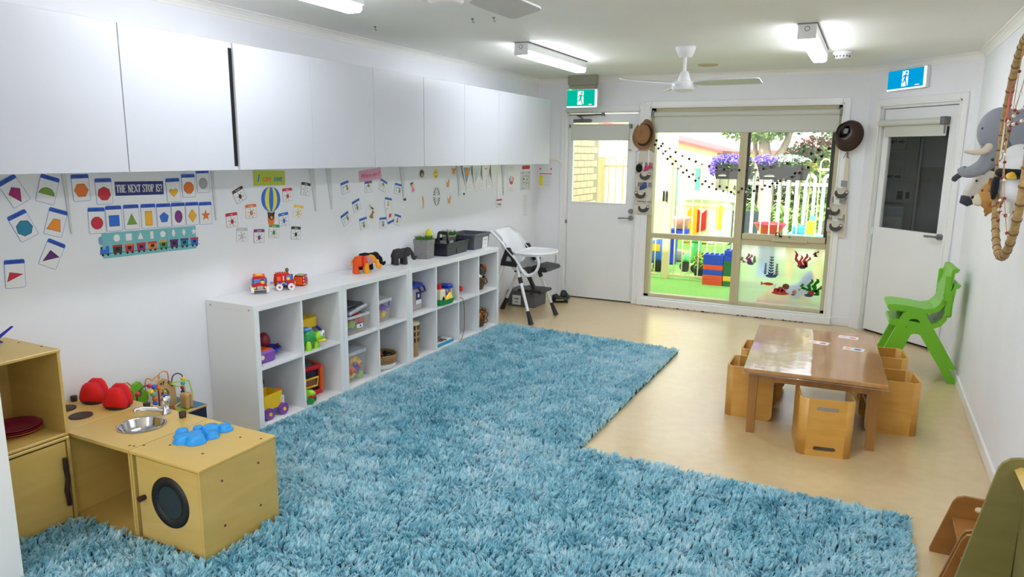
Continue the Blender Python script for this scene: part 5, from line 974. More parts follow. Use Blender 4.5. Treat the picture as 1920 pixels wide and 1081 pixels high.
b = B(); b.prism([(-.075, .0), (-.045, .0), (-.038, .15), (-.028, .16), (.028, .16), (.038, .15), (.045, 0), (.075, 0), (.05, .17), (.035, .185), (-.035, .185), (-.05, .17)], -.012, .012, 'xz', M=T(0, -.03, .01)); part(b, 'carry_handle', NV, t)
t = thing('crisp_packet', 'crumpled lime and white packet in the black caddy', 'packet', (.075, 2.30, zt+.012), 20); t.scale = (1, 1.15, 1.2); b = B(); pillow(b, [(-.06, .0), (-.075, .10), (-.05, .165), (.0, .175), (.06, .15), (.07, .08), (.05, .0)], .06, 'yz', 5); part(b, 'packet', mat('packet_lime', (205,205,30), .3, bump=.6, bscale=30), t); b = B(); pillow(b, [(-.02, .10), (-.01, .16), (.04, .16), (.05, .11), (.02, .08)], .066, 'yz', 5); part(b, 'white_panel', mat('packet_white', (226,228,226), .25), t)
one(open_box(.09, .09, .09), 'cup', mat('cup_grey', (200,202,200), .4), 'pale square cup at the back of the black caddy', 'cup', None, (.13, 2.50, zt+.01))
t = thing('plant_pot', 'white tub of green leaves in the black caddy', 'potted plant', (.12, 2.555, zt+.005)); part(B().lathe([(0, 0), (.05, 0), (.062, .13), (.066, .13), (.066, .138), (.058, .138), (.054, .1), (0, .1)], n=20), 'tub', mat('cup_grey'), t); b = B(); grass(b, 160, .058, .07, 9, .11); part(b, 'leaves', LEAF, t)['kind'] = 'stuff'
t = thing('fabric_flower', 'mauve fabric flower beside the grey tub', 'flower', (.10, 2.68, zt), 0); part(B().tube([(0, 0, 0), (0, -.01, .13)], .004), 'stem', LEAF, t)
for k in range(5): a = 72*k; b = B(); pillow(b, [(0, -.008), (.03, -.016), (.042, 0), (.03, .016), (0, .008)], .008, 'xy', 3, M=T(0, -.01, .14, rz=a, ry=-25)); part(b, 'petal', mat('petal_mauve', (170,120,165), .7), t)
t = thing('file_tub', 'dark grey plastic tub with white paper label', 'tub', (.165, 2.84, zt), 2); GT_ = mat('tub_charcoal', (86,88,98), .35); part(open_box(.27, .31, .14), 'tub_body', GT_, t); part(B().holed(rrect(.295, .335, .02), [rrect(.262, .30, .016)], .126, .142, 'xy'), 'rim', GT_, t); part(B().box(.122, .1245, .02, .125, .012, .115, M=T(0, 0, 0, ry=5)), 'paper_label', PAPER, t); part(B().box(.1290, .1300, .045, .10, .080, .088, M=T(0, 0, 0, ry=3)), 'label_text', mat('faint_print'), t); part(B().box(.1265, .1275, .055, .085, .045, .051, M=T(0, 0, 0, ry=3)), 'label_text', mat('faint_print'), t)

# ================================================================ HIGH CHAIR AND BOX IN THE CORNER
t = thing('high_chair', 'white and black baby high chair with tray at the shelf end', 'high chair'); HW = mat('highchair_white', (236,238,240), .3); HB = mat('highchair_black', (26,27,30), .45)
for nm, top, foot in (('near front', (.445, 3.28, .565), (.632, 3.235, 0)), ('far front', (.445, 3.70, .565), (.680, 3.745, 0)), ('near rear', (.31, 3.28, .565), (.055, 3.235, 0)), ('far rear', (.31, 3.70, .565), (.05, 3.745, 0))):
    a, b_ = Vector(top), Vector(foot); k = a.lerp(b_, .80)
    lg = part(B().tube([a, k], [.015, .015], n=12), 'leg', HW, t); part(B().tube([k-(b_-k)*.15, b_+Vector((0, 0, .002))], [.018, .027], n=12), 'leg_foot', HB, lg)
    if 'front' in nm: c = a.lerp(b_, .20); d = a.lerp(b_, .30); part(B().tube([c, d], .022, n=12), 'leg_collar', HB, lg)
for y in (3.27, 3.71):
    part(B().holed([(.275, .555), (.455, .55), (.445, .60), (.375, .735), (.335, .735), (.285, .61)], [[(.325, .60), (.40, .60), (.385, .635), (.36, .655), (.34, .645)]], y-.012, y+.012, 'xz'), 'hub_plate', HB, t)
    part(B().tube(smooth([(.155, y, .885), (.24, y, .82), (.36, y, .70), (.45, y, .61), (.52, y, .505), (.58, y, .475), (.65, y, .515), (.685, y, .59), (.672, y, .67)], 4), [.014]*33, n=10), 'side_hoop', HW, t)
b = B(); rows = [(.62, .505), (.55, .475), (.45, .478), (.36, .51), (.30, .58), (.25, .68), (.20, .79), (.155, .88), (.15, .895)]; nu = 14; V = []
for off in (0, .012):
    for i, (x, z) in enumerate(rows):
        for j in range(nu+1):
            u = -1+2*j/nu; w = .215*(1 if i < 6 else (.97, .82, .6)[i-6]); lift = .10*abs(u)**4*(1 if 1 < i < 7 else .3)
            V.append((x+lift*.8-off*.6, 3.49+u*w, z+lift*.55-off))
n1 = len(rows)*(nu+1); F = []
for i in range(len(rows)-1):
    for j in range(nu):
        q = (i*(nu+1)+j, i*(nu+1)+j+1, (i+1)*(nu+1)+j+1, (i+1)*(nu+1)+j); F.append(q); F.append(tuple(x+n1 for x in reversed(q)))
for i in range(len(rows)-1):
    for j in (0, nu): a = i*(nu+1)+j; c = (i+1)*(nu+1)+j; F.append((a, c, c+n1, a+n1))
for j in range(nu):
    for i in (0, len(rows)-1): a = i*(nu+1)+j; F.append((a, a+1, a+1+n1, a+n1))
b.add(V, F, True); part(b, 'seat_shell', HW, t)
b = B(); pillow(b, [(.05*math.cos(R_(a))*1.0, .095*math.sin(R_(a))) for a in range(0, 360, 20)], .012, 'yz', 4, M=T(.262, 3.385, .705, ry=-24)); part(b, 'harness_pad', HB, t)
part(B().prism([(x, y) for x, y in [(.40, 3.28), (.45, 3.265), (.60, 3.265), (.70, 3.31), (.745, 3.40), (.755, 3.49), (.745, 3.58), (.70, 3.67), (.60, 3.715), (.45, 3.715), (.40, 3.70)]], .662, .684), 'tray', HW, t)
P = [(.40, 3.28), (.45, 3.265), (.60, 3.265), (.70, 3.31), (.745, 3.40), (.755, 3.49), (.745, 3.58), (.70, 3.67), (.60, 3.715), (.45, 3.715), (.40, 3.70)]
part(B().tube([(x, y, .686) for x, y in P], .013, n=8, closed=True), 'tray_rim', HW, t)
part(B().box(.40, .60, 3.31, 3.67, .49, .505, b=.005), 'seat_pad', HB, t); part(B().tube([(.60, 3.49, .49), (.58, 3.49, .60), (.60, 3.49, .668)], [.022, .018, .016]), 'crotch_post', HB, t)
part(B().prism([(.58, .56), (.72, .545), (.735, .52), (.72, .505), (.56, .50)], 3.36, 3.70, 'xz'), 'leg_rest', HB, t)
part(B().box(-.018, .018, -.02, .02, 0, .20, b=.006, M=T(.555, 3.49, .285, ry=-28)), 'footrest_post', HB, t); part(B().box(.41, .68, 3.36, 3.62, .285, .315, b=.010), 'footrest', HB, t)
part(B().tube([(.055, 3.235, .12), (.05, 3.745, .12)], .009), 'crossbar', HW, t)
GB = mat('box_grey', (96,97,100), .8)
t = thing('storage_box', 'grey lidded storage box with white label under the high chair', 'box', (.185, 4.08, 0)); part(B().box(-.16, .16, -.15, .15, 0, .135, b=.006), 'box_body', GB, t); part(B().box(-.168, .168, -.158, .158, .125, .178, b=.008), 'lid', GB, t); part(B().box(-.105, -.005, -.1535, -.1515, .02, .125), 'paper_label', PAPER, t); part(B().box(-.085, -.03, -.1542, -.1536, .082, .091), 'label_text', INK, t); part(B().box(-.072, -.04, -.1542, -.1536, .048, .056), 'label_text', INK, t); part(B().box(.10, .14, -.1605, -.158, .145, .162, b=.002), 'handle_slot', BLACKP, t)
t = thing('toddler_shoe', 'black shoe with yellow trim behind the grey storage box', 'shoe', (.46, 4.36, 0), 30); b = B(); pillow(b, [(-.09, .01), (-.09, .08), (-.04, .10), (.02, .06), (.08, .045), (.09, .02), (.085, .01)], .085, 'xz', 6); part(b, 'upper', HB, t); part(B().box(-.09, .09, -.042, .042, 0, .014, b=.006), 'sole', BLACKP, t); part(B().box(-.05, .04, -.045, -.04, .03, .04), 'trim', mat('shoe_yellow', (200,180,60), .6), t)
t = thing('toddler_shoe', 'second black shoe standing against the back wall', 'shoe', (.45, 4.52, 0), 95); b = B(); pillow(b, [(-.09, .01), (-.09, .08), (-.04, .12), (.02, .07), (.08, .045), (.09, .02), (.085, .01)], .085, 'xz', 6); part(b, 'upper', HB, t); part(B().box(-.09, .09, -.042, .042, 0, .014, b=.006), 'sole', BLACKP, t)

# ================================================================ TABLE AND CUBE CHAIRS
TW = ply_mat('table_wood', (150,104,50), (174,126,68), .35, (8, 1, 1)); TLEG = ply_mat('table_leg_wood', (146,100,46), (168,120,60), .4, (6, 6, 1))
def film_mat():
    m = ply_mat('table_top_film', (172,116,50), (196,142,72), .3, (7, .8, 1)); N, L = m.node_tree.nodes, m.node_tree.links; b = N['Principled BSDF']
    b.inputs['Coat Weight'].default_value = 1.0; b.inputs['Coat IOR'].default_value = 1.9; b.inputs['Coat Roughness'].default_value = .06
    tc = N.new('ShaderNodeTexCoord'); n = N.new('ShaderNodeTexNoise'); n.inputs['Scale'].default_value = 9; n.inputs['Detail'].default_value = 3; n.inputs['Distortion'].default_value = .6; L.new(tc.outputs['Object'], n.inputs['Vector'])
    bp = N.new('ShaderNodeBump'); bp.inputs['Strength'].default_value = .14; bp.inputs['Distance'].default_value = .006; L.new(n.outputs['Fac'], bp.inputs['Height']); L.new(bp.outputs[0], b.inputs['Coat Normal']); return m
t = thing('low_table', 'low wooden table wrapped in clear plastic film', 'table', (3.243, 1.94, 0), 3.3)
part(B().box(-.38, .38, -.60, .60, .395, .42, b=.004), 'table_top', film_mat(), t); [part(B().box(-.345, .345, s_*.504-.011, s_*.504+.011, .33, .395), 'end_apron', TW, t) for s_ in (-1, 1)]; [part(B().box(s_*.334-.011, s_*.334+.011, -.493, .493, .33, .395), 'side_apron', TW, t) for s_ in (-1, 1)]
for sx in (-1, 1):
    for sy in (-1, 1):
        cx, cy = sx*.325, sy*.50; q = .026
        lg = part(B().add([(cx+a*q*.85, cy+b_*q*.85, 0) for a, b_ in ((-1,-1),(1,-1),(1,1),(-1,1))]+[(cx+a*q, cy+b_*q, .395) for a, b_ in ((-1,-1),(1,-1),(1,1),(-1,1))], [(3,2,1,0),(0,1,5,4),(1,2,6,5),(2,3,7,6),(3,0,4,7),(4,5,6,7)]), 'leg', TLEG, t)
CLEAR = glass_mat('clear_film', .22, (1,1,1,1), .08)
part(B().tube([(-.383, -.603, .392), (.383, -.603, .390), (.384, -.2, .388), (.386, .2, .392), (.383, .603, .390), (-.383, .603, .391)], .005, n=6, closed=True), 'film_edge', CLEAR, t)
for i, (x, y, a, nm) in enumerate(((3.427, 2.405, -5, 'far'), (3.465, 2.09, -6, 'middle'), (3.255, 2.155, -12, 'left'))):
    c = thing('picture_card', 'small white picture card stuck on the table, %s of three' % {'far': 'farthest', 'middle': 'nearest', 'left': 'leftmost'}[nm], 'card', (x, y, .4203), a, group='picture cards stuck on the table'); part(B().box(-.062, .062, -.04, .04, 0, .0006), 'card_sheet', PAPER, c); part(B().prism(ngon(12, .022, cx=.025, sy=.8), .0006, .0009), 'picture', [pm('tilered', (200,70,70)), pm('tileblue', (60,60,100)), pm('tilered')][i], c); part(B().box(-.05, -.015, -.025, .025, .0006, .0009), 'picture_block', pm('tilepeach', (235,190,170)), c)
one(B().prism(ngon(4, .022), 0, .0006), 'picture_card', PAPER, 'tiny white scrap stuck near the table middle', 'card', None, (3.22, 1.77, .4203), 20)
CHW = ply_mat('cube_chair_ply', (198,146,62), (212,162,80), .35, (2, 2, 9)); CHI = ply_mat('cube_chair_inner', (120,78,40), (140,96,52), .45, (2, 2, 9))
def cube_chair_mesh():
    w, d, h, r, th = .143, .145, .33, .045, .013; b = B()
    slot = lambda z: [(x, zz+z) for x, zz in rrect(.115, .024, .0115, n=5)]
    b.holed([(-w+r, 0), (w-r, 0), (w-r, h), (-w+r, h)], [slot(.275), slot(.045)], -d, -d+th, 'xz')
    for s_ in (-1, 1):
        n = 7; V = []
        for R in (r, r-th):
            for i in range(n+1):
                a = R_(-90+90*i/n); V.append((s_*(w-r+R*math.cos(a)), -d+r+R*math.sin(a)))
        k = n+1; v = [(x, y, 0) for x, y in V]+[(x, y, h) for x, y in V]
        F = []
        for i in range(n): F += [(i, i+1, 2*k+i+1, 2*k+i), (k+i+1, k+i, 3*k+i, 3*k+i+1), (i, k+i, k+i+1, i+1), (2*k+i, 2*k+i+1, 3*k+i+1, 3*k+i)]
        b.add(v, F, True)
        e = .035; P = [(-d+r, 0), (d-e, 0)]+[(d-e+e*math.sin(R_(a)), e-e*math.cos(R_(a))) for a in range(15, 91, 15)]+[(d-e+e*math.cos(R_(a)), h-e+e*math.sin(R_(a))) for a in range(0, 91, 15)]+[(-d+r, h)]
        b.prism(P, s_*w, s_*(w-th), 'yz')
    return b.mesh('bent_shell', CHW)
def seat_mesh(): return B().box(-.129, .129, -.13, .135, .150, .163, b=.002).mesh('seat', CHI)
cs = cube_chair_mesh(); ss = seat_mesh()
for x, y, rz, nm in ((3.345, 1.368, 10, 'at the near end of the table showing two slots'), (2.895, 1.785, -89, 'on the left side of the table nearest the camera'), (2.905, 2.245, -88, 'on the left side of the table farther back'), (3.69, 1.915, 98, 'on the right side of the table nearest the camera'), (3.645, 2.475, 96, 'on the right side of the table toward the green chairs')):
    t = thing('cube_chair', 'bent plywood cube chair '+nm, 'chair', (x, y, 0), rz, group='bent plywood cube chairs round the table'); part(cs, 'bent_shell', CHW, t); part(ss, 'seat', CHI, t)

# ================================================================ GREEN STACKING CHAIRS
GC = mat('chair_green', (112,186,38), .35); 
def green_chair(label, loc, rz):
    t = thing('stacking_chair', label, 'chair', loc, rz, group='green stacking chairs by the right wall')
    prof = [(-.235, .405), (-.25, .425), (-.245, .445), (-.22, .452), (-.10, .448), (-.02, .438), (.04, .445), (.08, .470), (.105, .51), (.118, .56), (.098, .57), (.078, .525), (.055, .49), (.02, .465), (-.02, .455)]
    seat = [(-.235, .402), (-.252, .425), (-.245, .446), (-.20, .452), (-.10, .446), (0, .432), (.055, .445), (.09, .485), (.11, .55), (.135, .55), (.122, .475), (.09, .425), (.04, .400), (-.05, .398), (-.14, .402)]
    part(B().prism(seat, -.165, .165, 'xz'), 'seat', GC, t)
    back = [(.095, .55), (.112, .62), (.128, .70), (.138, .745), (.160, .752), (.182, .742), (.172, .722), (.155, .715), (.15, .66), (.14, .55)]
    part(B().prism(back, -.19, .19, 'xz'), 'backrest', GC, t)
    [part(B().box(.10, .145, s_*.18-.015, s_*.18+.015, .50, .70, b=.010), 'back_wing', GC, t) for s_ in (-1, 1)]
    for s_ in (-1, 1):
        y = s_*.165; P = [(-.27, 0), (-.215, 0), (-.095, .345), (-.075, .352), (-.05, .352), (-.035, .345), (.18, .0), (.235, .0), (.235, .012), (.005, .395), (-.02, .402), (-.12, .402), (-.14, .392), (-.275, .02)]
        part(B().prism(P, y-.02*(s_ > 0)-.005, y+.02*(s_ < 0)+.005, 'xz'), 'leg_frame', GC, t)
    part(B().box(-.13, .03, -.15, .15, .382, .402, b=.004), 'seat_brace', GC, t)
    return t
green_chair('lower green plastic chair in the stack by the right wall', (3.925, 3.235, 0), 3); green_chair('upper green plastic chair in the stack by the right wall', (3.905, 3.235, .112), 3)

# ================================================================ NEAR RIGHT: SIDE CHAIRS AND BOOK DISPLAY
NW = ply_mat('near_chair_ply', (140,92,40), (160,108,52), .4, (2, 2, 8)); DW_ = ply_mat('display_ply', (118,110,60), (132,122,70), .45, (2, 2, 6))
def side_chair(label, y):
    t = thing('wooden_armchair', label, 'chair', (3.98, y, 0), group='low wooden chairs along the right wall')
    P = [(-.145, 0), (.165, 0), (.165, .275)]+[(.165-.03+.03*math.cos(R_(a)), .245+.03*math.sin(R_(a))) for a in range(30, 91, 20)]+[(-.092+.04+.04*math.cos(R_(a)), .235+.04*math.sin(R_(a))) for a in range(90, 166, 15)]
    P = [(-.148, 0), (.168, 0), (.168, .24), (.16, .26), (.14, .272), (-.05, .272), (-.075, .262), (-.088, .24), (-.15, .012)]
    for yy in (.0, -.30): part(B().holed(P, [rrect(.11, .026, .012, cx=.045, cy=.225)], yy-.014, yy, 'xz'), 'side_panel', NW, t)
    part(B().box(-.085, .15, -.30, -.014, .165, .179, b=.002), 'seat', NW, t); part(B().box(.138, .152, -.30, -.014, .03, .262, b=.002), 'back_panel', NW, t)
side_chair('low wooden chair with handle slot, farther of two by the right wall', .41); side_chair('low wooden chair half hidden by the book display', .075)
t = thing('book_display', 'tall plywood book display stand cut by the right edge of the photo', 'book stand', (3.78, -.30, 0))
P = [(0, 0), (.375, 0), (.375, .728), (.18, .728), (.155, .722), (.135, .705), (.125, .685)]
part(B().prism(P, -.016, .0, 'xz'), 'side_panel', DW_, t); part(B().prism(P, -.816, -.80, 'xz'), 'side_panel', DW_, t)
part(B().prism([(.165, .690), (.18, .702), (.375, .702), (.375, .690)], -.80, -.016, 'xz'), 'top_shelf', PLY, t)
part(B().prism([(.205, .02), (.215, .02), (.205, .69), (.195, .69)], -.80, -.016, 'xz'), 'back_board', DW_, t); part(B().box(.02, .2, -.80, -.016, .05, .062), 'book_ledge', PLY, t); part(B().box(.198, .204, -.022, -.016, .02, .69), 'joint_seam', BLACKP, t)

# ================================================================ RIGHT WALL: HOOP AND PLUSH HEADS
CANE = mat('cane_bound', (150,118,72), .7, c2=(186,156,104), scale=60)
t = thing('hanging_hoop', 'large cane hoop strung with beads and feathers near the right wall', 'dreamcatcher', (4.0, .898, 1.68)); nrm = Vector((math.cos(-.036), math.sin(-.036), .014)); e1_ = nrm.cross(Vector((0, 0, 1))).normalized(); e2_ = nrm.cross(e1_)
hp = lambda a, r=.466: e1_*(r*math.cos(R_(a)))+e2_*(r*math.sin(R_(a)))
part(B().tube([hp(a) for a in range(0, 360, 6)], .016, n=10, closed=True), 'hoop_ring', CANE, t)
b = B()
for a in range(0, 360, 9): c = hp(a); d_ = (hp(a+1)-hp(a-1)).normalized(); b.tube([c-d_*.004, c+d_*.004], .0185, n=8)
part(b, 'binding', mat('cane_binding', (120,88,52), .8), t)['kind'] = 'stuff'
part(B().tube([hp(-90) if hp(-90).z > 0 else hp(90), (0, 0, ZC-1.68)], .0025, n=6), 'hanging_cord', INK, t)
ang = [150, 165, 180, 195, 210, 225]
sg = 1 if hp(180).y > 0 else -1
rb = random.Random(11)
for k, (a0, a1) in enumerate(((30, 150), (60, 210), (-30, 200), (120, 260), (170, 300), (200, 340))):
    p, q = hp(a0, .455), hp(a1, .455); mid = (p+q)/2+Vector((-.01, 0, -.05)); P = smooth([p, (p+mid)/2+Vector((0, 0, -.02)), mid, (q+mid)/2+Vector((0, 0, -.02)), q], 4); st_ = part(B().tube(P, .002, n=5), 'bead_string', mat('string_tan', (190,150,100), .8), t)
    for j in range(2, len(P)-2, 2): part(B().ell(P[j], .0075, 8, 6), 'bead', mat('bead_dark_red', (120,20,30), .4) if j % 4 else mat('bead_clear', (230,225,215), .2), st_)
for k, a in enumerate((160, 172, 200, 214, 222)):
    p = hp(a if sg > 0 else 180-a, .45); L_ = .14+.03*(k % 3); part(B().prism([(-.004, 0), (.004, 0), (.012, -L_*.5), (.006, -L_), (-.006, -L_), (-.012, -L_*.5)], -.002, .002, 'yz', M=T(p.x, p.y, p.z)), 'feather', [ORA, pm('feather_pink', (200,90,110), .7), pm('feather_white', (225,220,215), .8), ORA, pm('feather_pink')][k], t)
PLG = mat('plush_grey', (150,154,164), .95, bump=.25, bscale=200); PLC = mat('plush_cream', (222,212,190), .95); PLD = mat('plush_dark', (62,64,72), .95)
t = thing('plush_elephant_head', 'grey plush elephant head with cream tusks on the right wall', 'soft toy', (4.165, 1.86, 1.77)); part(B().ell((-.10, 0, .02), (.105, .115, .125), 20, 14), 'head', PLG, t); part(B().lathe([(.0, 0), (.11, 0), (.115, .02), (.0, .03)], n=24, M=T(0, 0, 0, ry=-90)), 'mount_pad', PLG, t)
part(B().tube(smooth([(-.13, -.03, -.05), (-.125, -.02, -.11), (-.15, 0, -.165), (-.195, .02, -.20), (-.235, .03, -.205), (-.25, .04, -.185)], 4), [.055-.0016*i for i in range(21)], n=12), 'trunk', PLG, t)
for s_ in (-1, 1): part(B().tube(smooth([(-.13, s_*.055, -.045), (-.16, s_*.07, -.085), (-.20, s_*.075, -.098), (-.245, s_*.07, -.092)], 4), [.026-.0016*i for i in range(13)], n=10), 'tusk', PLC, t); e_ = B(); pillow(e_, [(0, .10), (.06, .11), (.09, .04), (.075, -.06), (.03, -.12), (-.01, -.05)], .025, 'xz', 4, M=T(-.06, s_*.125, .02)); part(e_, 'ear', PLG, t); part(B().ell((-.185, s_*.06, .03), .007, 8, 6), 'eye', BLACKP, t)
t = thing('plush_donkey_head', 'pale plush head with dark muzzle and curved grey horn on the right wall', 'soft toy', (4.165, 2.33, 1.49)); t.scale = (.92, .8, .86); b = B(); pillow(b, [(0, .08), (-.09, .10), (-.15, .05), (-.20, -.06), (-.20, -.13), (-.15, -.15), (-.09, -.11), (-.04, -.05), (0, -.05)], .15, 'xz', 8); part(b, 'head', mat('plush_oat', (206,200,186), .95), t); b = B(); pillow(b, [(-.165, -.07), (-.21, -.09), (-.215, -.14), (-.17, -.165), (-.125, -.14)], .15, 'xz', 6); part(b, 'muzzle', PLD, t)
for s_ in (-1, 1): part(B().tube(smooth([(-.10, s_*.05, .08), (-.16, s_*.06, .085), (-.22, s_*.065, .065), (-.26, s_*.07, .03), (-.255, s_*.07, .015)], 3), [.02-.0008*i for i in range(13)], n=8), 'horn', PLD, t); part(B().ell((-.14, s_*.07, .02), .008, 8, 6), 'eye', BLACKP, t)
part(B().ell((-.05, 0, .08), (.06, .03, .04), 12, 8), 'mane', PLD, t)
t = thing('plush_lion_head', 'tan plush lion head with fluffy mane behind the hoop', 'soft toy', (4.15, 1.90, 1.435)); part(B().ell((-.075, 0, 0), (.065, .07, .08), 16, 12), 'head', mat('plush_tan', (196,146,84), .95), t); r6 = random.Random(4); b = B()
for k in range(70): a = r6.random()*6.28; x = -.03-.06*r6.random(); q = .075+.02*r6.random(); b.tube([(x, q*.6*math.cos(a), q*.7*math.sin(a)), (x-.01, q*1.05*math.cos(a+.2), q*1.2*math.sin(a+.2))], [.018, .006], n=5)
part(b, 'mane', mat('plush_mane', (172,122,52), .95), t); part(B().ell((-.135, 0, -.025), (.03, .04, .035), 12, 8), 'muzzle', PLC, t); part(B().ell((-.165, 0, -.01), (.01, .014, .01), 8, 6), 'nose', BLACKP, t); part(B().ell((-.125, -.03, .03), .007, 8, 6).ell((-.125, .03, .03), .007, 8, 6), 'eyes', BLACKP, t)
for s_ in (-1, 1): part(B().ell((-.06, s_*.06, .08), (.018, .025, .025), 10, 8), 'ear', mat('plush_tan'), t)
PLB, PLW = mat('plush_ink', (18,20,30), .9), mat('plush_white', (230,231,234), .95)
t = thing('plush_penguin', 'white and black plush bird with yellow beak at the right edge', 'soft toy', (4.165, 1.29, 1.605)); part(B().ell((-.08, 0, .02), (.08, .10, .085), 18, 12), 'head', PLW, t); part(B().ell((-.085, .0, -.03), (.085, .105, .035), 18, 10), 'black_band', PLB, t); part(B().ell((-.08, .01, -.10), (.07, .075, .075), 16, 10), 'throat', PLW, t); part(B().tube([(-.10, -.06, -.04), (-.13, -.13, -.045), (-.14, -.17, -.05)], [.022, .014, .004], n=8), 'beak', YEL, t); b = B(); pillow(b, [(-.04, -.05), (.02, -.05), (.03, -.12), (.0, -.16), (-.03, -.12)], .03, 'yz', 4, M=T(-.165, -.02, 0)); part(b, 'wing', PLB, t); part(B().ell((-.19, -.04, .03), .008, 8, 6), 'eye', BLACKP, t)
t = thing('wall_drawing', 'pale sheet with two small figures on the right wall above the elephant', 'wall picture', (XR-.0008, 2.55, 1.92), rot=(Matrix(((0,0,-1),(-1,0,0),(0,1,0)))).to_euler()); part(B().box(-.14, .14, -.10, .10, 0, .0008), 'paper_sheet', PAPER, t); pat(t, [ngon(8, .02, cx=-.05, cy=-.01, sy=2.6)], pm('figred', (190,90,90)), .0008, 'printed_figure'); pat(t, [ngon(8, .02, cx=.05, cy=.01, sy=2.8)], pm('figgrey', (120,125,140)), .0008, 'printed_figure')

# ================================================================ HATS, WALL POCKETS, GARLANDS, STICKERS AT THE WINDOW
t = thing('straw_hat', 'tan brimmed hat hung on the post left of the window', 'hat', (1.265, YB-.06, 1.855), rot=Vector((-.17, -.95, .14)).to_track_quat('Z', 'Y').to_euler()); HT = mat('hat_tan', (150,110,72), .85, var=.1, scale=40, bump=.3, bscale=120)
V = []; F = []; nn = 36
for i in range(nn):
    a = 2*math.pi*i/nn; wv = .012*math.sin(2*a+.6)
    for r, z in ((.150, wv*1.8), (.128, wv*1.0-.004), (.100, 0), (.092, .06), (.074, .108), (.036, .100), (0.001, .080)): V.append((r*math.cos(a)*.84+(.012 if r < .1 else 0)-z*.12, r*math.sin(a)*1.08-(.008 if r < .1 else 0), z))
for i in range(nn):
    j = (i+1) % nn
    for q in range(6): F.append((i*7+q, j*7+q, j*7+q+1, i*7+q+1))
part(B().add(V, F, True), 'hat_body', HT, t); part(B().tube([(.098*math.cos(R_(a))*.84+.010, .098*math.sin(R_(a))*1.08-.008, .016) for a in range(0, 360, 12)], .013, n=6, closed=True), 'hat_band', mat('hat_band', (50,36,26), .8), t)
t = thing('brown_hat', 'dark brown felt hat hung right of the window showing its lining', 'hat', (3.245, YB-.05, 1.835), rot=(R_(72), 0, R_(-22))); CB = mat('cap_brown', (62,44,36), .9, bump=.2, bscale=150)
part(B().lathe([(.145, -.02), (.15, 0), (.14, .04), (.11, .075), (.07, .09), (.068, .085), (.10, .06), (.125, .03), (.135, 0)], n=32, sx=.85, sy=1.0), 'cap_body', CB, t); part(B().lathe([(.072, .088), (.06, .05), (.03, .03), (0, .028)], n=24, sx=.85, M=T(-.03, .025, .002)), 'lining', BLACKP, t); part(B().box(-.03, .01, .0, .05, .06, .075, b=.006), 'lining_tag', mat('cap_tag', (150,150,150), .8), t)
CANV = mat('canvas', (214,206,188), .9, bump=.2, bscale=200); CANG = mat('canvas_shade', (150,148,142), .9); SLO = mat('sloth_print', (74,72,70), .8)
def sloth(t, x, y, z, s=1.0, side=1):
    m_ = T(x, y, z, s=(s*side, 1, s))
    part(B().prism([(-.06, .03), (-.066, .0), (-.05, -.03), (-.02, -.045), (.02, -.045), (.05, -.03), (.068, .0), (.074, .024), (.062, .044), (.04, .04), (.03, .015), (.01, -.002), (-.02, -.004), (-.038, .01), (-.046, .034)], -.001, .0, 'xz', M=m_), 'sloth_print', SLO, t); part(B().prism(ngon(10, .015, cx=.055, cy=.024, sy=.75), -.0018, -.001, 'xz', M=m_), 'sloth_face', CANV, t)
def organiser(label, x, z1, w0, pockets, h, twist, lean, taper=1.0):
    w = w0; wz = lambda z: w0*(taper+(1-taper)*min(1, -z/h))
    t = thing('hanging_organiser', label, 'wall pocket', (x, YB-.028, z1), group='canvas wall pockets beside the window', rot=(0, R_(lean), R_(twist)))
    part(B().prism([(-w/2, -h), (w/2, -h), (wz(-.03)/2*.94, -.03), (wz(0)*.2, 0), (-wz(0)*.2, 0), (-wz(-.03)/2*.94, -.03)], .008, .012, 'xz'), 'backing', CANV, t); part(B().tube([(-wz(0)*.45, .0, -.03), (0, -.004, .03), (wz(0)*.45, .0, -.03)], .004), 'hanging_loop', CANG, t)
    for i, (zz, ph) in enumerate(pockets):
        w = wz(zz); n = 10; V = []; P = [(-w*.44+w*.88*j/n) for j in range(n+1)]
        for j, xx in enumerate(P): u = xx/(w*.44); d = .035*(1-u*u); V += [(xx, .008-d*.55, zz-ph), (xx, .008-d, zz-.012*(1-u*u)), (xx, .008-d*.8, zz-.012*(1-u*u)-.004)]
        F = [(3*j, 3*j+3, 3*j+4, 3*j+1) for j in range(n)]+[(3*j+1, 3*j+4, 3*j+5, 3*j+2) for j in range(n)]
        pk = part(B().add(V, F, True), 'pocket', CANV, t); sloth(pk, (-.02 if i % 2 else .02), -.036, zz-ph*.55, .9, 1 if i % 2 == 0 else -1)
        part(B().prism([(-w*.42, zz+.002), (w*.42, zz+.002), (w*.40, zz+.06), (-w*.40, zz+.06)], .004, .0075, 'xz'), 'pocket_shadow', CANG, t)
    return t
o1 = organiser('canvas wall pocket with sloth prints hanging below the tan hat', 1.275, 1.70, .215, ((-.20, .15), (-.40, .15), (-.56, .13)), .70, 0, 0)
o2 = organiser('twisted canvas wall pocket hanging below the dark brown hat', 3.235, 1.66, .235, ((-.30, .12), (-.46, .14), (-.62, .12)), .78, -14, 4, .22)
one(B().ell((0, 0, 0), (.035, .022, .045), 14, 10), 'black_sock', mat('sock_black', (14,14,15), .95), 'black ball of cloth in the upper pocket left of the window', 'sock', None, (1.225, YB-.055, 1.50))
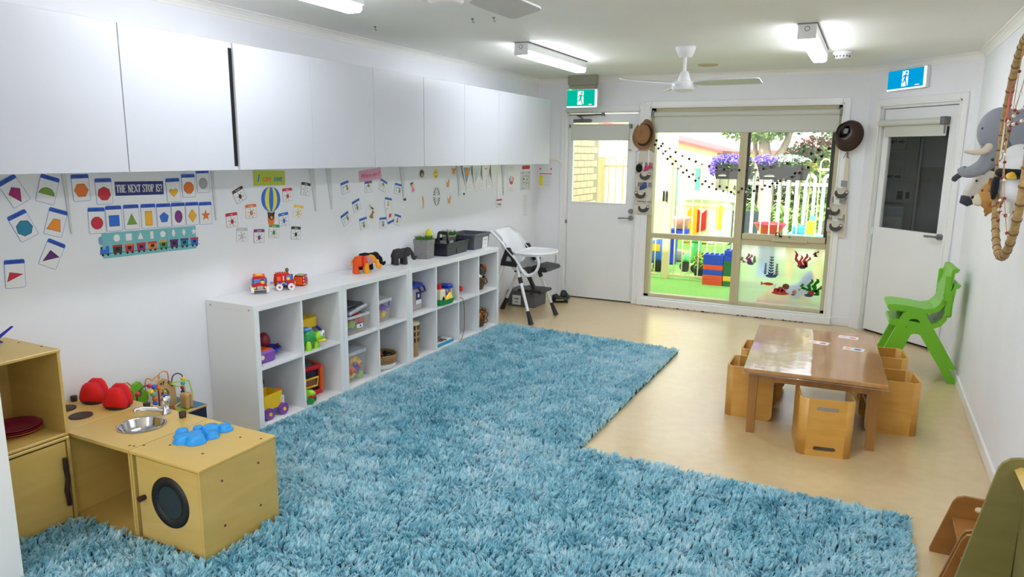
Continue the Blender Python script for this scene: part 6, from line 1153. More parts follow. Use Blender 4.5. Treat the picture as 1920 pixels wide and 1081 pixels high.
t = thing('hair_bow', 'bright pink bow in the upper pocket left of the window', 'bow', (1.32, YB-.062, 1.505), 0); b = B(); pillow(b, [(-.05, -.035), (-.02, -.005), (-.03, .03), (0, .01), (.03, .045), (.045, .02), (.015, 0), (.0, -.025)], .025, 'xz', 4); part(b, 'bow_loops', mat('bow_pink', (225,40,110), .6), t); part(B().ell((0, -.012, .0), (.012, .008, .012), 10, 8), 'bow_knot', mat('bow_pink'), t)
one(B().lathe([(0, -.05), (.014, -.05), (.014, .02), (.008, .03), (.008, .045), (0, .045)], n=12), 'small_bottle', mat('bottle_clear', (220,225,228), .2), 'small clear bottle in the upper pocket left of the window', 'bottle', None, (1.275, YB-.05, 1.53))
b = B(); pillow(b, [(-.045, -.04), (-.04, 0), (.01, .05), (.03, .04), (.035, .0), (.01, -.02)], .03, 'xz', 4); one(b, 'swim_cap', mat('cap_blue', (50,70,140), .4), 'navy blue cap in the middle pocket left of the window', 'cap', None, (1.285, YB-.055, 1.305))
t = thing('wall_pegs', 'small orange peg at the side of the tan hat', 'peg', (1.10, YB-.01, 1.69)); part(B().box(-.015, .015, -.008, .01, -.006, .006, b=.003), 'peg_grip', mat('peg_orange', (190,110,50), .6), t); part(B().cyl((0, -.012, 0), (0, -.006, 0), .005, n=8), 'peg_spring', STEEL, t)
one(B().tube([(0, 0, .02), (0, -.01, -.03)], .006), 'wall_peg', mat('peg_orange'), 'wooden peg below the dark brown hat', 'peg', None, (3.245, YB-.02, 1.665))
FB = [mat('felt_%d' % i, c, .95) for i, c in enumerate(((26,22,24), (60,44,40), (110,80,72), (150,140,134), (205,196,180)))]
GAR = [[(1.401,1.791),(1.47,1.758),(1.548,1.709),(1.611,1.671),(1.684,1.634),(1.757,1.604),(1.826,1.578),(1.892,1.553),(1.965,1.534),(2.039,1.518),(2.117,1.504),(2.193,1.498),(2.266,1.499),(2.343,1.498),(2.427,1.505),(2.497,1.517),(2.571,1.533),(2.645,1.55),(2.717,1.574),(2.787,1.606),(2.925,1.67),(2.987,1.706),(3.048,1.748)],
 [(1.391,1.747),(1.456,1.734),(1.505,1.68),(1.56,1.625),(1.619,1.578),(1.678,1.529),(1.738,1.486),(1.805,1.447),(1.869,1.411),(1.938,1.38),(2.011,1.355),(2.085,1.332),(2.156,1.323),(2.233,1.317),(2.306,1.315),(2.381,1.323),(2.451,1.337),(2.525,1.352),(2.596,1.375),(2.664,1.401),(2.728,1.436),(2.795,1.479),(2.859,1.52),(2.918,1.564),(2.973,1.613),(3.03,1.665),(3.078,1.719)],
 [(1.43,1.709),(1.482,1.656),(1.531,1.602),(1.586,1.551),(1.647,1.505),(1.703,1.464),(1.768,1.421),(1.836,1.383),(1.908,1.35),(1.979,1.322),(2.052,1.301),(2.125,1.285),(2.202,1.277),(2.276,1.279),(2.351,1.284),(2.425,1.297),(2.501,1.316),(2.572,1.343),(2.64,1.378),(2.695,1.413),(2.771,1.443),(2.838,1.485),(2.909,1.539),(2.965,1.59),(3.022,1.644)]]
balls = [B().ell((0, 0, 0), .0135, 10, 8).mesh('felt_ball', m_) for m_ in FB]
for k, P in enumerate(GAR):
    t = thing('felt_garland', 'string of dark felt balls, %s of three across the window' % ('uppermost', 'middle', 'lowest')[k], 'garland', (0, YB-.055, 0), group='felt ball garlands')
    yo = -.004*k; part(B().tube([(x, yo, z) for x, z in P], .0012, n=4), 'thread', mat('thread_white', (220,220,215), .8), t)
    for j, (x, z) in enumerate(P): part(balls[(j*7+k*3) % 5 if j % 3 else (j+k) % 2], 'felt_ball', None, t, loc=(x, yo, z))
# stickers on the frosted pane
def frond(x, z, h, w, lean, waves=3):
    L1, L2 = [], []; n = 14
    for i in range(n+1):
        u = i/n; c = x+lean*u+.010*math.sin(u*waves*math.pi); ww = w*1.25*(1-.45*u)*(1+.25*math.sin(u*waves*2*math.pi)); L1.append((c-ww, z+h*u)); L2.append((c+ww, z+h*u))
    return L1+L2[::-1]
def sticker_mat(c):
    m = mat('sticker_%d_%d_%d' % c, c, .5)
    if 'lit' not in m: 
        m['lit'] = 1; N, L = m.node_tree.nodes, m.node_tree.links; tr = N.new('ShaderNodeBsdfTranslucent'); tr.inputs[0].default_value = rgb(*c); mx = N.new('ShaderNodeMixShader'); mx.inputs[0].default_value = .8
        L.new(N['Principled BSDF'].outputs[0], mx.inputs[1]); L.new(tr.outputs[0], mx.inputs[2]); L.new(mx.outputs[0], N['Material Output'].inputs[0])
    return m
def sticker(label, P):
    t = thing('window_sticker', label, 'sticker', (0, YB+.0472, 0), group='sea stickers on the frosted pane')
    for i, (q, c) in enumerate(P):
        b = B(); [b.prism(r_, -.0004*i-.0006, -.0004*i, 'xz') for r_ in (q if isinstance(q[0][0], (list, tuple)) else [q])]; part(b, 'printed_shape', sticker_mat(c), t)
def leafy(x, z, h):
    o = []
    for i in range(7): zz = z+h*(i+.5)/7; s_ = max(.017, h*.15)*(1-.4*i/7); o += [[(x, zz), (x-s_*.8, zz+s_*.3), (x-s_, zz+s_), (x-s_*.2, zz+s_*.6)], [(x, zz), (x+s_*.8, zz+s_*.3), (x+s_, zz+s_), (x+s_*.2, zz+s_*.6)]]
    return o+[[(x-.003, z), (x+.003, z), (x+.003, z+h), (x-.003, z+h)]]
sticker('pink and green coral sticker at top left of the frosted pane', [([frond(2.36, .55, .06, .012, -.03), frond(2.40, .55, .10, .013, 0), frond(2.42, .55, .09, .012, .01)], (205,120,180)), (leafy(2.465, .55, .075), (110,150,100)), (ngon(10, .035, cx=2.43, cy=.545, sy=.45), (130,150,185))])
sticker('dark green leafy seaweed sticker on a blue rock', [(leafy(2.635, .43, .20)+leafy(2.58, .44, .12)+leafy(2.69, .43, .13), (50,70,62)), (ngon(12, .055, cx=2.64, cy=.432, sy=.35), (120,135,170))])
sticker('tall red coral sticker on a small blue rock', [([frond(2.90, .545, .16, .014, -.05), frond(2.92, .545, .12, .012, -.01), frond(2.94, .545, .14, .014, .02), frond(2.95, .545, .11, .013, .04)], (215,110,120)), (ngon(10, .032, cx=2.93, cy=.542, sy=.4), (120,130,170))])
sticker('small mauve coral sticker at top right of the frosted pane', [([frond(3.03, .66, .06, .012, .03), frond(3.04, .66, .05, .012, -.01)], (205,150,165))])
sticker('orange fish sticker on the frosted pane', [([ngon(12, .05, cx=2.62, cy=.348, sy=.32), [(2.575, .348), (2.545, .37), (2.548, .325)]], (225,125,80)), ([[(2.67, .31), (2.69, .36), (2.70, .355), (2.685, .305)]], (235,235,235))])
sticker('large pink and brown coral cluster sticker', [([ngon(9, .035, cx=2.79, cy=.335, sy=.9)], (170,120,100)), ([ngon(9, .028, cx=2.70, cy=.285), ngon(9, .03, cx=2.74, cy=.30), ngon(9, .026, cx=2.77, cy=.28)], (215,95,125)), ([ngon(12, .085, cx=2.74, cy=.262, sy=.22)], (225,140,110))])
sticker('tiny pink coral sticker on a grey rock', [([ngon(9, .022, cx=2.875, cy=.285), ngon(6, .012, cx=2.92, cy=.315)], (225,165,165)), (ngon(9, .02, cx=2.865, cy=.258, sy=.4), (120,130,170))])
sticker('bright green seaweed sticker on pink and blue rocks', [([frond(2.98, .32, .02, .03, -.02), frond(3.00, .31, .12, .016, .03), frond(3.05, .30, .14, .020, .03), frond(3.07, .27, .10, .02, .05), frond(2.95, .33, .05, .016, -.01)], (70,165,50)), ([ngon(9, .032, cx=3.03, cy=.285)], (215,110,120)), (ngon(10, .042, cx=3.01, cy=.265, sy=.4), (130,150,190))])

# ================================================================ OUTSIDE
struct(B().box(-9, 14, YB+.12, 26, -.12, -.02), 'ground_outside', mat('turf', (112,176,74), .9, c2=(136,196,92), scale=40, bump=.5, bscale=220), 'bright green artificial turf')
CRM = mat('fence_cream', (226,208,158), .45); PALE = mat('render_cream', (240,226,190), .8, var=.03, scale=3); REDT = mat('gutter_red', (190,90,84), .6)
# brick side wall left of the door view
wb = thing('wall_outside', 'cream brick wall outside the left door', None, (0, 0, 0)); wb['kind'] = 'structure'
part(B().box(-.2, .195, YB+.13, 6.22, -.02, 2.7), 'mortar', mat('mortar', (190,176,150), .9), wb)
bk = B().box(0, .012, 0, .228, 0, .074, b=.003).mesh('brick', mat('brick_cream', (238,214,178), .8, var=.06, scale=7))
for r in range(28):
    for k in range(6):
        y = YB+.14+k*.24+(.12 if r % 2 else 0)
        if y+.228 < 6.22: part(bk, 'brick', None, wb, loc=(.192, y, .02+r*.086))
# cream hoop-top pool fence
def hoop_fence(name, label, x0, x1, y, n, m_, r=.009, zt=1.505, zb=.05, cat='fence', group=None, rail=.016, top=None):
    t = thing(name, label, cat, (x0, y, -.02), group=group); W_ = x1-x0
    for z in (zb, zt): part(B().box(0, W_, -rail, rail, z-rail, z+rail, b=.003), 'rail', m_, t)
    s = W_/(2*n); R2 = s/2
    me = B().tube([(-R2, 0, zb)]+[(-R2, 0, zt+.07)]+[(R2*-math.cos(R_(a)), 0, zt+.07+R2*1.1*math.sin(R_(a))) for a in range(20, 180, 20)]+[(R2, 0, zt+.07), (R2, 0, zb)], r, n=8).mesh('hoop_picket', m_)
    for i in range(n): part(me, 'hoop_picket', m_, t, loc=(s+i*2*s, 0, 0))
    return t
hoop_fence('pool_fence', 'cream hoop-topped fence panel seen through the left door', -1.7, .03, 6.66, 8, CRM, group='cream hoop-topped fencing')
hoop_fence('pool_gate', 'cream hoop-topped gate between the thick posts', .145, .955, 6.66, 4, CRM, cat='gate', group='cream hoop-topped fencing')
hoop_fence('pool_fence', 'cream hoop-topped fence panel carrying the flower boxes', 1.115, 3.5, 6.66, 11, CRM, group='cream hoop-topped fencing')
for x, w, l in ((.085, .05, 'cream fence post beside the brick wall'), (1.055, .045, 'thick cream gate post left of the playhouse')):
    t = thing('fence_post', l, 'post', (x, 6.66, -.02), group='cream gate posts'); part(B().box(-w, w, -w, w, 0, 1.62, b=.004), 'post', CRM, t); part(B().box(-w-.004, w+.004, -w-.004, w+.004, 1.615, 1.632, b=.004), 'post_cap', CRM, t)
t = thing('gate_latch', 'dark gate latch on the cream gate post', 'latch', (1.0, 6.60, 1.10)); part(B().box(-.012, .012, -.012, .012, -.07, .07, b=.003), 'latch_body', BLACKP, t); part(B().box(.03, .05, -.012, .012, -.07, .07, b=.003), 'latch_keeper', BLACKP, t)
WHF = mat('fence_white', (240,242,244), .4)
hoop_fence('white_fence', 'white hoop-topped fence behind the flower boxes', 1.50, 4.3, 9.0, 11, WHF, r=.026, zt=1.24, zb=.12, rail=.024)
t = thing('fence_post', 'thick white post in the far white fence', 'post', (2.02, 8.95, -.02)); part(B().box(-.045, .045, -.045, .045, 0, 1.27, b=.004), 'post', WHF, t); part(B().box(-.05, .05, -.05, .05, 1.265, 1.285, b=.004), 'post_cap', WHF, t)
t = thing('screen_panel', 'low slate grey screen behind the playhouse', 'screen', (1.46, 9.35, -.02)); part(B().box(0, .62, -.02, .02, .05, .77, b=.004), 'panel', mat('slate_grey', (92,96,116), .8), t); part(B().box(.02, .06, -.03, .03, 0, .77).box(.56, .60, -.03, .03, 0, .77), 'panel_legs', mat('slate_grey'), t)
# flower boxes hooked on the fence
FP = mat('flower_violet', (118,92,215), .7, c2=(160,140,235), scale=60); FW = mat('flower_white', (226,228,240), .7); FL = mat('foliage_mid', (76,122,62), .7, c2=(110,150,80), scale=30); BLKP2 = mat('trough_black', (34,36,36), .6)
def leaves(n, fn, size, seed, flat=.5):
    g = np.random.default_rng(seed); P = fn(g, n); a = g.normal(size=(n, 3)); a /= np.linalg.norm(a, axis=1)[:, None]; c = g.normal(size=(n, 3)); c -= a*(c*a).sum(1)[:, None]; c /= np.linalg.norm(c, axis=1)[:, None]
    s = size*(.6+.8*g.random(n))[:, None]; V = np.empty((n, 4, 3)); V[:, 0] = P-a*s; V[:, 1] = P+c*s*flat; V[:, 2] = P+a*s; V[:, 3] = P-c*s*flat
    b = B(); b.v = [tuple(x) for x in V.reshape(-1, 3)]; b.f = [(4*i, 4*i+1, 4*i+2, 4*i+3) for i in range(n)]; b.mi = [0]*n; b.sm = [False]*n; return b
def raw(b, name, m_):
    me = bpy.data.meshes.new(name); me.from_pydata(b.v, [], b.f); me.materials.append(m_); me.update(); return me
def stuffpart(b, name, m_, t): o = part(raw(b, name, m_), name, m_, t); o['kind'] = 'stuff'; return o
def ellfn(c, r): return lambda g, n: np.array(c)+np.array(r)*((lambda d: d/np.linalg.norm(d, axis=1)[:, None])(g.normal(size=(n, 3))))*(g.random(n)**.4)[:, None]
for i, (x0, x1, z0, z1, l) in enumerate(((1.655, 2.125, 1.35, 1.52, 'black flower trough of purple flowers left of the window bar'), (2.185, 2.80, 1.355, 1.54, 'black flower trough of purple and white flowers right of the window bar'))):
    t = thing('flower_trough', l, 'planter', ((x0+x1)/2, 6.56, z0), group='black flower troughs on the fence'); w = (x1-x0)/2; h = z1-z0
    part(B().add([(-w*.86,-.07,0),(w*.86,-.07,0),(w*.86,.05,0),(-w*.86,.05,0),(-w,-.09,h),(w,-.09,h),(w,.07,h),(-w,.07,h)], [(3,2,1,0),(0,1,5,4),(1,2,6,5),(2,3,7,6),(3,0,4,7),(4,5,6,7)]), 'trough', BLKP2, t); part(B().box(-w*.7, -w*.3, -.0935, -.086, .035, .05, M=T(0, .008, 0)).box(-w*.6, -w*.35, -.0935, -.086, .055, .06, M=T(0, .006, 0)), 'trough_mark', mat('trough_print', (150,155,140), .6), t)
    for s_ in (-1, 1): part(B().tube([(s_*w*.6, .06, h*.5), (s_*w*.6, .08, h+.03), (s_*w*.6, .13, h+.03), (s_*w*.6, .13, h-.02)], .006), 'hook', BLKP2, t)
    stuffpart(leaves(900, ellfn((0, -.01, h+.03), (w*1.05, .10, .09)), .018, 20+i), 'foliage', FL, t)
    if i == 0: stuffpart(leaves(1100, ellfn((-.02, -.03, h+.07), (w*1.1, .11, .075)), .014, 30, 1.0), 'flowers', FP, t); stuffpart(leaves(250, ellfn((-w*1.0, -.05, h-.04), (.07, .06, .10)), .014, 31, 1.0), 'trailing_flowers', FP, t)
    else: stuffpart(leaves(800, ellfn((-w*.65, -.04, h+.05), (w*.5, .11, .07)), .014, 32, 1.0), 'flowers', FP, t); stuffpart(leaves(450, ellfn((w*.15, -.03, h+.07), (w*.75, .10, .055)), .012, 33, 1.0), 'white_flowers', FW, t); stuffpart(leaves(260, ellfn((w*1.0, -.02, h-.02), (.10, .08, .07)), .02, 34), 'trailing_leaves', mat('foliage_lime', (150,160,60), .7), t)
# shed with red roof edge, ribbed fence, far roof, shade sail
t = thing('garden_shed', 'cream shed with red roof edge left of the window view', 'shed', (0, 11.6, -.02)); part(B().prism([(-6, 0), (.72, 0), (.72, 1.74), (-2.6, 2.52), (-6, 1.74)], 0, 3, 'xz'), 'shed_walls', PALE, t)
part(B().prism([(.84, 1.70), (.84, 1.755), (-2.6, 2.575), (-2.6, 2.52)], -.12, 3.1, 'xz'), 'roof_slope', REDT, t); part(B().prism([(-6.1, 1.70), (-6.1, 1.755), (-2.6, 2.575), (-2.6, 2.52)], -.12, 3.1, 'xz'), 'roof_slope', REDT, t)
for x in [-5.6+.35*i for i in range(18)]: part(B().box(x, x+.03, -.012, 0, 0, 1.7), 'wall_rib', PALE, t)
TL = mat('teal_paint', (70,150,135), .6); part(B().box(-.30, -.19, -.05, -.012, .1, 1.5, b=.01), 'teal_post', TL, t); part(B().box(-.10, -.03, -.05, -.012, .1, 1.5, b=.01), 'teal_post', TL, t); part(B().box(.30, .42, -.05, -.012, .3, 1.48, b=.01), 'teal_post', TL, t)
t = thing('neighbour_house', 'pale house with red gutter beyond the tree', 'building', (.2, 19, -.02)); part(B().box(-1.5, 3.2, 0, 4, 0, 1.75), 'house_wall', PALE, t); part(B().prism([(-1.8, 1.78), (3.5, 1.72), (3.5, 1.80), (-1.8, 1.86)], -.3, 4, 'xz'), 'house_gutter', REDT, t); part(B().prism([(-1.8, 1.86), (3.5, 1.80), (2.6, 2.15), (-1.0, 2.2)], .2, 4, 'xz'), 'house_roof', mat('roof_pale', (214,206,196), .8), t)
t = thing('boundary_fence', 'cream ribbed steel fence seen through the left door', 'fence', (-6.5, 9.7, -.02)); part(B().box(0, 6.9, 0, .02, 0, 2.15), 'sheet', PALE, t)
rb_ = B().box(0, .035, -.018, 0, .02, 2.12, b=.006).mesh('sheet_rib', PALE)
for i in range(34): part(rb_, 'sheet_rib', PALE, t, loc=(.1+.2*i, 0, 0))
part(B().box(0, 6.9, -.03, .03, 2.12, 2.18, b=.006), 'top_capping', CRM, t)
t = thing('shade_sail', 'white shade sail corner across the top of the window view', 'shade sail', (0, 0, 0)); part(B().add([(-1.5, 8.2, 2.25), (2.25, 7.6, 1.99), (1.15, 9.2, 2.02), (-1.5, 8.2, 2.262), (2.25, 7.6, 2.002), (1.15, 9.2, 2.032)], [(0,1,2),(5,4,3),(0,3,4,1),(1,4,5,2),(2,5,3,0)]), 'sail_cloth', mat('sail_white', (246,244,236), .7), t); part(B().tube([(2.25, 7.6, 1.995), (2.6, 7.3, 2.3), (3.6, 6.4, 3.2)], .006), 'sail_rope', WHF, t); part(B().cyl((3.62, 6.4, -.02), (3.62, 6.4, 3.3), .04, n=14), 'sail_post', WHF, t)
# playhouse
t = thing('playhouse', 'white plastic playhouse with yellow door and red shutter', 'playhouse', (.73, 10.8, -.02)); PW = mat('play_white', (246,244,236), .5); PY_ = mat('play_yellow', (250,190,30), .5)
part(B().box(-.46, .46, .0, .7, 0, .80, b=.05), 'walls', PW, t); b = B(); pillow(b, [(-.54, .78), (-.50, .86), (-.34, .98), (0, 1.04), (.34, .98), (.50, .86), (.54, .78)], .86, 'xz', 6, M=T(0, .35, 0)); part(b, 'dome_roof', PW, t); part(B().box(-.44, .44, -.02, .0, .70, .73), 'lintel', mat('play_peach', (245,200,140), .5), t)
part(B().prism([(-.34, .0), (-.15, .0), (-.15, .66), (-.20, .69), (-.30, .67), (-.34, .60)], -.025, .0, 'xz'), 'door', PY_, t); part(B().prism([(-.14, .22), (.02, .28), (.02, .66), (-.06, .58), (-.14, .66)], -.06, .0, 'xz'), 'shutter', RED, t); part(B().box(.19, .31, -.025, 0, .30, .75, b=.01), 'window_frame', PY_, t); part(B().box(-.36, .05, -.05, 0, .02, .16, b=.02), 'step', mat('play_peach'), t)
b = B(); [b.box(.04, .17, -.006, 0, .02+.07*i, .075+.07*i) for i in range(9)]; part(b, 'moulded_bricks', mat('play_peach2', (244,224,190), .5), t)
# smaller yard toys
t = thing('laundry_basket', 'pink plastic basket on a blue stand beyond the gate', 'basket', (.93, 8.0, -.02)); PKB = mat('basket_pink', (240,150,165), .5); part(B().lathe([(.09, .56), (.13, .70), (.155, .735), (.16, .73), (.135, .69), (.095, .565), (0, .565)], n=24), 'basket_bowl', PKB, t); part(B().box(-.16, -.06, -.10, .10, 0, .56, b=.02), 'stand', pm('royal'), t); part(B().box(-.06, .12, -.06, .06, .48, .56, b=.01), 'stand_arm', pm('royal'), t)
t = thing('yard_toy_car', 'blue ride-on toy behind the gate at the left window edge', 'toy', (.74, 7.3, -.02)); b = B(); pillow(b, [(-.16, .10), (-.18, .25), (-.10, .32), (-.02, .46), (.10, .46), (.13, .30), (.14, .10)], .30, 'xz', 6); part(b, 'body', pm('rideblue', (60,120,225)), t); part(B().box(-.02, .10, -.155, -.148, .30, .40), 'decal', YEL, t)
for x in (-.10, .09): part(B().cyl((x, -.17, .08), (x, -.11, .08), .08, n=18), 'wheel', BLK, t)
t = thing('garden_rock', 'grey log lying on the turf beyond the gate', 'rock', (.81, 8.35, -.02)); b = B(); pillow(b, [(-.12, 0), (-.13, .10), (-.06, .19), (.05, .17), (.12, .12), (.13, .0)], .25, 'xz', 6); part(b, 'rock_body', mat('rock_grey', (150,145,140), .9, var=.15, scale=12), t); part(B().ell((.10, -.06, .04), (.05, .05, .04), 10, 8), 'pebble', mat('rock_grey'), t)
t = thing('toy_tractor', 'lime green toy tractor with black wheel behind the fence', 'toy', (1.22, 7.45, -.02)); GL = mat('toy_palegreen', (90,200,110), .5); b = B(); pillow(b, [(-.10, .12), (-.12, .22), (-.02, .28), (.0, .45), (.14, .46), (.16, .20), (.13, .12)], .22, 'xz', 6); part(b, 'body', GL, t); part(B().cyl((-.05, -.13, .075), (-.05, -.08, .075), .075, n=20), 'wheel', BLK, t); part(B().cyl((.10, -.13, .065), (.10, -.08, .065), .065, n=20), 'wheel', BLK, t); part(B().box(-.02, .14, -.10, .10, .44, .47, b=.01), 'roof', GL, t)
t = thing('garden_pot', 'black pot of leafy plants behind the fence', 'potted plant', (1.48, 6.90, -.02)); part(B().lathe([(0, 0), (.07, 0), (.09, .13), (.096, .13), (.096, .145), (.08, .145), (0, .12)], n=20), 'pot', BLKP2, t); stuffpart(leaves(420, ellfn((0, 0, .25), (.10, .09, .12)), .028, 41, .35), 'leaves', mat('foliage_yellow', (140,170,50), .7, c2=(80,130,40), scale=25), t)
BC = {'o': pm('block_orange', (235,80,35)), 'b': pm('block_blue', (30,70,200)), 'g': pm('block_green', (30,110,50)), 'y': pm('block_yellow', (250,200,30))}
def blk(w): 
    b = B().box(-w/2, w/2, -.065, .065, 0, .0655, b=.004)
    n = max(2, int(w/.062))
    for i in range(n):
        for yy in (-.032, .032): b.cyl((-w/2+w*(i+.5)/n, yy, .0655), (-w/2+w*(i+.5)/n, yy, .082), .016, n=10)
    return b
NM = {'o': 'orange', 'b': 'blue', 'g': 'green', 'y': 'yellow'}; ordn = ('bottom', 'second', 'third', 'fourth', 'fifth', 'top', 'topmost')
for x, w, seq, st in ((1.735, .255, 'ooboBb'.lower(), 'left'), (1.935, .13, 'gygggbb', 'right')):
    ms = {c: blk(w).mesh('building_block', BC[c]) for c in set(seq)}
    for i, c in enumerate(seq):
        o = part(ms[c], 'building_block', None, None, (x, 6.50, -.02+.0665*i)); tag(o, 'big %s building block, %s of the %s stack by the window mullion' % (NM[c], ordn[i] if not (st == 'right' and i == 5) else 'sixth', st), 'building block', 'big plastic building blocks')
t = thing('water_tub', 'red plastic tub on a stand seen above the frosted pane', 'tub', (2.265, 7.6, -.02)); part(B().lathe([(0, .58), (.13, .58), (.17, .66), (.205, .72), (.22, .735), (.21, .745), (.19, .72), (.15, .64), (0, .60)], n=30), 'tub_bowl', pm('tubred', (225,30,50)), t); part(B().lathe([(.16, 0), (.12, .30), (.13, .58), (0, .58)], n=20), 'stand', SKYB, t)
t = thing('play_table', 'pale blue outdoor play table right of the red tub', 'table', (2.75, 7.6, -.02)); part(B().box(-.24, .24, -.2, .2, .585, .625, b=.012), 'table_top', pm('tableblue', (130,205,235)), t)
for x in (-.18, .18):
    for y in (-.15, .15): part(B().cyl((x, y, 0), (x, y, .585), .025, n=12), 'leg', PY_, t)
one(B().box(-.08, .08, -.07, .07, 0, .10, b=.012).cyl((-.035, 0, .10), (-.035, 0, .115), .025, n=12).cyl((.035, 0, .10), (.035, 0, .115), .025, n=12), 'building_block', pm('cubeblue', (60,150,225)), 'sky blue block standing on the outdoor play table', 'building block', None, (2.65, 7.55, .606))
one(B().box(-.06, .06, -.06, .06, 0, .175, b=.012).cyl((0, 0, .175), (0, 0, .19), .03, n=14), 'building_block', pm('cubeyellow', (250,215,40)), 'tall yellow block standing on the outdoor play table', 'building block', None, (2.80, 7.55, .606))
one(B().box(-.04, .04, -.04, .04, 0, .22, b=.01).cyl((0, 0, .22), (0, 0, .235), .025, n=14), 'building_block', pm('cubecyan', (70,200,230)), 'cyan block at the back of the outdoor play table', 'building block', None, (2.80, 7.68, .606))
t = thing('rocker_toy', 'orange and yellow rocking toy blurred behind the frosted pane', 'toy', (2.56, 5.45, -.02)); part(B().prism([(-.14, .03), (-.12, .0), (.0, -.0), (.14, .02), (.18, .08), (.12, .07), (0, .05), (-.10, .09)], -.12, .12, 'xz'), 'rocker_base', ORA, t); b = B(); pillow(b, [(-.06, .04), (-.05, .16), (.02, .20), (.12, .19), (.16, .10), (.12, .04)], .20, 'xz', 6); part(b, 'seat', YEL, t)
t = thing('ride_on_toy', 'blue ride-on toy blurred behind the frosted pane', 'toy', (2.80, 5.75, -.02)); b = B(); pillow(b, [(-.16, .05), (-.12, .18), (.02, .22), (.10, .36), (.16, .40), (.20, .30), (.16, .05)], .22, 'xz', 6); part(b, 'body', pm('rideblue'), t); part(B().cyl((-.08, -.13, .06), (-.08, .13, .06), .06, n=16), 'wheel', YEL, t); part(B().cyl((.12, -.13, .06), (.12, .13, .06), .06, n=16), 'wheel', YEL, t)
one(B().lathe([(0, 0), (.075, 0), (.085, .03), (.08, .04), (.07, .015), (0, .012)], n=22), 'frisbee', SKYB, 'blue dish on the turf close behind the frosted pane', 'dish', None, (2.86, 5.30, -.02))
# tree and hedges beyond the fences
BARK = mat('bark_grey', (158,140,126), .9, var=.2, scale=14, stretch=(1,1,.3)); LG = [mat('leaf_%d' % i, c, .7, c2=d, scale=9) for i, (c, d) in enumerate((((52,92,44), (84,124,60)), ((96,132,62), (134,164,88)), ((46,78,54), (72,108,76)), ((128,62,44), (98,80,46))))]
t = thing('garden_tree', 'grey forked tree behind the second flower trough', 'tree', (1.70, 11.5, -.02)); part(B().tube(smooth([(0, 0, 0), (.0, 0, .8), (-.02, 0, 1.45), (-.10, 0, 1.9), (-.12, 0, 2.8)], 3), [.17, .165, .16, .15, .14, .13, .125, .12, .11, .10, .09, .08, .07], n=12), 'trunk', BARK, t)
part(B().tube(smooth([(.02, 0, 1.40), (.14, .0, 1.62), (.30, .05, 1.95), (.40, .05, 2.5)], 3), [.09, .085, .08, .075, .07, .065, .06, .05, .045, .04], n=10), 'branch', BARK, t); part(B().tube(smooth([(-.06, 0, 1.2), (-.25, .1, 1.6), (-.30, .1, 2.3)], 3), [.06, .056, .052, .048, .044, .04, .036], n=10), 'branch', BARK, t)
stuffpart(leaves(3600, ellfn((0, .1, 2.75), (1.25, .8, .75)), .055, 51), 'crown', LG[0], t); stuffpart(leaves(1400, ellfn((-.25, -.1, 2.25), (.75, .5, .35)), .05, 52), 'lower_leaves', LG[1], t)
for i, (x, y, z, rx, ry, rz_, n, k, l) in enumerate(((1.40, 12.3, .8, .45, .5, 1.0, 1800, 2, 'dark evergreen bush beside the shed wall'), (2.15, 12.4, .9, .75, .6, 1.0, 2600, 0, 'mid green bush behind the tree trunk'), (2.95, 12.0, .95, .7, .6, 1.05, 2600, 1, 'pale green bush right of the tree'), (2.45, 12.9, 1.6, .6, .4, .5, 1300, 3, 'rusty red leaved bush above the pale bush'), (3.6, 11.0, .9, .7, .5, 1.1, 2600, 2, 'blue green hedge behind the white fence at right'), (2.5, 10.6, .35, .7, .4, .5, 1500, 1, 'low yellow green shrub behind the white fence'), (4.4, 12.5, 1.2, .9, .7, 1.2, 2200, 0, 'tall green bush at the far right of the garden'), (3.3, 13.2, 2.0, 1.0, .6, .9, 2400, 1, 'tall pale bush filling the top right of the window'))):
    t = thing('garden_bush', l, 'bush', (x, y, -.02), group='bushes beyond the fences'); stuffpart(leaves(n, ellfn((0, 0, z), (rx, ry, rz_)), .05, 60+i), 'foliage', LG[k], t); part(B().tube([(0, 0, 0), (.05, 0, z), (.1, .02, z+rz_*.5)], [.04, .03, .015]), 'stem', BARK, t)
t = thing('strappy_plant', 'spiky strap leaved plant below the first flower trough', 'plant', (1.85, 10.1, -.02)); 
me = B().tube(smooth([(0, 0, 0), (.10, 0, .55), (.28, 0, .75), (.45, 0, .62)], 3), [.012, .014, .015, .015, .014, .013, .012, .010, .007, .003], n=5).mesh('strap_leaf', LG[1])
for i in range(22): o = part(me, 'strap_leaf', None, t, rot=(0, 0, R_(i*360/22+7*(i % 3)))); o.scale = (.7+.4*((i*7) % 5)/5, 1, .9+.35*((i*3) % 4)/4)

# ================================================================ SHAGGY RUGS
def pile_mat():
    m = bpy.data.materials.new('shag_pile'); m.use_nodes = True; N, L = m.node_tree.nodes, m.node_tree.links; b = N['Principled BSDF']
    at = N.new('ShaderNodeAttribute'); at.attribute_name = 'tone'; rp = N.new('ShaderNodeValToRGB'); e = rp.color_ramp.elements
    e[0].position = 0; e[0].color = rgb(108,188,210); e[1].position = 1; e[1].color = rgb(234,250,254); q = e.new(.5); q.color = rgb(188,234,245)
    L.new(at.outputs['Fac'], rp.inputs[0]); L.new(rp.outputs[0], b.inputs['Base Color']); b.inputs['Roughness'].default_value = .85; b.inputs['Specular IOR Level'].default_value = .2; b.inputs['Sheen Weight'].default_value = .2
    tr = N.new('ShaderNodeBsdfTranslucent'); mx = N.new('ShaderNodeMixShader'); mx.inputs[0].default_value = .42; L.new(rp.outputs[0], tr.inputs[0]); L.new(b.outputs[0], mx.inputs[1]); L.new(tr.outputs[0], mx.inputs[2]); L.new(mx.outputs[0], N['Material Output'].inputs[0])
    return m
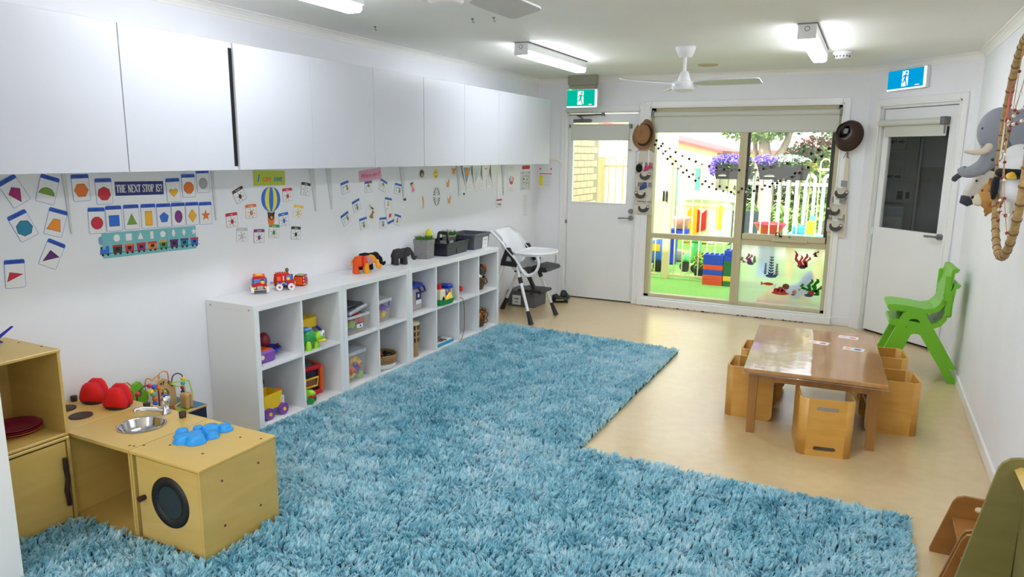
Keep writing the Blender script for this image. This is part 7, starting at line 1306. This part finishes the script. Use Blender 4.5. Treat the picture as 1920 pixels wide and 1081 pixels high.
PILE = pile_mat(); RUGB = mat('rug_backing', (46,84,98), .95)
TF = .024
def noise2(x, y, sc, seed):
    g = np.random.default_rng(seed); o = np.zeros_like(x)
    for k in range(9):
        a = g.random()*6.283; f = sc*(.6+.9*g.random()); o += np.sin((x*np.cos(a)+y*np.sin(a))*f+g.random()*6.283)
    return o/3.0
def rug(label, poly, n, seed, inside, bbox, lo=.0):
    t = thing('shag_rug', label, 'rug', (0, 0, 0), group='light blue shaggy rugs'); part(B().prism(poly, .001, .010), 'backing', RUGB, t)
    g = np.random.default_rng(seed); x = bbox[0]+(bbox[1]-bbox[0])*g.random(n); y = bbox[2]+(bbox[3]-bbox[2])*g.random(n); k = inside(x, y); x, y = x[k], y[k]; n = len(x)
    ci, cj = np.floor(x/TF).astype(int), np.floor(y/TF).astype(int)      # yarns gather into tufts
    def hsh(k): v = np.sin(ci*127.1+cj*311.7+k*74.7)*43758.5453; return v-np.floor(v)
    cx, cy = (ci+.2+.6*hsh(1))*TF, (cj+.2+.6*hsh(2))*TF; x, y = x+(cx-x)*.43, y+(cy-y)*.43; ta = hsh(3)*6.283; tt = hsh(4)
    a = ta*.0+noise2(cx, cy, 26, seed+1)*1.6+(ta-3.14)*.45+g.normal(size=n)*.55; ln = .024+.010*g.random(n)+.006*hsh(5); lean = .72+.5*(hsh(6)-.5)+.22*g.normal(size=n)
    h = .004+.5*np.clip(noise2(x, y, 60, seed+7), -1, 1)*.012; dx, dy = np.cos(a), np.sin(a); w = .0042*(.8+.5*g.random(n)); tw = g.random(n)*3.14; wx, wy = np.cos(tw)*w, np.sin(tw)*w
    V = np.empty((n, 5, 3), np.float32); s1 = np.sin(np.clip(lean*.55, .05, 1.3)); c1 = np.cos(np.clip(lean*.55, .05, 1.3)); s2_ = np.sin(np.clip(lean, .1, 1.5)); c2_ = np.cos(np.clip(lean, .1, 1.5))
    x1, y1, z1 = x+dx*ln*.5*s1, y+dy*ln*.5*s1, .010+np.maximum(h, -.004)+ln*.5*c1; x2, y2, z2 = x1+dx*ln*.55*s2_, y1+dy*ln*.55*s2_, z1+ln*.55*c2_
    V[:, 0] = np.stack([x-wx, y-wy, np.full(n, .009)], 1); V[:, 1] = np.stack([x+wx, y+wy, np.full(n, .009)], 1); V[:, 2] = np.stack([x1+wx*1.2, y1+wy*1.2, z1], 1); V[:, 3] = np.stack([x1-wx*1.2, y1-wy*1.2, z1], 1); V[:, 4] = np.stack([x2, y2, z2], 1)
    me = bpy.data.meshes.new('pile'); me.vertices.add(5*n); me.vertices.foreach_set('co', V.reshape(-1)); i5 = np.arange(n, dtype=np.int32)[:, None]*5
    lp = np.concatenate([i5+np.array([[0, 1, 2, 3]], np.int32), i5+np.array([[3, 2, 4]], np.int32)], 1).reshape(-1); me.loops.add(7*n); me.loops.foreach_set('vertex_index', lp)
    me.polygons.add(2*n); st_ = np.empty((n, 2), np.int32); st_[:, 0] = np.arange(n)*7; st_[:, 1] = st_[:, 0]+4; me.polygons.foreach_set('loop_start', st_.reshape(-1))
    tone = np.clip(.52+.12*noise2(x, y, 6, seed+5)+.12*noise2(x, y, 22, seed+6)+.34*(tt-.5)+.17*g.normal(size=n), 0, 1).astype(np.float32)
    at = me.attributes.new('tone', 'FLOAT', 'POINT'); at.data.foreach_set('value', np.repeat(tone, 5)); me.materials.append(PILE); me.update(calc_edges=True); me.validate()
    o = part(me, 'pile', PILE, t); o['kind'] = 'stuff'
FAR = [(.405, .645), (2.135, .640), (2.145, 2.935), (.41, 3.05)]
rug('light blue shaggy rug lying along the cube shelves', FAR, 78000, 101, lambda x, y: (y < 3.05-(x-.41)*.0663) & (x > .405+.0*y), (.405, 2.14, .645, 3.06))
NEAR = [(.445, -2.1), (3.765, -2.1), (3.765, .605), (3.74, .630), (.40, .635), (.40, -.675), (1.228, -.675), (1.228, -1.105), (.445, -1.105)]
rug('light blue shaggy rug in the foreground around the play kitchen', NEAR, 190000, 202, lambda x, y: ~((x < 1.232) & (y < -.672) & (y > -1.108)) & ~((x < .447) & (y < -.672)), (.40, 3.762, -2.1, .632))
